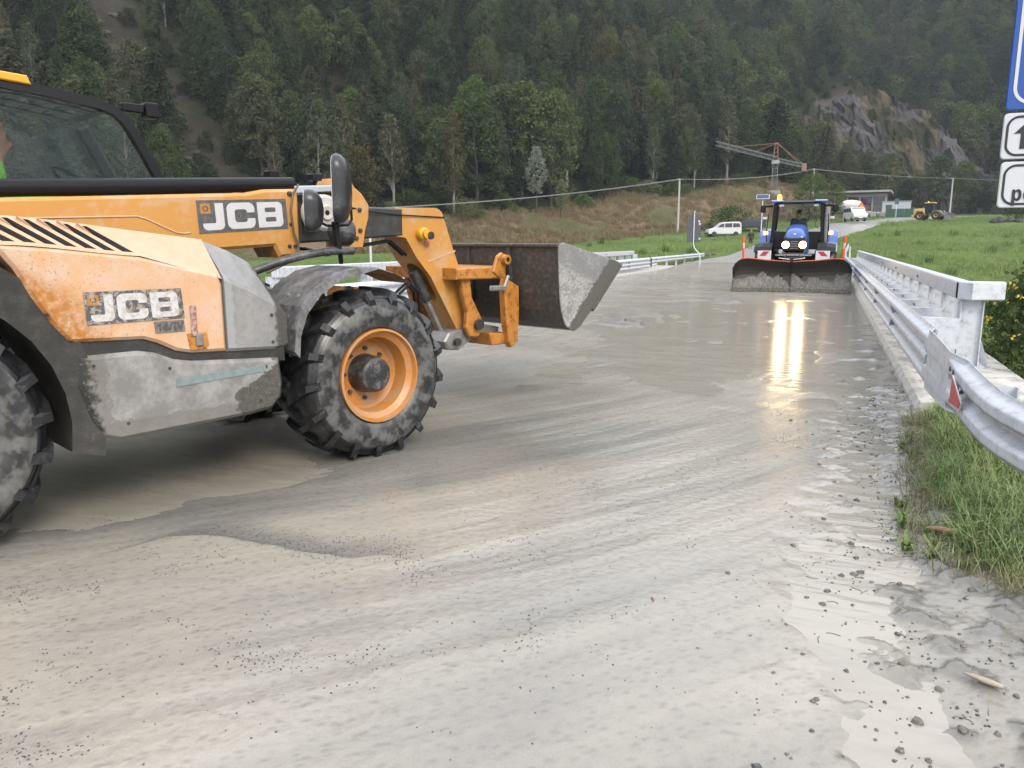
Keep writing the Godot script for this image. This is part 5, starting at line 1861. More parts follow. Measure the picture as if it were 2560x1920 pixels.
	part("beacon_stem", g, M.tractor_black, T)
	g = Geo.new()
	g.lathe([Vector2(0.075, 0), Vector2(0.08, 0.05), Vector2(0.065, 0.13), Vector2(0.03, 0.165), Vector2(0.002, 0.17)], V(-1.4, 3.0, 0.66), Vector3.UP, 14, true)
	part("beacon", g, glow_mat(1.0, 0.33, 0.02, 4.0), T)
	# plough
	var P := Node3D.new()
	P.name = "plough"
	T.add_child(P, true)
	var pn := noise(1.3, 141, 3)
	for s in [-1.0, 1.0]:
		var face := []
		var back := []
		var mud := []
		for k in 23:
			var u := k / 22.0
			var w := u * 1.74
			var x0 := 1.85 + 0.30 * u * u
			var th := lerps(u, [[0.0, 0.93], [0.35, 0.97], [0.75, 1.04], [0.86, 1.02], [0.94, 0.93], [1.0, 0.74]])
			var rf := PackedVector3Array()
			var rb := PackedVector3Array()
			var rm := PackedVector3Array()
			for j in 9:
				var f := j / 8.0
				var cx := -0.30 * sin(f * PI * 0.92) + 0.10 * f
				rf.append(V(x0 + cx, 0.03 + (th - 0.03) * f, s * w))
				rb.append(V(x0 + cx - 0.025 - (0.03 if f > 0.9 else 0.0), 0.03 + (th - 0.03) * f, s * w))
			var mh := 0.44 + 0.42 * pn.get_noise_2d(w * 1.3, s * 5.0) + (0.12 if u > 0.75 else 0.0) * u
			for j in 9:
				var f := j / 8.0 * clampf(mh, 0.15, 0.75) / th
				var cx := -0.30 * sin(f * PI * 0.92) + 0.10 * f
				var bulge := 0.012 + 0.03 * sin(j / 8.0 * PI) * (0.6 + pn.get_noise_2d(w * 4.0, j * 0.7))
				rm.append(V(x0 + cx + (bulge if j < 8 else -0.006), 0.03 + (th - 0.03) * f, s * w))
			rb.reverse()
			rf.append_array(rb)
			face.append(rf)
			mud.append(rm)
		g = Geo.new()
		g.loft(face, true, false, true)
		part("mouldboard", g, M.plough_black, P)
		g = Geo.new()
		g.loft(mud, false, true)
		part("mud_crust", g, M.crust, P)
		# orange rim along the top, rubber and steel edge below
		g = Geo.new()
		var tops := []
		for k in 19:
			var u := 0.03 + 0.83 * k / 18.0
			var th := lerps(u, [[0.0, 0.93], [0.35, 0.97], [0.75, 1.04], [0.86, 1.02], [0.94, 0.93], [1.0, 0.74]])
			tops.append(V(1.85 + 0.30 * u * u + 0.02, th + 0.012, s * u * 1.74))
		g.tube(tops, 0.022, 6)
		part("top_rim", g, M.plough_orange, P)
		g = Geo.new()
		slab(g, [[1.50, 0.85], [1.60, 0.98], [1.74, 0.98], [1.72, 0.85], [1.60, 0.6], [1.50, 0.6]], s * 0.5, s * 1.45, 0.02)
		part("back_cover", g, M.plough_orange, P)
		for k in 2:
			g = Geo.new()
			g.bar(V(1.87 + 0.15 * k * k, 0.075, s * (0.03 + k * 0.87)), V(1.93 + 0.22 * k, 0.075, s * (0.87 + k * 0.90)), 0.05, 0.14, 0.012)
			part("wear_bar", g, M.crust, P)
		g = Geo.new()
		g.tube([V(1.7, 0.75, s * 1.46), V(1.68, 1.72, s * 1.5)], 0.035, 8)
		var mk := part("marker_pole", g, mat(0.75, 0.07, 0.012, 0.45), P)
		g = Geo.new()
		g.tube([V(1.687, 1.35, s * 1.481), V(1.683, 1.52, s * 1.490)], 0.037, 8)
		part("white_band", g, mat(0.6, 0.5, 0.45, 0.45), mk)
		g = Geo.new()
		g.box(V(1.95, 1.04, s * 0.22), Vector3(0.34, 0.02, 0.05), 0.005, Basis(Vector3(0, 0, 1), s * 0.12))
		part("white_trim", g, M.sign_white, P)


# ---------------------------------------------------------------- cars
func car(called: String, label: String, at: Vector3, turn: float, body: Array, glass: Array, width: float, paint: Material, wheels: Array, wr: float, lamp: Array, group := "") -> Node3D:
	var T := thing(called, label, "car" if called != "van" else "van", at, turn, group)
	var g := Geo.new()
	slab(g, body, -width * 0.5, width * 0.5, 0.07)
	part("body", g, paint, T)
	for s in [-1.0, 1.0]:
		for gl in glass:
			g = Geo.new()
			var off := width * 0.5 + 0.006
			slab(g, gl, s * off - 0.01, s * off + 0.01)
			part("side_window", g, M.car_glass, T)
		for w in wheels:
			g = Geo.new()
			g.lathe([Vector2(0.02, 0.1), Vector2(wr * 0.55, 0.1), Vector2(wr * 0.6, 0.085), Vector2(wr * 0.95, 0.09), Vector2(wr, 0.05), Vector2(wr, -0.1)], V(w, wr, s * (width * 0.5 - 0.07)), Vector3(s, 0, 0), 18)
			part("wheel", g, M.car_tyre, T)
		g = Geo.new()
		g.box(V(lamp[0], lamp[1], s * width * 0.36), Vector3(width * 0.2, 0.16, 0.06), 0.02)
		part("headlamp", g, lamp[2], T)
	g = Geo.new()
	g.bar(V(lamp[3][0], lamp[3][1], 0), V(lamp[3][2], lamp[3][3], 0), width * 0.84, 0.025, 0.008)
	part("windscreen", g, M.car_glass, T)
	g = Geo.new()
	g.box(V(lamp[0] + 0.04, 0.42, 0), Vector3(width * 0.94, 0.2, 0.1), 0.03)
	part("bumper", g, M.car_tyre, T)
	g = Geo.new()
	g.box(V(lamp[0] + 0.10, 0.47, 0), Vector3(0.5, 0.11, 0.012))
	part("number_plate", g, M.sign_white, T)
	return T


func build_cars() -> void:
	M.car_glass = mat(0.03, 0.04, 0.05, 0.08)
	M.car_tyre = mat(0.02, 0.02, 0.021, 0.7)
	M.car_white = mat(0.62, 0.63, 0.65, 0.3)
	M.car_dark = mat(0.03, 0.032, 0.04, 0.25)
	M.lamp_off = mat(0.5, 0.5, 0.52, 0.15)
	var gy := func(x: float, z: float) -> float:
		return ground_y(x, z)
	# high roofed family car, nose to the left and towards us
	var hb := [[2.0, 0.3], [2.05, 0.62], [1.95, 0.86], [1.1, 1.08], [0.45, 1.62], [0.2, 1.74], [-1.7, 1.8], [-1.98, 1.6], [-2.05, 0.7], [-2.0, 0.3]]
	var hg := [[[0.95, 1.12], [0.45, 1.55], [0.12, 1.58], [0.12, 1.12]], [[0.02, 1.12], [0.02, 1.59], [-0.85, 1.62], [-0.85, 1.12]], [[-0.95, 1.12], [-0.95, 1.62], [-1.75, 1.6], [-1.85, 1.15]]]
	car("parked_car", "white high roofed car parked on the track below the bank", Vector3(-12.2, gy.call(-12.2, -99.3), -99.3), deg_to_rad(112), hb, hg, 1.72, M.car_white, [1.3, -1.35], 0.32, [1.98, 0.75, M.lamp_off, [1.0, 1.12, 0.42, 1.62]])
	var db := [[1.9, 0.3], [1.95, 0.7], [1.1, 0.95], [0.5, 1.42], [-1.3, 1.5], [-1.9, 1.3], [-1.95, 0.6], [-1.9, 0.3]]
	var dg := [[[0.9, 1.0], [0.45, 1.36], [-0.2, 1.4], [-0.2, 1.0]], [[-0.3, 1.0], [-0.3, 1.4], [-1.2, 1.4], [-1.5, 1.02]]]
	car("parked_car", "dark small car parked beyond the white car, left of the tractor", Vector3(-9.7, gy.call(-9.7, -107.0) + 0.15, -107.0), deg_to_rad(95), db, dg, 1.7, M.car_dark, [1.25, -1.25], 0.31, [1.88, 0.72, M.lamp_off, [0.95, 0.98, 0.48, 1.38]])
	# delivery van coming down the road
	var vb := [[2.35, 0.3], [2.4, 0.8], [2.2, 1.1], [1.5, 1.3], [0.85, 1.88], [0.6, 1.95], [-2.2, 1.97], [-2.35, 1.7], [-2.4, 0.5], [-2.3, 0.3]]
	var vg := [[[1.35, 1.32], [0.85, 1.8], [0.25, 1.8], [0.25, 1.3]], [[0.1, 1.3], [0.1, 1.8], [-0.9, 1.8], [-0.9, 1.3]], [[-1.05, 1.3], [-1.05, 1.8], [-2.1, 1.8], [-2.15, 1.3]]]
	car("van", "white van driving down the road towards the bridge", Vector3(3.1, 4.36, -120.0), deg_to_rad(196), vb, vg, 1.86, M.car_white, [1.45, -1.4], 0.33, [2.33, 0.88, glow_mat(1.0, 0.8, 0.5, 3.0), [1.42, 1.34, 0.86, 1.86]])


# ---------------------------------------------------------------- works yard in the distance
func build_yard() -> void:
	M.shed = nmat([[0.0, 0.25, 0.25, 0.245], [0.5, 0.34, 0.335, 0.325], [1.0, 0.42, 0.41, 0.4]], 0.2, 0.85, 0.0, 151)
	M.shed_dark = mat(0.12, 0.13, 0.135, 0.6)
	var g := Geo.new()
	var S := thing("concrete_shed", "long low grey shed with a flat overhanging roof beyond the road", "shed", Vector3(4.0, 7.2, -163.0), deg_to_rad(-6))
	g.box(Vector3(0, 1.5, 0), Vector3(11.0, 3.4, 6.0))
	part("wall", g, M.shed_dark, S)
	g = Geo.new()
	g.box(Vector3(-0.2, 3.45, 0.5), Vector3(13.0, 0.36, 8.2), 0.03)
	part("roof", g, M.shed, S)
	g = Geo.new()
	g.box(Vector3(-0.2, 2.85, 3.3), Vector3(11.6, 0.7, 0.2), 0.02)
	part("beam", g, M.shed, S)
	for k in 6:
		g = Geo.new()
		g.box(Vector3(-5.4 + k * 2.16, 1.4, 3.3), Vector3(0.26, 2.9, 0.24), 0.02)
		part("column", g, M.shed, S)
	for k in 5:
		g = Geo.new()
		g.box(Vector3(-4.3 + k * 2.16, 1.8, 3.03), Vector3(1.7, 1.4, 0.06))
		part("window", g, M.car_glass, S)
	# concrete mixer lorry with its white drum
	var L := thing("mixer_lorry", "concrete mixer lorry with a big white drum parked before the shed", "lorry", Vector3(1.7, ground_y(1.7, -141.0), -141.0), deg_to_rad(72))
	L.scale = Vector3.ONE * 0.85
	g = Geo.new()
	g.lathe([Vector2(0.25, -2.5), Vector2(0.55, -2.3), Vector2(0.9, -1.6), Vector2(1.15, -0.4), Vector2(1.15, 0.6), Vector2(1.0, 1.3), Vector2(0.7, 1.75), Vector2(0.02, 1.8)], V(-1.2, 2.25, 0), V(1.0, -0.06, 0), 24, true)
	part("drum", g, mat(0.68, 0.67, 0.63, 0.45), L)
	g = Geo.new()
	g.box(V(-0.6, 0.95, 0), Vector3(1.0, 0.3, 7.0), 0.03)
	part("chassis", g, M.car_tyre, L)
	g = Geo.new()
	slab(g, [[1.6, 0.7], [1.6, 2.7], [1.9, 2.85], [3.1, 2.8], [3.35, 1.8], [3.4, 0.6]], -1.15, 1.15, 0.06)
	part("cab", g, mat(0.28, 0.05, 0.035, 0.4), L)
	for x in [2.6, -1.6, -2.9]:
		for s in [-1.0, 1.0]:
			g = Geo.new()
			g.lathe([Vector2(0.02, 0.14), Vector2(0.3, 0.14), Vector2(0.5, 0.12), Vector2(0.52, 0.05), Vector2(0.52, -0.14)], V(x, 0.52, s * 1.0), Vector3(s, 0, 0), 16)
			part("wheel", g, M.car_tyre, L)
	g = Geo.new()
	g.bar(V(-3.7, 2.3, 0), V(-4.1, 1.4, 0), 0.5, 0.25, 0.03)
	part("chute", g, M.shed_dark, L)
	# green windbreak fence and site cabin
	var F := thing("site_fence", "dark green screened site fence left of the wheel loader", "fence", Vector3(8.6, ground_y(8.6, -150.0) - 0.1, -150.0), deg_to_rad(-2))
	for k in 4:
		g = Geo.new()
		g.box(Vector3(0.75 + k * 1.45, 0.75, 0), Vector3(1.42, 1.5, 0.04))
		part("screen_panel", g, mat(0.025, 0.08, 0.055, 0.7), F)
	for k in 5:
		g = Geo.new()
		g.box(Vector3(0.02 + k * 1.45, 0.8, -0.04), Vector3(0.06, 1.7, 0.05))
		part("post", g, M.zinc_dark, F)
	g = Geo.new()
	g.box(Vector3(0, 1.2, 0), Vector3(4.6, 2.3, 2.3), 0.04)
	var C := thing("site_cabin", "pale grey site cabin behind the green fence", "cabin", Vector3(10.6, ground_y(10.6, -156.0) + 0.2, -156.0))
	part("wall", g, mat(0.4, 0.43, 0.46, 0.5), C)
	g = Geo.new()
	g.box(Vector3(0, 2.4, 0), Vector3(4.8, 0.12, 2.5), 0.02)
	part("roof", g, M.shed, C)
	g = Geo.new()
	g.box(Vector3(-1.2, 1.4, 1.16), Vector3(1.0, 0.8, 0.04))
	part("window", g, M.car_glass, C)
	for k in 5:
		g = Geo.new()
		g.box(Vector3(0, 0.45, 0), Vector3(1.0, 0.9, 0.9), 0.1, Basis(Vector3.UP, k * 0.7))
		solo("rubble_block", g, M.shed, "pale rubble block lying before the shed", "rubble", "rubble before the shed", Vector3(5.2 + k * 0.8, ground_y(5.2 + k * 0.8, -152.0 - k % 2), -152.0 - k % 2))
	# blue sign on a post by the fence
	var B := thing("small_sign", "small dark sign on a thin post before the green fence", "sign", Vector3(9.6, ground_y(9.6, -140.0), -140.0))
	g = Geo.new()
	g.tube([Vector3(0, -0.2, 0), Vector3(0, 2.9, 0)], 0.05, 8)
	part("post", g, M.zinc_dark, B)
	g = Geo.new()
	g.box(Vector3(0, 2.5, 0.06), Vector3(0.6, 0.9, 0.03), 0.01)
	part("plate", g, mat(0.05, 0.09, 0.14, 0.5), B)
	# temporary road works triangle behind the van
	var R := thing("roadworks_sign", "orange triangular road works sign standing behind the van", "sign", Vector3(3.95, 4.5, -123.5))
	g = Geo.new()
	g.prism(pv([[-0.75, 0.0], [0.75, 0.0], [0.0, 1.25]]), Vector3(0, 1.55, 0), Vector3.RIGHT, Vector3.UP, Vector3.BACK, -0.02, 0.02)
	part("triangle_border", g, mat(0.5, 0.03, 0.02, 0.4), R)
	g = Geo.new()
	g.prism(pv([[-0.52, 0.14], [0.52, 0.14], [0.0, 1.0]]), Vector3(0, 1.55, 0.022), Vector3.RIGHT, Vector3.UP, Vector3.BACK, 0.0, 0.01)
	part("triangle_field", g, mat(0.75, 0.3, 0.02, 0.4), R)
	g = Geo.new()
	g.tube([Vector3(0, -0.3, -0.05), Vector3(0, 2.6, -0.05)], 0.04, 8)
	part("post", g, M.zinc_dark, R)
	# solar panel on a post behind the tractor
	var P := thing("solar_panel", "small tilted solar panel on a post, left of the tractor roof", "solar panel", Vector3(-4.75, ground_y(-4.75, -61.0), -61.0))
	g = Geo.new()
	g.tube([Vector3(0, -0.2, 0), Vector3(0, 4.4, 0)], 0.04, 8)
	part("post", g, M.zinc_dark, P)
	g = Geo.new()
	g.box(Vector3(0, 4.42, 0.05), Vector3(0.92, 0.36, 0.04), 0.008, Basis(Vector3.RIGHT, -0.5))
	part("frame", g, M.sign_white, P)
	g = Geo.new()
	g.box(Vector3(0, 4.435, 0.072), Vector3(0.84, 0.29, 0.012), 0.0, Basis(Vector3.RIGHT, -0.5))
	part("cells", g, mat(0.03, 0.06, 0.2, 0.15), P)
	# back of a tall direction sign at the left bridge end
	var D := thing("sign_back", "grey back of a tall pointed sign on a bent post, left of the road", "sign", Vector3(-7.85, 0.45, -49.5), deg_to_rad(6))
	M.sign_grey = mat(0.075, 0.08, 0.09, 0.5)
	var ys := [1.08, 1.55, 1.92, 2.3]
	for k in 3:
		g = Geo.new()
		g.box(Vector3(0, (ys[k] + ys[k + 1]) * 0.5, 0), Vector3(0.86, ys[k + 1] - ys[k] - 0.012, 0.03), 0.005)
		part("plate", g, M.sign_grey, D)
	g = Geo.new()
	g.prism(pv([[-0.43, 2.305], [0.43, 2.305], [0.40, 2.4], [0.02, 2.98], [-0.02, 2.98], [-0.40, 2.4]]), Vector3.ZERO, Vector3.RIGHT, Vector3.UP, Vector3.BACK, -0.015, 0.015)
	part("triangle_plate", g, M.sign_grey, D)
	g = Geo.new()
	g.tube([Vector3(0, 3.0, 0.04), Vector3(0, 1.0, 0.04), Vector3(0.08, 0.72, 0.04), Vector3(0.36, 0.4, 0.04), Vector3(0.44, 0.1, 0.04), Vector3(0.44, -0.4, 0.04)], 0.035, 8)
	part("post", g, M.zinc_dark, D)
	for q in [[0.3, 2.36], [0.34, 2.2], [0.36, 1.3]]:
		g = Geo.new()
		g.box(Vector3(q[0], q[1], 0.018), Vector3(0.1, 0.11, 0.006))
		part("sticker", g, M.sign_white, D)
	# thin white marker post beyond the far barrier
	var K := thing("marker_post", "thin white marker post behind the far barrier, under the boom", "post", Vector3(-10.7, ground_y(-10.7, -16.9), -16.9))
	g = Geo.new()
	g.box(Vector3(0, 1.05, 0), Vector3(0.05, 2.3, 0.05), 0.01)
	part("shaft", g, M.sign_white, K)
	g = Geo.new()
	g.box(Vector3(0, 2.05, 0.027), Vector3(0.04, 0.08, 0.006))
	part("reflector", g, M.zinc_dark, K)
	# utility poles and wires
	var tops := [Vector3(-100.0, 6.0, -30.0)]
	for q in [[-45.9, -65.5, 4.75, "short utility pole behind the telehandler boom head"], [-18.5, -103.4, 9.65, "white utility pole rising from the dry bank left of the tractor"], [-3.3, -150.0, 14.3, "pole top showing above the trees by the crane"], [19.5, -159.0, 12.7, "white utility pole at the far side of the meadow behind the loader"]]:
		var y0 := ground_y(q[0], q[1]) - 0.3
		g = Geo.new()
		g.tube([Vector3(0, 0, 0), Vector3(0, (q[2] - y0) * 0.5, 0), Vector3(0, q[2] - y0, 0)], [0.17, 0.14, 0.11], 10)
		var U := thing("utility_pole", q[3], "pole", Vector3(q[0], y0, q[1]))
		part("shaft", g, mat(0.42, 0.41, 0.38, 0.8), U)
		g = Geo.new()
		g.bar(Vector3(-0.4, q[2] - y0 - 0.12, 0), Vector3(0.4, q[2] - y0 - 0.12, 0), 0.06, 0.06)
		part("crossarm", g, M.zinc_dark, U)
		tops.append(Vector3(q[0], q[2] - 0.1, q[1]))
	tops.append(Vector3(48.0, 12.0, -165.0))
	var where := ["behind the telehandler", "left of the first pole", "between the first pole and the crane trees", "from the crane trees to the right pole", "right of the last pole"]
	for i in tops.size() - 1:
		for s in [-0.3, 0.3]:
			var pts := []
			for k in 17:
				var f := k / 16.0
				var p: Vector3 = tops[i].lerp(tops[i + 1], f)
				p.y -= (tops[i].distance_to(tops[i + 1]) * 0.012) * 4.0 * f * (1.0 - f) + 0.05 * s
				p.x += s
				pts.append(p)
			g = Geo.new()
			g.tube(pts, 0.022, 5)
			solo("overhead_wire", g, mat(0.3, 0.3, 0.3, 0.6), ("upper" if s < 0 else "lower") + " overhead wire " + where[i], "wire", "overhead wires")
	build_crane()
	build_loader()


func lattice(parent: Node3D, called: String, a: Vector3, b: Vector3, w: float, bays: int, m: Material, th: float) -> void:
	var z := (b - a).normalized()
	var x := z.cross(Vector3.UP if absf(z.y) < 0.9 else Vector3.BACK).normalized()
	var y := x.cross(z)
	var g := Geo.new()
	var cs := [x + y, x - y, -x - y, -x + y]
	for c in 4:
		g.bar(a + cs[c] * w * 0.5, b + cs[c] * w * 0.5, th, th)
	part(called, g, m, parent).set_meta("kind", "stuff")
	g = Geo.new()
	for k in bays:
		var p0 := a.lerp(b, float(k) / bays)
		var p1 := a.lerp(b, float(k + 1) / bays)
		for c in 4:
			var u: Vector3 = cs[c] * w * 0.5
			var v: Vector3 = cs[(c + 1) % 4] * w * 0.5
			g.bar(p0 + u, p0 + v, th * 0.6, th * 0.6)
			if (k + c) % 2 == 0:
				g.bar(p0 + u, p1 + v, th * 0.6, th * 0.6)
			else:
				g.bar(p0 + v, p1 + u, th * 0.6, th * 0.6)
	part(called + "_bracing", g, m, parent).set_meta("kind", "stuff")


func build_crane() -> void:
	var grey_m := mat(0.16, 0.18, 0.19, 0.5)
	var red := mat(0.30, 0.13, 0.075, 0.6)
	var base := Vector3(-9.2, 7.0, -139.7)
	var C := thing("tower_crane", "tower crane with grey lattice mast and orange red head above the trees", "crane", base)
	C.scale = Vector3(0.64, 0.68, 0.64)
	lattice(C, "mast", Vector3(0, 3.0, 0), Vector3(0, 10.6, 0), 1.3, 9, grey_m, 0.12)
	lattice(C, "jib", Vector3(0.2, 12.0, 0.2), Vector3(-14.5, 15.6, 6.7), 0.95, 15, grey_m, 0.09)
	lattice(C, "counter_jib", Vector3(0.2, 11.8, 0), Vector3(6.4, 10.7, -5.0), 0.8, 6, grey_m, 0.09)
	var g := Geo.new()
	for s in [[-0.6, 0.5], [0.6, 0.5], [0.6, -0.5], [-0.6, -0.5]]:
		g.bar(Vector3(s[0], 11.8, s[1]), Vector3(s[0] * 0.5, 15.6, s[1] * 0.5), 0.17, 0.17)
	for k in 4:
		g.bar(Vector3(-0.5, 12.2 + k, 0.4), Vector3(0.5, 12.8 + k, 0.4), 0.1, 0.1)
	g.box(Vector3(0, 15.7, 0), Vector3(1.0, 0.25, 0.8), 0.03)
	part("tower_head", g, red, C)
	for q in [[Vector3(0, 15.7, 0), Vector3(-10.0, 14.8, 4.6)], [Vector3(0, 15.7, 0), Vector3(-5.2, 13.6, 2.4)], [Vector3(0, 15.7, 0), Vector3(6.4, 11.2, -5.0)], [Vector3(0.3, 15.7, 0.3), Vector3(5.4, 11.3, -4.0)]]:
		g = Geo.new()
		g.bar(q[0], q[1], 0.09, 0.09)
		part("tie_bar", g, red, C)
	g = Geo.new()
	g.box(Vector3(0, 11.2, 0), Vector3(1.9, 0.9, 1.7), 0.1)
	part("slewing_ring", g, mat(0.35, 0.35, 0.34, 0.5), C)
	g = Geo.new()
	g.box(Vector3(6.9, 10.2, -5.4), Vector3(1.2, 1.9, 1.0), 0.05)
	part("counterweight", g, mat(0.3, 0.16, 0.12, 0.7), C)
	g = Geo.new()
	g.box(Vector3(0, 3.6, 0), Vector3(3.2, 1.6, 3.2), 0.05)
	part("ballast_base", g, M.shed, C)


func build_loader() -> void:
	var yel := mat(0.62, 0.42, 0.13, 0.4)
	var L := thing("wheel_loader", "yellow wheel loader parked at the far edge of the meadow", "wheel loader", Vector3(13.2, ground_y(13.2, -126.0) + 0.1, -126.0), deg_to_rad(-118))
	L.scale = Vector3.ONE * 0.74
	var g := Geo.new()
	# x forward towards its bucket (to the right in the photograph)
	slab(g, [[-3.0, 0.9], [-3.05, 1.9], [-2.9, 2.15], [-1.0, 2.2], [-0.9, 0.9]], -0.85, 0.85, 0.08)
	part("engine_cover", g, yel, L)
	g = Geo.new()
	g.box(V(-3.06, 1.6, 0), Vector3(1.2, 0.75, 0.06), 0.03)
	part("radiator_grille", g, M.car_tyre, L)
	g = Geo.new()
	g.box(V(-3.0, 0.75, 0), Vector3(2.3, 0.55, 0.5), 0.06)
	part("counterweight", g, yel, L)
	g = Geo.new()
	slab(g, [[-1.0, 1.9], [-0.95, 3.1], [0.35, 3.1], [0.5, 1.7], [0.3, 1.2], [-0.9, 1.2]], -0.72, 0.72, 0.04)
	part("cab", g, M.car_glass, L)
	g = Geo.new()
	g.box(V(-0.3, 3.2, 0), Vector3(1.65, 0.2, 1.7), 0.06)
	part("cab_roof", g, yel, L)
	for q in [[-0.98, -0.74], [-0.98, 0.74], [0.42, -0.74], [0.42, 0.74]]:
		g = Geo.new()
		g.bar(V(q[0], 1.5, q[1]), V(q[0] - 0.05, 3.15, q[1]), 0.1, 0.1)
		part("cab_post", g, M.car_tyre, L)
	g = Geo.new()
	g.lathe([Vector2(0.09, 0), Vector2(0.08, 0.18), Vector2(0.002, 0.2)], V(-0.6, 3.3, 0.3), Vector3.UP, 10)
	part("beacon", g, glow_mat(1.0, 0.4, 0.05, 2.0), L)
	g = Geo.new()
	slab(g, [[0.3, 1.0], [0.3, 1.5], [1.6, 1.6], [2.0, 1.1], [1.8, 0.7]], -0.5, 0.5, 0.05)
	part("front_frame", g, yel, L)
	for x in [-1.7, 1.3]:
		for s in [-1.0, 1.0]:
			wheel(L, V(x, 0.8, s * 1.05), s, 0.8, 0.6, 0.36, 16, M.car_tyre, yel, M.car_tyre, 0.05)
			g = Geo.new()
			slab(g, [[x - 0.8, 1.55], [x - 0.4, 1.75], [x + 0.5, 1.72], [x + 0.85, 1.4], [x + 0.8, 1.34], [x + 0.45, 1.66], [x - 0.4, 1.68], [x - 0.76, 1.5]], s * 1.05 - 0.3, s * 1.05 + 0.3)
			part("fender", g, yel if x < 0 else M.steel, L)
	for s in [-0.45, 0.45]:
		g = Geo.new()
		g.bar(V(0.9, 1.7, s), V(3.0, 0.6, s), 0.16, 0.34, 0.03, Vector3(0, 1, 0))
		part("lift_arm", g, M.steel, L)
	g = Geo.new()
	slab(g, [[2.9, 0.15], [2.75, 0.4], [2.85, 0.9], [3.2, 1.35], [3.26, 1.33], [2.95, 0.9], [2.87, 0.45], [3.0, 0.22], [3.9, 0.1], [3.9, 0.05]], -1.4, 1.4)
	part("bucket_shell", g, M.steel, L)
	for s in [-1.4, 1.38]:
		g = Geo.new()
		slab(g, [[2.9, 0.15], [2.75, 0.4], [2.85, 0.9], [3.2, 1.35], [3.9, 0.1]], s, s + 0.02)
		part("bucket_cheek", g, M.steel, L)

# ---------------------------------------------------------------- trees and bushes
class Leaves:
	var g := Geo.new()
	var r := RandomNumberGenerator.new()

	func leaf(p: Vector3, size: float, asp: float, dir: Vector3) -> void:
		var a := dir.normalized()
		var b := a.cross(Vector3(r.randfn(), r.randfn(), r.randfn())).normalized() * size * asp * 0.5
		a *= size * 0.5
		var k := r.randf_range(0.72, 1.28)
		g.col = Color(k * r.randf_range(0.94, 1.06), k, k * r.randf_range(0.9, 1.1))
		var nn := b.cross(a)
		var i := g.vert(p - a, nn)
		g.vert(p + b - a * 0.1, nn)
		g.vert(p + a, nn)
		g.vert(p - b - a * 0.1, nn)
		g.ix.append_array(PackedInt32Array([i, i + 2, i + 1, i, i + 3, i + 2]))

	func clump(o: Vector3, rad: Vector3, count: int, size: float) -> void:
		for k in count:
			var d := Vector3(r.randfn(), r.randfn(), r.randfn()).normalized() * pow(r.randf(), 0.45)
			leaf(o + d * rad, size * r.randf_range(0.6, 1.3), 0.7, Vector3(r.randfn(), r.randfn() * 0.7 - 0.3, r.randfn()))


func broadleaf(seed_: int, h: float, cr: float, bare: float, clumps: int, per: int, size: float, shape: Array) -> Array:
	var L := Leaves.new()
	L.r.seed = seed_
	var tg := Geo.new()
	var lean := Vector3(L.r.randf_range(-0.05, 0.05), 0, L.r.randf_range(-0.05, 0.05)) * h
	var trunk := []
	var rad := []
	for k in 7:
		var f := k / 6.0
		trunk.append(Vector3(0, f * h * 0.88 - 0.4, 0) + lean * f * f + Vector3(L.r.randf_range(-1, 1), 0, L.r.randf_range(-1, 1)) * 0.012 * h * f)
		rad.append(lerpf(0.018 * h, 0.003 * h, f))
	tg.tube(trunk, rad, 7)
	for k in clumps:
		var t := bare + (1.0 - bare) * pow((k + L.r.randf()) / clumps, 0.85)
		var a := k * 2.399 + L.r.randf() * 0.9
		var pr := lerps((t - bare) / (1.0 - bare), shape) * cr
		var rr := pr * sqrt(L.r.randf_range(0.15, 1.0))
		var o := lean * t * t + Vector3(cos(a) * rr, t * h * 0.97, sin(a) * rr)
		var s := cr * L.r.randf_range(0.24, 0.42)
		L.clump(o, Vector3(s, s * 0.72, s), per, size)
		if k % 3 == 0:
			var b := lean * t * t + Vector3(0, maxf(0.1, t - 0.14) * h, 0)
			tg.tube([b, b.lerp(o, 0.5) + Vector3(0, 0.02 * h, 0), o], [0.006 * h, 0.004 * h, 0.0015 * h], 4, false)
	return [tg.mesh(), L.g.mesh()]


func conifer(seed_: int, h: float, wide: float, dense: int, droop: float, size: float) -> Array:
	var L := Leaves.new()
	L.r.seed = seed_
	var tg := Geo.new()
	tg.tube([Vector3(0, -0.4, 0), Vector3(0, h * 0.5, 0), Vector3(0, h * 0.97, 0)], [0.016 * h, 0.010 * h, 0.002 * h], 7)
	var levels := 30
	for k in levels:
		var t := 0.12 + 0.87 * k / levels
		var n := 7
		for b in n:
			var a := b * TAU / n + k * 0.83 + L.r.randf() * 0.5
			var ln := wide * pow(1.0 - t, 0.6) * L.r.randf_range(0.65, 1.15) + 0.12
			var d := Vector3(cos(a), 0, sin(a))
			var o := Vector3(0, (t + L.r.randf_range(-0.01, 0.01)) * h, 0)
			for q in dense:
				var f := (q + L.r.randf()) / dense
				var p := o + d * ln * f + Vector3(0, -droop * ln * f * f + 0.12 * ln * f, 0)
				p += Vector3(-d.z, 0, d.x) * L.r.randf_range(-0.3, 0.3) * ln * (1.1 - f) + Vector3(0, L.r.randf_range(-0.25, 0.08), 0)
				L.leaf(p, size * L.r.randf_range(0.7, 1.3), 0.42, d + Vector3(L.r.randfn() * 0.6, -0.55 + L.r.randfn() * 0.3, L.r.randfn() * 0.6))
	return [tg.mesh(), L.g.mesh()]


func leaf_mat(r: float, g: float, b: float) -> StandardMaterial3D:
	var m := mat(r, g, b, 0.8)
	m.metallic_specular = 0.12
	m.vertex_color_use_as_albedo = true
	m.backlight_enabled = true
	m.backlight = lin(0.5, 0.6, 0.3)
	return m


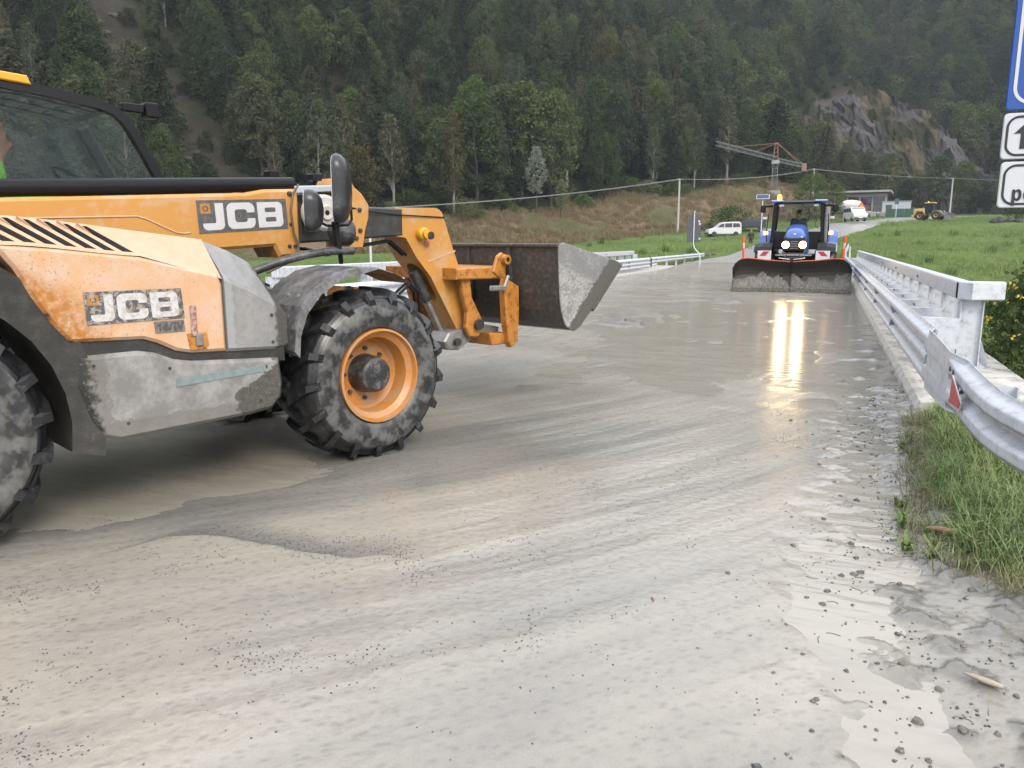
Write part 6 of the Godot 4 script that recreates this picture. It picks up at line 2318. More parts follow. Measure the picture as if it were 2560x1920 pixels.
func plant(called: String, kind: Array, leaf: Material, bark: Material, p: Vector3, s: Vector3, turn: float, label: String, category: String, group: String) -> Node3D:
	var o := thing(called, label, category, p, turn, group)
	o.scale = s
	mi("trunk", kind[0], bark, o)
	mi("crown", kind[1], leaf, o)
	return o


func build_trees() -> void:
	var bark := mat(0.05, 0.042, 0.035, 0.9)
	var pale := nmat([[0.0, 0.08, 0.075, 0.065], [0.5, 0.2, 0.19, 0.17], [1.0, 0.3, 0.29, 0.27]], 1.5, 0.85, 0.0, 121)
	var ovoid := [[0.0, 0.35], [0.3, 0.95], [0.55, 1.0], [0.8, 0.65], [1.0, 0.12]]
	var roundish := [[0.0, 0.7], [0.35, 1.0], [0.7, 0.85], [1.0, 0.25]]
	var slim := [[0.0, 0.5], [0.4, 1.0], [0.75, 0.7], [1.0, 0.1]]
	# unit trees are 10 m tall
	var kinds := {
		"larch": [conifer(1, 10.0, 2.9, 20, 0.35, 0.34), conifer(2, 10.0, 2.6, 20, 0.45, 0.32), conifer(3, 10.0, 3.3, 22, 0.3, 0.36)],
		"leafy": [broadleaf(4, 10.0, 2.3, 0.2, 52, 100, 0.24, ovoid), broadleaf(5, 10.0, 2.8, 0.12, 56, 100, 0.25, roundish), broadleaf(6, 10.0, 2.1, 0.3, 46, 100, 0.23, ovoid), broadleaf(14, 10.0, 2.5, 0.15, 60, 90, 0.24, roundish)],
		"birch": [broadleaf(7, 10.0, 1.5, 0.32, 62, 60, 0.2, slim), broadleaf(8, 10.0, 1.3, 0.25, 60, 60, 0.2, slim)],
		"bush": [broadleaf(9, 3.0, 1.6, 0.02, 40, 60, 0.17, roundish), broadleaf(10, 3.0, 1.9, 0.0, 44, 60, 0.17, roundish)],
	}
	var tints := {
		"larch": [leaf_mat(0.043, 0.057, 0.032), leaf_mat(0.063, 0.076, 0.041), leaf_mat(0.085, 0.089, 0.052), leaf_mat(0.043, 0.055, 0.035), leaf_mat(0.059, 0.081, 0.039)],
		"leafy": [leaf_mat(0.070, 0.099, 0.041), leaf_mat(0.098, 0.123, 0.054), leaf_mat(0.056, 0.075, 0.046), leaf_mat(0.118, 0.143, 0.056), leaf_mat(0.058, 0.075, 0.045), leaf_mat(0.107, 0.114, 0.062)],
		"birch": [leaf_mat(0.108, 0.124, 0.074), leaf_mat(0.089, 0.111, 0.068), leaf_mat(0.138, 0.139, 0.081), leaf_mat(0.063, 0.082, 0.052)],
	}
	var autumn := leaf_mat(0.12, 0.105, 0.05)
	var lime := leaf_mat(0.10, 0.15, 0.04)
	var silver := leaf_mat(0.30, 0.33, 0.27)
	var spots := []
	var gx := -150.0
	while gx < 110.0:
		var gz := -400.0
		while gz < -20.0:
			var far := Vector2(gx, gz).length()
			var p := Vector2(gx + rng.randf_range(-2.4, 2.4), gz + rng.randf_range(-2.4, 2.4))
			var keep := rng.randf()
			var pick := rng.randf()
			var pick2 := rng.randf()
			gz += 3.7
			var az := rad_to_deg(atan2(p.x, -p.y))
			if az < -59.0 or az > 13.5 or p.length() > 390.0:
				continue
			var f := foot(p.x, p.y)
			var d2 := 0.139 * p.x - 0.990 * p.y - 225.0
			var sp := spur(p.x, p.y)
			var y := ground_y(p.x, p.y)
			var on_spur := sp > y - 4.0 and rocky(p.x, p.y) > 0.05
			if f < 1.0 and d2 < 2.0 and not (sp > y - 3.0 and f > -60.0):
				continue
			if on_spur and keep > 0.4:
				continue
			if scree(p.x, p.y) > 0.3 and f > 4.0 and keep > 0.12:
				continue
			if y < 1.5:
				continue
			var el := (y - 1.55) / p.length()
			if el > 0.34 or keep > 0.93:
				continue
			if far > 230.0 and keep > 0.72:
				continue
			var front := 1.0 - smoothstep(2.0, 16.0, f)
			var hgt := lerpf(rng.randf_range(8.5, 13.5), rng.randf_range(9.0, 16.0), front)
			if p.x < -45.0:
				hgt *= 0.85
			if far > 180.0:
				hgt *= 1.3
			if az > -3.0 and az < 9.0 and far > 168.0 and far < 222.0:
				hgt *= 0.55
			spots.append({"p": Vector3(p.x, y, p.y), "h": hgt, "front": front, "k": pick, "k2": pick2, "see": hgt / p.length() * (1.0 if el < 0.27 else 0.4), "spur": on_spur})
		gx += 3.7
	spots.sort_custom(func(a, b): return a.see > b.see)
	var rest := {}
	var count := 0
	for s in spots:
		var kind := "larch"
		if s.front > 0.4:
			kind = "birch" if s.k < 0.3 else ("leafy" if s.k < 0.66 else "larch")
		elif s.p.x > -5.0 or s.p.z < -190.0:
			kind = "leafy" if s.k < 0.86 else "larch"
		else:
			kind = "larch" if s.k < 0.5 else ("leafy" if s.k < 0.86 else "birch")
		var vs: Array = kinds[kind]
		var v: int = int(s.k2 * 97.0) % vs.size()
		var ts: Array = tints[kind]
		var ti: int = int(s.k2 * 911.0) % ts.size()
		var leaf: Material = ts[ti]
		var sc: float = s.h / 10.0
		var wide := sc * (0.85 + 0.35 * fposmod(s.k * 37.0, 1.0))
		if s.spur:
			sc *= 0.5
			wide *= 0.5
		var turn: float = s.k * 40.0
		if count < 285:
			count += 1
			var label: String = {"larch": "dark conifer standing among the forest on the slope", "leafy": "green broadleaf tree in the forest on the slope", "birch": "slender pale trunked tree near the forest edge"}[kind]
			if s.k2 > 0.985 and kind != "larch":
				leaf = autumn
				label = "yellowing tree standing among the green forest"
			elif s.k2 < 0.02 and kind != "larch":
				leaf = lime
				label = "bright green tree standing among the dark forest"
			var az := rad_to_deg(atan2(s.p.x, -s.p.z))
			var spot := "above the telehandler cab"
			for z in [[-41.0, "behind the telehandler boom"], [-31.0, "above the boom head and mirrors"], [-25.0, "above the lifted bucket"], [-16.0, "between the bucket and the utility pole"], [-9.0, "left of the crane"], [-3.0, "above the tractor and crane"], [2.0, "beside the rock outcrop"], [7.0, "beside the road sign"]]:
				if az > z[0]:
					spot = z[1]
			var tone: String = {"larch": ["dark green", "mid green", "olive", "blackish green", "deep green"], "leafy": ["mid green", "light green", "grey green", "yellow green", "dark green", "olive"], "birch": ["pale green", "soft green", "yellowish", "dark green"]}[kind][ti]
			var row := "at the forest edge" if s.front > 0.5 else ("low on the slope" if s.p.y < 30.0 else "high on the slope")
			if leaf == autumn:
				tone = "yellowing"
			elif leaf == lime:
				tone = "bright green"
			label = "%s %s %s, %s" % [tone, {"larch": "conifer", "leafy": "broadleaf tree", "birch": "slender tree"}[kind], row, spot]
			plant({"larch": "conifer", "leafy": "broadleaf_tree", "birch": "birch_tree"}[kind], vs[v], leaf, pale if kind == "birch" else bark, s.p - Vector3(0, 0.3, 0), Vector3(wide, sc, wide), turn, label, "tree", {"larch": "conifers of the forest", "leafy": "broadleaf trees of the forest", "birch": "slender trees of the forest"}[kind] + " " + spot)
		else:
			var key := [kind, v, ti]
			if not rest.has(key):
				rest[key] = []
			rest[key].append(Transform3D(Basis(Vector3.UP, turn).scaled(Vector3(wide, sc, wide)), s.p - Vector3(0, 0.3, 0)))
	for key in rest:
		stuff(numbered("distant_forest"), kinds[key[0]][key[1]][1], tints[key[0]][key[2]], rest[key], "far forest covering the upper mountain slopes", "forest")
	print("trees ", spots.size(), " stuff kinds ", rest.size())

	var under := []
	var ug := leaf_mat(0.045, 0.062, 0.032)
	for k in 5200:
		var d := rng.randf_range(70.0, 330.0)
		var az := deg_to_rad(rng.randf_range(-58.0, 13.0))
		var x := d * sin(az)
		var z := -d * cos(az)
		var f := foot(x, z)
		var rk := rocky(x, z)
		if (f < 0.5 and 0.139 * x - 0.990 * z - 225.0 < 0.0 and spur(x, z) < ground_y(x, z) - 5.0) or (rk > 0.3 and rng.randf() > 0.8) or (scree(x, z) > 0.4 and rng.randf() > 0.2):
			continue
		var s := rng.randf_range(0.35, 1.0) * (0.6 if rk > 0.3 else 1.0)
		under.append(Transform3D(Basis(Vector3.UP, rng.randf() * TAU).scaled(Vector3(s, s * rng.randf_range(0.7, 1.3), s)), Vector3(x, ground_y(x, z) - 0.25, z)))
	stuff("undergrowth", kinds.bush[0][1], ug, under, "low bushes and saplings under the forest trees", "undergrowth")

	# single plants that stand out
	var at := func(x: float, z: float) -> Vector3:
		return Vector3(x, ground_y(x, z) - 0.1, z)
	plant("silver_tree", kinds.birch[0], silver, bark, at.call(-35.5, -96.0), Vector3(0.9, 0.85, 0.9), 0.4, "silvery grey leaved tree at the forest edge right of centre", "tree", "")
	plant("silver_tree", kinds.birch[1], leaf_mat(0.195, 0.232, 0.121), bark, at.call(-32.5, -97.0), Vector3(0.6, 0.5, 0.6), 1.4, "short grey green tree beside the silvery tree at the forest edge", "tree", "")
	plant("bright_tree", kinds.leafy[2], lime, bark, at.call(-47.0, -101.0), Vector3(1.3, 1.35, 1.3), 2.4, "tall bright green tree above the middle of the forest edge", "tree", "")
	plant("autumn_tree", kinds.birch[1], autumn, pale, at.call(-42.0, -85.0), Vector3(1.1, 1.25, 1.1), 0.9, "tall tree with brownish yellow leaves at the forest edge", "tree", "")
	plant("ash_tree", kinds.leafy[1], leaf_mat(0.128, 0.178, 0.054), bark, at.call(-3.2, -128.0), Vector3(0.98, 0.72, 0.98), 0.3, "green tree in front of the crane, above the tractor", "tree", "")
	plant("ash_tree", kinds.leafy[0], leaf_mat(0.150, 0.186, 0.061), bark, at.call(0.2, -131.0), Vector3(0.8, 0.6, 0.8), 1.3, "yellow green tree left of the concrete shed", "tree", "")
	plant("young_tree", kinds.birch[1], leaf_mat(0.195, 0.209, 0.068), bark, at.call(-13.0, -150.0), Vector3(0.75, 0.7, 0.75), 2.0, "small yellowish tree left of the crane mast", "tree", "")
	# bushes on the bank
	var bl := [leaf_mat(0.105, 0.178, 0.041), leaf_mat(0.135, 0.155, 0.074), leaf_mat(0.090, 0.139, 0.047), leaf_mat(0.180, 0.209, 0.121)]
	for k in 120:
		var a := deg_to_rad(rng.randf_range(-31.0, -2.0))
		var d := rng.randf_range(82.0, 165.0)
		var x := d * sin(a)
		var z := -d * cos(a)
		var f := foot(x, z)
		var up := rng.randf()
		if f < (-13.0 if up < 0.35 else -3.0) or f > 4.0 or absf(x - road_x(-z)) < 7.0:
			continue
		var s := rng.randf_range(0.4, 1.05)
		plant("bush", kinds.bush[k % 2], bl[k % 4], bark, at.call(x, z), Vector3(s * 1.2, s * 0.85, s * 1.2), k, "leafy bush on the dry bank below the forest", "bush", "bushes on the bank")
	plant("bush", kinds.bush[0], bl[2], bark, at.call(-12.5, -106.5), Vector3(1.9, 1.15, 1.6), 0.5, "large dark green bush behind the parked white car", "bush", "")
	plant("bush", kinds.bush[1], leaf_mat(0.060, 0.109, 0.047), bark, at.call(24.0, -128.0), Vector3(1.0, 1.2, 1.0), 0.5, "dark conical bush in the meadow below the road sign", "bush", "")
	# row of trees behind the shed and the loader
	for k in 18:
		var x := -8.0 + k * 3.6
		var z := -186.0 - 4.0 * sin(k * 2.1) - (8.0 if k > 12 else 0.0)
		var s := 1.0 + 0.25 * sin(k * 1.7)
		plant("broadleaf_tree", kinds.leafy[k % 3], tints.leafy[(k * 3) % 4], bark, at.call(x, z), Vector3(s * 1.3, s, s * 1.3), k * 1.3, "broad dark tree in the row behind the shed and wheel loader", "tree", "trees behind the shed")
	# shrub with yellow flowers beyond the handrail
	var yl := mat(0.5, 0.38, 0.04, 0.7)
	for q in [[2.6, -11.6, 0.42], [3.1, -13.6, 0.48], [2.55, -10.0, 0.36], [3.4, -16.0, 0.45]]:
		var o := plant("flowering_shrub", kinds.bush[0], leaf_mat(0.085, 0.12, 0.05), bark, at.call(q[0], q[1]), Vector3(q[2], q[2] * 1.25, q[2]), q[0], "leafy shrub with yellow flowers behind the handrail post", "shrub", "flowering shrubs behind the handrail")
		var L := Leaves.new()
		L.r.seed = int(q[0] * 100)
		for k in 14:
			var d := Vector3(L.r.randfn(), absf(L.r.randfn()), L.r.randfn()).normalized()
			for w in 5:
				L.leaf(Vector3(0, 1.5, 0) + d * Vector3(1.6, 1.5, 1.6) + Vector3(L.r.randfn(), L.r.randfn(), L.r.randfn()) * 0.05, 0.11, 0.7, Vector3(L.r.randfn(), L.r.randfn(), L.r.randfn()))
		part("flowers", L.g, yl, o).set_meta("kind", "stuff")

# ---------------------------------------------------------------- people
# bones: [from, to, radius, radius, colour]; meshed as surface nets of their smooth union
func figure(bones: Array, cell: float, blend: float) -> Geo:
	var lo := Vector3.ONE * 1e9
	var hi := -lo
	for b in bones:
		for e in [[b[0], b[2]], [b[1], b[3]]]:
			lo = lo.min(e[0] - Vector3.ONE * (e[1] + cell * 2.0))
			hi = hi.max(e[0] + Vector3.ONE * (e[1] + cell * 2.0))
	var n := Vector3i(((hi - lo) / cell).ceil()) + Vector3i.ONE
	var f := PackedFloat32Array()
	f.resize(n.x * n.y * n.z)
	f.fill(1.0)
	for b in bones:
		var a: Vector3 = b[0]
		var d: Vector3 = b[1] - b[0]
		var dd := maxf(d.length_squared(), 1e-9)
		var pad: float = maxf(b[2], b[3]) + blend + cell * 2.0
		var i0 := Vector3i(((a.min(b[1]) - Vector3.ONE * pad - lo) / cell).floor()).clamp(Vector3i.ZERO, n - Vector3i.ONE)
		var i1 := Vector3i(((a.max(b[1]) + Vector3.ONE * pad - lo) / cell).ceil()).clamp(Vector3i.ZERO, n - Vector3i.ONE)
		for k in range(i0.z, i1.z + 1):
			for j in range(i0.y, i1.y + 1):
				for i in range(i0.x, i1.x + 1):
					var p := lo + Vector3(i, j, k) * cell
					var t := clampf((p - a).dot(d) / dd, 0.0, 1.0)
					var s := (p - a - d * t).length() - lerpf(b[2], b[3], t)
					var q := (k * n.y + j) * n.x + i
					var o := f[q]
					var h := maxf(blend - absf(o - s), 0.0) / blend
					f[q] = minf(o, s) - h * h * blend * 0.25
	var g := Geo.new()
	var at := {}
	for k in n.z - 1:
		for j in n.y - 1:
			for i in n.x - 1:
				var sum := Vector3.ZERO
				var c := 0
				var val := [0.0, 0.0, 0.0, 0.0, 0.0, 0.0, 0.0, 0.0]
				var neg := 0
				for m in 8:
					val[m] = f[((k + (m >> 2)) * n.y + j + ((m >> 1) & 1)) * n.x + i + (m & 1)]
					if val[m] < 0:
						neg += 1
				if neg == 0 or neg == 8:
					continue
				for e in [[0, 1], [2, 3], [4, 5], [6, 7], [0, 2], [1, 3], [4, 6], [5, 7], [0, 4], [1, 5], [2, 6], [3, 7]]:
					var u: float = val[e[0]]
					var w: float = val[e[1]]
					if (u < 0) != (w < 0):
						var pa := Vector3(e[0] & 1, (e[0] >> 1) & 1, e[0] >> 2)
						var pb := Vector3(e[1] & 1, (e[1] >> 1) & 1, e[1] >> 2)
						sum += pa.lerp(pb, u / (u - w))
						c += 1
				var p := lo + (Vector3(i, j, k) + sum / c) * cell
				var gr := Vector3(val[1] - val[0] + val[3] - val[2] + val[5] - val[4] + val[7] - val[6], val[2] - val[0] + val[3] - val[1] + val[6] - val[4] + val[7] - val[5], val[4] - val[0] + val[5] - val[1] + val[6] - val[2] + val[7] - val[3])
				var best := 1e9
				for b in bones:
					var dv: Vector3 = b[1] - b[0]
					var t := clampf((p - b[0]).dot(dv) / maxf(dv.length_squared(), 1e-9), 0.0, 1.0)
					var s: float = (p - b[0] - dv * t).length() - lerpf(b[2], b[3], t)
					if s < best:
						best = s
						g.col = b[4]
				at[Vector3i(i, j, k)] = g.vert(p, gr)
	for key in at:
		var c3: Vector3i = key
		for ax in 3:
			var e := Vector3i(1 if ax == 0 else 0, 1 if ax == 1 else 0, 1 if ax == 2 else 0)
			var u := Vector3i(e.z, e.x, e.y)
			var w := Vector3i(e.y, e.z, e.x)
			var q0 := (c3.z * n.y + c3.y) * n.x + c3.x
			var c4 := c3 + e
			if c4.x >= n.x or c4.y >= n.y or c4.z >= n.z:
				continue
			var q1 := (c4.z * n.y + c4.y) * n.x + c4.x
			if (f[q0] < 0) == (f[q1] < 0):
				continue
			if not (at.has(c3 - u) and at.has(c3 - w) and at.has(c3 - u - w)):
				continue
			var a: int = at[c3]
			var b2: int = at[c3 - u]
			var c2: int = at[c3 - u - w]
			var d2: int = at[c3 - w]
			if f[q0] < 0:
				g.ix.append_array(PackedInt32Array([a, c2, b2, a, d2, c2]))
			else:
				g.ix.append_array(PackedInt32Array([a, b2, c2, a, c2, d2]))
	return g


func head_bones(o: Vector3, fwd: Vector3, skin: Color, hair: Color) -> Array:
	var up := Vector3.UP
	var rt := fwd.cross(up)
	return [
		[o - up * 0.12, o - up * 0.02, 0.058, 0.06, skin],
		[o + up * 0.02, o + up * 0.075 - fwd * 0.012, 0.078, 0.088, skin],
		[o + up * 0.01 + fwd * 0.03, o - up * 0.055 + fwd * 0.05, 0.062, 0.04, skin],
		[o + up * 0.03 + fwd * 0.088, o - up * 0.012 + fwd * 0.108, 0.008, 0.016, skin],
		[o - up * 0.042 + fwd * 0.088 - rt * 0.018, o - up * 0.042 + fwd * 0.088 + rt * 0.018, 0.01, 0.01, Color(skin.r * 0.7, skin.g * 0.5, skin.b * 0.5)],
		[o + up * 0.035 + fwd * 0.08 + rt * 0.032, o + up * 0.036 + fwd * 0.08 + rt * 0.034, 0.012, 0.012, Color(0.05, 0.04, 0.03)],
		[o + up * 0.035 + fwd * 0.08 - rt * 0.032, o + up * 0.036 + fwd * 0.08 - rt * 0.034, 0.012, 0.012, Color(0.05, 0.04, 0.03)],
		[o + up * 0.03 + rt * 0.082, o - up * 0.015 + rt * 0.084, 0.018, 0.012, skin],
		[o + up * 0.03 - rt * 0.082, o - up * 0.015 - rt * 0.084, 0.018, 0.012, skin],
		[o + up * 0.11 - fwd * 0.02, o + up * 0.04 - fwd * 0.05, 0.082, 0.07, hair],
	]


func hand_bones(o: Vector3, along: Vector3, side: Vector3, skin: Color) -> Array:
	var out := [[o, o + along * 0.06, 0.03, 0.034, skin]]
	var curl := along.cross(side).normalized()
	for k in 4:
		var b := o + along * 0.07 + side * (k - 1.5) * 0.019
		var ln: float = [0.026, 0.032, 0.034, 0.026][k]
		out.append([b, b + along * ln, 0.0095, 0.009, skin])
		out.append([b + along * ln, b + along * ln * 1.5 + curl * ln, 0.009, 0.008, skin])
	out.append([o + along * 0.02 + side * 0.03, o + along * 0.05 + side * 0.052 + curl * 0.015, 0.012, 0.009, skin])
	return out


func build_people() -> void:
	M.person = StandardMaterial3D.new()
	M.person.vertex_color_use_as_albedo = true
	M.person.albedo_color = lin(1, 1, 1)
	M.person.roughness = 0.8
	var skin := Color(0.36, 0.2, 0.13)
	# driver of the telehandler (sits in the cab, facing its front)
	var green := Color(0.16, 0.5, 0.03)
	var dark := Color(0.02, 0.022, 0.03)
	var hd := V(1, 0, 0)
	var rt := V(0, 0, 1)
	var hp := V(-1.81, 2.21, -0.66)
	var bones := head_bones(hp, hd, skin, Color(0.03, 0.022, 0.016))
	bones.append([V(-1.93, 1.80, -0.66), V(-1.92, 1.98, -0.66), 0.16, 0.17, green])
	bones.append([V(-1.92, 1.98, -0.82), V(-1.92, 1.98, -0.50), 0.09, 0.09, green])
	for s in [-1.0, 1.0]:
		bones.append([V(-1.92, 2.0, -0.66 + s * 0.19), V(-1.80, 1.78, -0.66 + s * 0.24), 0.065, 0.052, green])
		bones.append([V(-1.80, 1.78, -0.66 + s * 0.24), V(-1.50, 1.88, -0.66 + s * 0.17), 0.05, 0.036, green])
		bones.append([V(-1.95, 1.78, -0.66 + s * 0.09), V(-1.55, 1.80, -0.66 + s * 0.12), 0.09, 0.07, dark])
		bones.append([V(-1.55, 1.80, -0.66 + s * 0.12), V(-1.45, 1.45, -0.66 + s * 0.12), 0.068, 0.05, dark])
		bones.append([V(-1.45, 1.42, -0.66 + s * 0.12), V(-1.30, 1.41, -0.66 + s * 0.12), 0.05, 0.04, dark])
		bones.append_array(hand_bones(V(-1.48, 1.885, -0.66 + s * 0.168), (hd + Vector3(0, 0.3, 0)).normalized(), -rt * s, skin))
	var P := thing("person", "driver in bright green jacket seated in the telehandler cab", "person", Vector3(-3.948, 0, -5.088), deg_to_rad(-21))
	part("body", figure(bones, 0.014, 0.035), M.person, P)
	# driver of the tractor, with a cap
	var navy := Color(0.03, 0.04, 0.07)
	hp = V(-1.80, 2.48, 0)
	bones = head_bones(hp, hd, skin, Color(0.02, 0.025, 0.035))
	bones.append([hp + Vector3(0, 0.1, 0) + hd * 0.07, hp + Vector3(0, 0.085, 0) + hd * 0.15, 0.05, 0.03, Color(0.02, 0.025, 0.035)])
	bones.append([V(-1.9, 1.85, 0), V(-1.88, 2.18, 0), 0.17, 0.18, navy])
	bones.append([V(-1.88, 2.24, -0.17), V(-1.88, 2.24, 0.17), 0.085, 0.085, navy])
	for s in [-1.0, 1.0]:
		bones.append([V(-1.88, 2.24, s * 0.2), V(-1.75, 1.97, s * 0.27), 0.07, 0.055, navy])
		bones.append([V(-1.75, 1.97, s * 0.27), V(-1.42, 2.02, s * 0.19), 0.052, 0.038, navy])
		bones.append([V(-1.9, 1.84, s * 0.1), V(-1.5, 1.86, s * 0.13), 0.09, 0.07, dark])
		bones.append([V(-1.5, 1.86, s * 0.13), V(-1.4, 1.45, s * 0.13), 0.07, 0.05, dark])
		bones.append_array(hand_bones(V(-1.40, 2.02, s * 0.19), (hd + Vector3(0, 0.3, 0)).normalized(), -rt * s, skin))
	var Q := thing("person", "driver in dark jacket and cap behind the tractor windscreen", "person", Vector3(-1.04, 0, -27.6), PI)
	part("body", figure(bones, 0.02, 0.04), M.person, Q)
	# person standing beyond the tractor
	bones = head_bones(Vector3(0, 1.60, 0), Vector3(0.3, 0, 0.95).normalized(), skin, Color(0.03, 0.02, 0.02))
	var coat := Color(0.025, 0.02, 0.025)
	bones.append([Vector3(0, 0.95, 0), Vector3(0, 1.32, 0), 0.15, 0.17, coat])
	bones.append([Vector3(-0.17, 1.38, 0), Vector3(0.17, 1.38, 0), 0.08, 0.08, coat])
	for s in [-1.0, 1.0]:
		bones.append([Vector3(s * 0.2, 1.38, 0), Vector3(s * 0.27, 1.08, 0.0), 0.065, 0.052, coat])
		bones.append([Vector3(s * 0.27, 1.08, 0), Vector3(s * 0.24, 0.84, 0.1), 0.05, 0.036, coat])
		bones.append([Vector3(s * 0.09, 0.92, 0), Vector3(s * 0.10, 0.5, 0.03 * s), 0.09, 0.062, Color(0.03, 0.03, 0.045)])
		bones.append([Vector3(s * 0.10, 0.5, 0.03 * s), Vector3(s * 0.10, 0.1, -0.05 * s), 0.06, 0.042, skin])
		bones.append([Vector3(s * 0.10, 0.05, -0.07 * s), Vector3(s * 0.11, 0.04, 0.09 - 0.05 * s), 0.045, 0.036, dark])
		bones.append_array(hand_bones(Vector3(s * 0.235, 0.81, 0.115), Vector3(0, -1, 0.2).normalized(), Vector3(0, 0, 1), skin))
	var W := thing("person", "person in dark jacket and shorts standing left of the tractor", "person", Vector3(-6.75, ground_y(-6.75, -75.6) + 0.08, -75.6))
	part("body", figure(bones, 0.02, 0.04), M.person, W)


# ---------------------------------------------------------------- stones, clods and sticks on the mud
func stone_mesh(seed_: int, flat: float) -> ArrayMesh:
	var r := noise(0.9, seed_, 2)
	var g := Geo.new()
	var rings := []
	for i in 6:
		var f := PI * (i + 0.02) / 5.04
		var ring := PackedVector3Array()
		for k in 8:
			var a := TAU * k / 8
			var d := Vector3(cos(a) * sin(f), cos(f), sin(a) * sin(f))
			d *= 0.5 * (1.0 + 0.55 * r.get_noise_3dv(d * 1.6 + Vector3.ONE * seed_))
			ring.append(d * Vector3(1, flat, 0.8))
		rings.append(ring)
	g.loft(rings, true, false)
	return g.mesh()


func top_y(x: float, z: float) -> float:
	return maxf(mud_y(x, z), 0.0)


func build_debris() -> void:
	M.stone = nmat([[0.0, 0.04, 0.042, 0.046], [0.5, 0.085, 0.088, 0.092], [1.0, 0.16, 0.16, 0.155]], 3.0, 0.35, 0.0, 161)
	M.clod = nmat([[0.0, 0.08, 0.078, 0.07], [0.5, 0.13, 0.125, 0.112], [1.0, 0.2, 0.195, 0.175]], 3.0, 0.45, 0.0, 162)
	M.grit = mat(0.075, 0.076, 0.08, 0.45)
	var stones := [stone_mesh(1, 0.6), stone_mesh(2, 0.75), stone_mesh(3, 0.5), stone_mesh(4, 0.65)]
	# single stones and clods in the strip of dirt along the verge
	for k in 430:
		var z := -2.0 - 7.0 * pow(rng.randf(), 1.5)
		var x := rng.randfn(0.42, 0.26) + 0.03 * (-z - 3.0)
		if k % 4 == 0:
			x -= 0.28
		if x > 0.9 or x < -0.4:
			continue
		var s := 0.009 + 0.034 * pow(rng.randf(), 3.0)
		var is_stone := k % 3 == 0
		var o := mi(numbered("stone" if is_stone else "mud_clod"), stones[k % 4], M.stone if is_stone else M.clod, self)
		o.transform = spin(Vector3(x, top_y(x, z) + s * 0.02, z), s, 0.5)
		tag(o, "small dark stone lying in the wet mud strip beside the verge" if is_stone else "small clod of grey mud in the wet strip beside the verge", "stone" if is_stone else "clod", "stones along the verge" if is_stone else "mud clods along the verge")
	var grit := []
	for k in 90000:
		var z := -1.3 - 8.0 * pow(rng.randf(), 1.5)
		var x := rng.randf_range(-4.6, 0.9)
		var pch := 0.6 * m_patch.get_noise_2d(x * 2.3 + 40.0, z * 2.3) + 0.6 * m_clod.get_noise_2d(x * 1.1, z * 1.1)
		var strip := smoothstep(0.0, 0.4, x)
		var q := Vector2(x + 14.0, z + 13.0).length()
		var want := 0.009 + maxf(0.0, pch - 0.08) * (1.5 * smoothstep(14.6, 15.4, q) * (1.0 - smoothstep(16.3, 17.2, q)) + 0.9 * smoothstep(13.2, 14.0, q) * (1.0 - smoothstep(14.4, 15.0, q)) + 0.9 * strip)
		if x < -1.4 and z > -4.2:
			var e := lobe(x, z)
			want += 0.9 * e.y * smoothstep(0.0, 0.02, e.x) * (1.0 - smoothstep(0.05, 0.3, e.x))
		if rng.randf() > want:
			continue
		var s := rng.randf_range(0.004, 0.0095) * (1.0 + strip * rng.randf() * 0.8)
		grit.append(spin(Vector3(x, maxf(mud_y(x, z), 0.0) + s * 0.05, z), s, 0.6))
	stuff("grit", stone_mesh(5, 0.7), M.grit, grit, "dark grit scattered over the muddy road", "grit")
	# bits of wood and a leaf
	M.wood = nmat([[0.0, 0.14, 0.075, 0.04], [0.5, 0.27, 0.15, 0.085], [1.0, 0.36, 0.22, 0.14]], 5.0, 0.6, 0.0, 163)
	M.bleached = nmat([[0.0, 0.25, 0.2, 0.14], [0.5, 0.42, 0.36, 0.28], [1.0, 0.5, 0.45, 0.37]], 5.0, 0.55, 0.0, 164)
	var g := Geo.new()
	g.tube([Vector3(-0.08, 0.012, 0), Vector3(-0.03, 0.02, 0.006), Vector3(0.04, 0.018, 0.0), Vector3(0.075, 0.014, -0.008)], [0.006, 0.017, 0.019, 0.014], 7)
	var w1 := solo("wood_piece", g, M.wood, "reddish brown piece of wood lying in the verge grass", "wood", "", Vector3(0.655, top_y(0.655, -4.36) + 0.03, -4.36))
	w1.rotation.y = -0.35
	g = Geo.new()
	g.tube([Vector3(-0.065, 0.004, 0.0), Vector3(-0.03, 0.008, 0.006), Vector3(0.02, 0.008, 0.002), Vector3(0.062, 0.006, -0.006)], [0.002, 0.009, 0.012, 0.008], 6)
	var w2 := solo("stick", g, M.bleached, "pale bleached stick lying in the mud at lower right", "stick", "", Vector3(0.60, top_y(0.60, -2.88) + 0.002, -2.88))
	w2.rotation.y = -0.55
	g = Geo.new()
	g.tube([Vector3(-0.022, 0.002, 0), Vector3(0.0, 0.004, 0.004), Vector3(0.022, 0.003, -0.002)], [0.001, 0.005, 0.002], 5)
	var w3 := solo("wood_chip", g, M.wood, "tiny brown wood chip floating alone on the slurry", "chip", "", Vector3(-0.61, top_y(-0.61, -3.14) + 0.001, -3.14))
	w3.rotation.y = 1.9
	for k in 26:
		var z := -2.3 - 2.6 * rng.randf()
		var x := rng.randf_range(0.0, 0.6)
		g = Geo.new()
		var pts := []
		var p := Vector3.ZERO
		var a := rng.randf() * TAU
		for q in 5:
			pts.append(p + Vector3(0, 0.002, 0))
			a += rng.randf_range(-0.7, 0.7)
			p += Vector3(cos(a), 0, sin(a)) * 0.014
		g.tube(pts, 0.0013, 4)
		solo("twig", g, M.clod, "thin muddy twig or root in the wet strip near the verge", "twig", "twigs in the mud", Vector3(x, top_y(x, z), z))
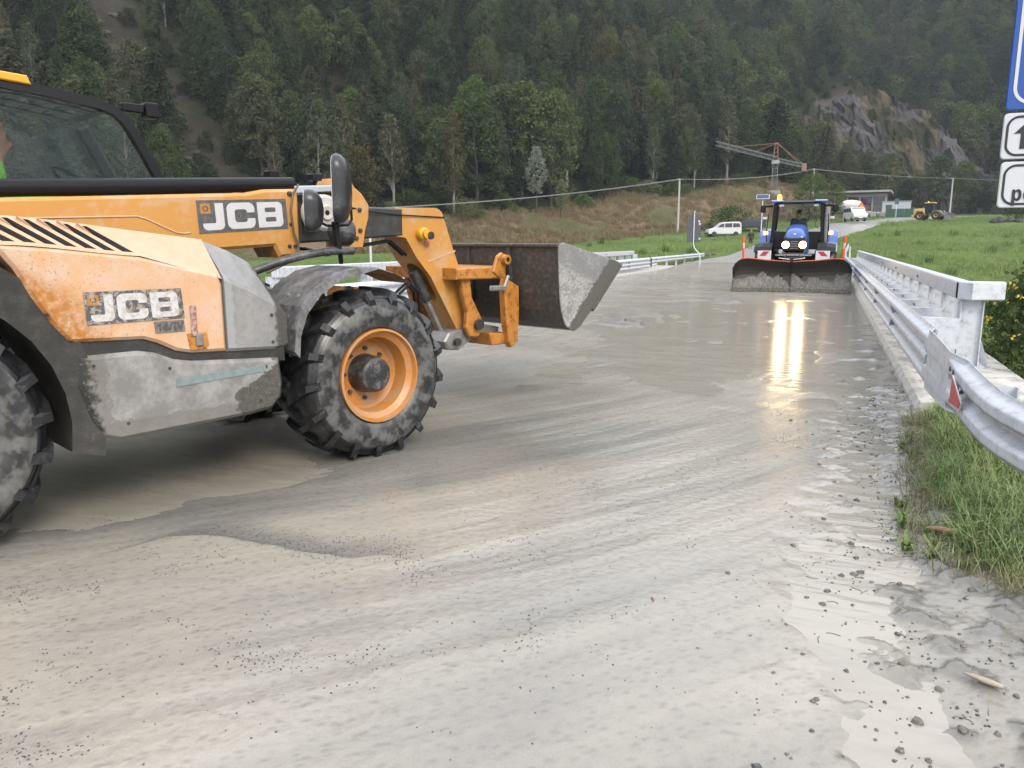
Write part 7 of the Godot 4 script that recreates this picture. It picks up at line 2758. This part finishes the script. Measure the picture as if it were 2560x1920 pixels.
	# clump of mud left in the road beside the bucket
	for q in [[-3.55, -14.6, 0.55, "dark clump of mud on the road just below the bucket"], [-2.4, -21.0, 0.4, "low dark clump of mud between bucket and plough"], [0.25, -9.3, 0.16, "mud clump near the kerb, in front of the barrier"]]:
		g = Geo.new()
		var nn := noise(1.7, int(q[2] * 100), 3)
		for j in 5:
			for i in 5:
				pass
		var rings := []
		for j in 6:
			var ring := PackedVector3Array()
			var rr: float = q[2] * (1.0 - j / 5.0) + 0.004
			for i in 16:
				var a := TAU * i / 16
				var f := 1.0 + 0.5 * nn.get_noise_2d(cos(a) * 2.0, sin(a) * 2.0 + j * 0.5)
				ring.append(Vector3(cos(a) * rr * f, q[2] * 0.16 * sqrt(j / 5.0) * (1.0 + 0.8 * nn.get_noise_2d(a * 3.0, j * 2.0)) - 0.01, sin(a) * rr * f * 0.7))
			rings.append(ring)
		g.loft(rings, true, false)
		solo("mud_clump", g, M.clod, q[3], "mud", "", Vector3(q[0], 0, q[1]))
	var slab_m := nmat([[0.0, 0.03, 0.027, 0.028], [0.4, 0.07, 0.065, 0.068], [0.6, 0.11, 0.104, 0.108], [1.0, 0.17, 0.163, 0.166]], 0.3, 0.85, 0.0, 165, 0.03, 0.12, 0.4)
	slab_m.metallic_specular = 0.2
	# rocks by the meadow and on the bank
	for q in [[20.2, -117.0, 1.0], [21.4, -117.6, 0.8], [19.3, -116.4, 0.6], [22.3, -117.2, 0.7]]:
		var o := mi(numbered("rock"), stones[1], slab_m, self)
		o.transform = spin(Vector3(q[0], ground_y(q[0], q[1]) + 0.15, q[1]), q[2] * 1.6, 0.2)
		tag(o, "grey rock in the small pile at the far right of the meadow", "rock", "rock pile in the meadow")
	for k in 40:
		var f := rng.randf()
		var x := lerpf(-56.0, -112.0, f) + rng.randf_range(-4.0, 4.0)
		var z := lerpf(-65.0, -92.0, f) + rng.randf_range(-4.0, 4.0)
		if scree(x, z) < 0.3 or foot(x, z) < 3.0:
			continue
		var o := mi(numbered("scree_rock"), stones[k % 4], slab_m, self)
		o.transform = spin(Vector3(x, ground_y(x, z), z), rng.randf_range(0.4, 1.7), 0.4)
		tag(o, "pale rock lying in the bare gully at the upper left", "rock", "rocks in the gully")
	for k in 12:
		var x := -9.2 + rng.randf_range(-0.5, 0.8)
		var z := -60.0 - rng.randf_range(0.0, 4.0)
		var o := mi(numbered("rock"), stones[k % 4], slab_m, self)
		var s := rng.randf_range(0.2, 0.5)
		o.transform = spin(Vector3(x, ground_y(x, z) + s * 0.1, z), s, 0.4)
		tag(o, "grey rock in the heap at the end of the left barrier", "rock", "rocks at the barrier end")

func _ready() -> void:
	rng.seed = 7
	# camera, sky, light
	var cam := Camera3D.new()
	cam.position = Vector3(0, 1.55, 0)
	cam.rotation_degrees = Vector3(-10.46, 22.07, 0)
	cam.fov = 53.06
	cam.far = 1500.0
	add_child(cam)
	cam.current = true
	var env := Environment.new()
	env.background_mode = Environment.BG_SKY
	var sky := Sky.new()
	var sm := ProceduralSkyMaterial.new()
	sm.sky_top_color = Color(0.88, 0.895, 0.93)
	sm.sky_horizon_color = Color(0.93, 0.94, 0.96)
	sm.ground_bottom_color = Color(0.3, 0.3, 0.28)
	sm.ground_horizon_color = Color(0.5, 0.5, 0.5)
	sm.sky_curve = 0.3
	sky.sky_material = sm
	env.sky = sky
	env.tonemap_mode = Environment.TONE_MAPPER_LINEAR
	env.tonemap_exposure = 3.05
	env.sdfgi_enabled = true
	env.ssao_enabled = true
	env.ssil_enabled = true
	env.fog_enabled = true
	env.fog_density = 0.00024
	env.fog_light_color = Color(0.78, 0.82, 0.88)
	var we := WorldEnvironment.new()
	we.environment = env
	add_child(we)
	var sun := DirectionalLight3D.new()
	sun.light_energy = 0.45
	sun.light_color = Color(1.0, 0.97, 0.93)
	sun.light_angular_distance = 30.0
	sun.shadow_enabled = true
	sun.rotation_degrees = Vector3(-38, 48, 0)
	add_child(sun)

	n_slab.cellular_return_type = FastNoiseLite.RETURN_CELL_VALUE
	build_land()
	build_telehandler()
	build_barriers()
	build_sign()
	build_tractor()
	build_cars()
	build_yard()
	build_people()
	build_trees()
	build_grass()
	build_debris()
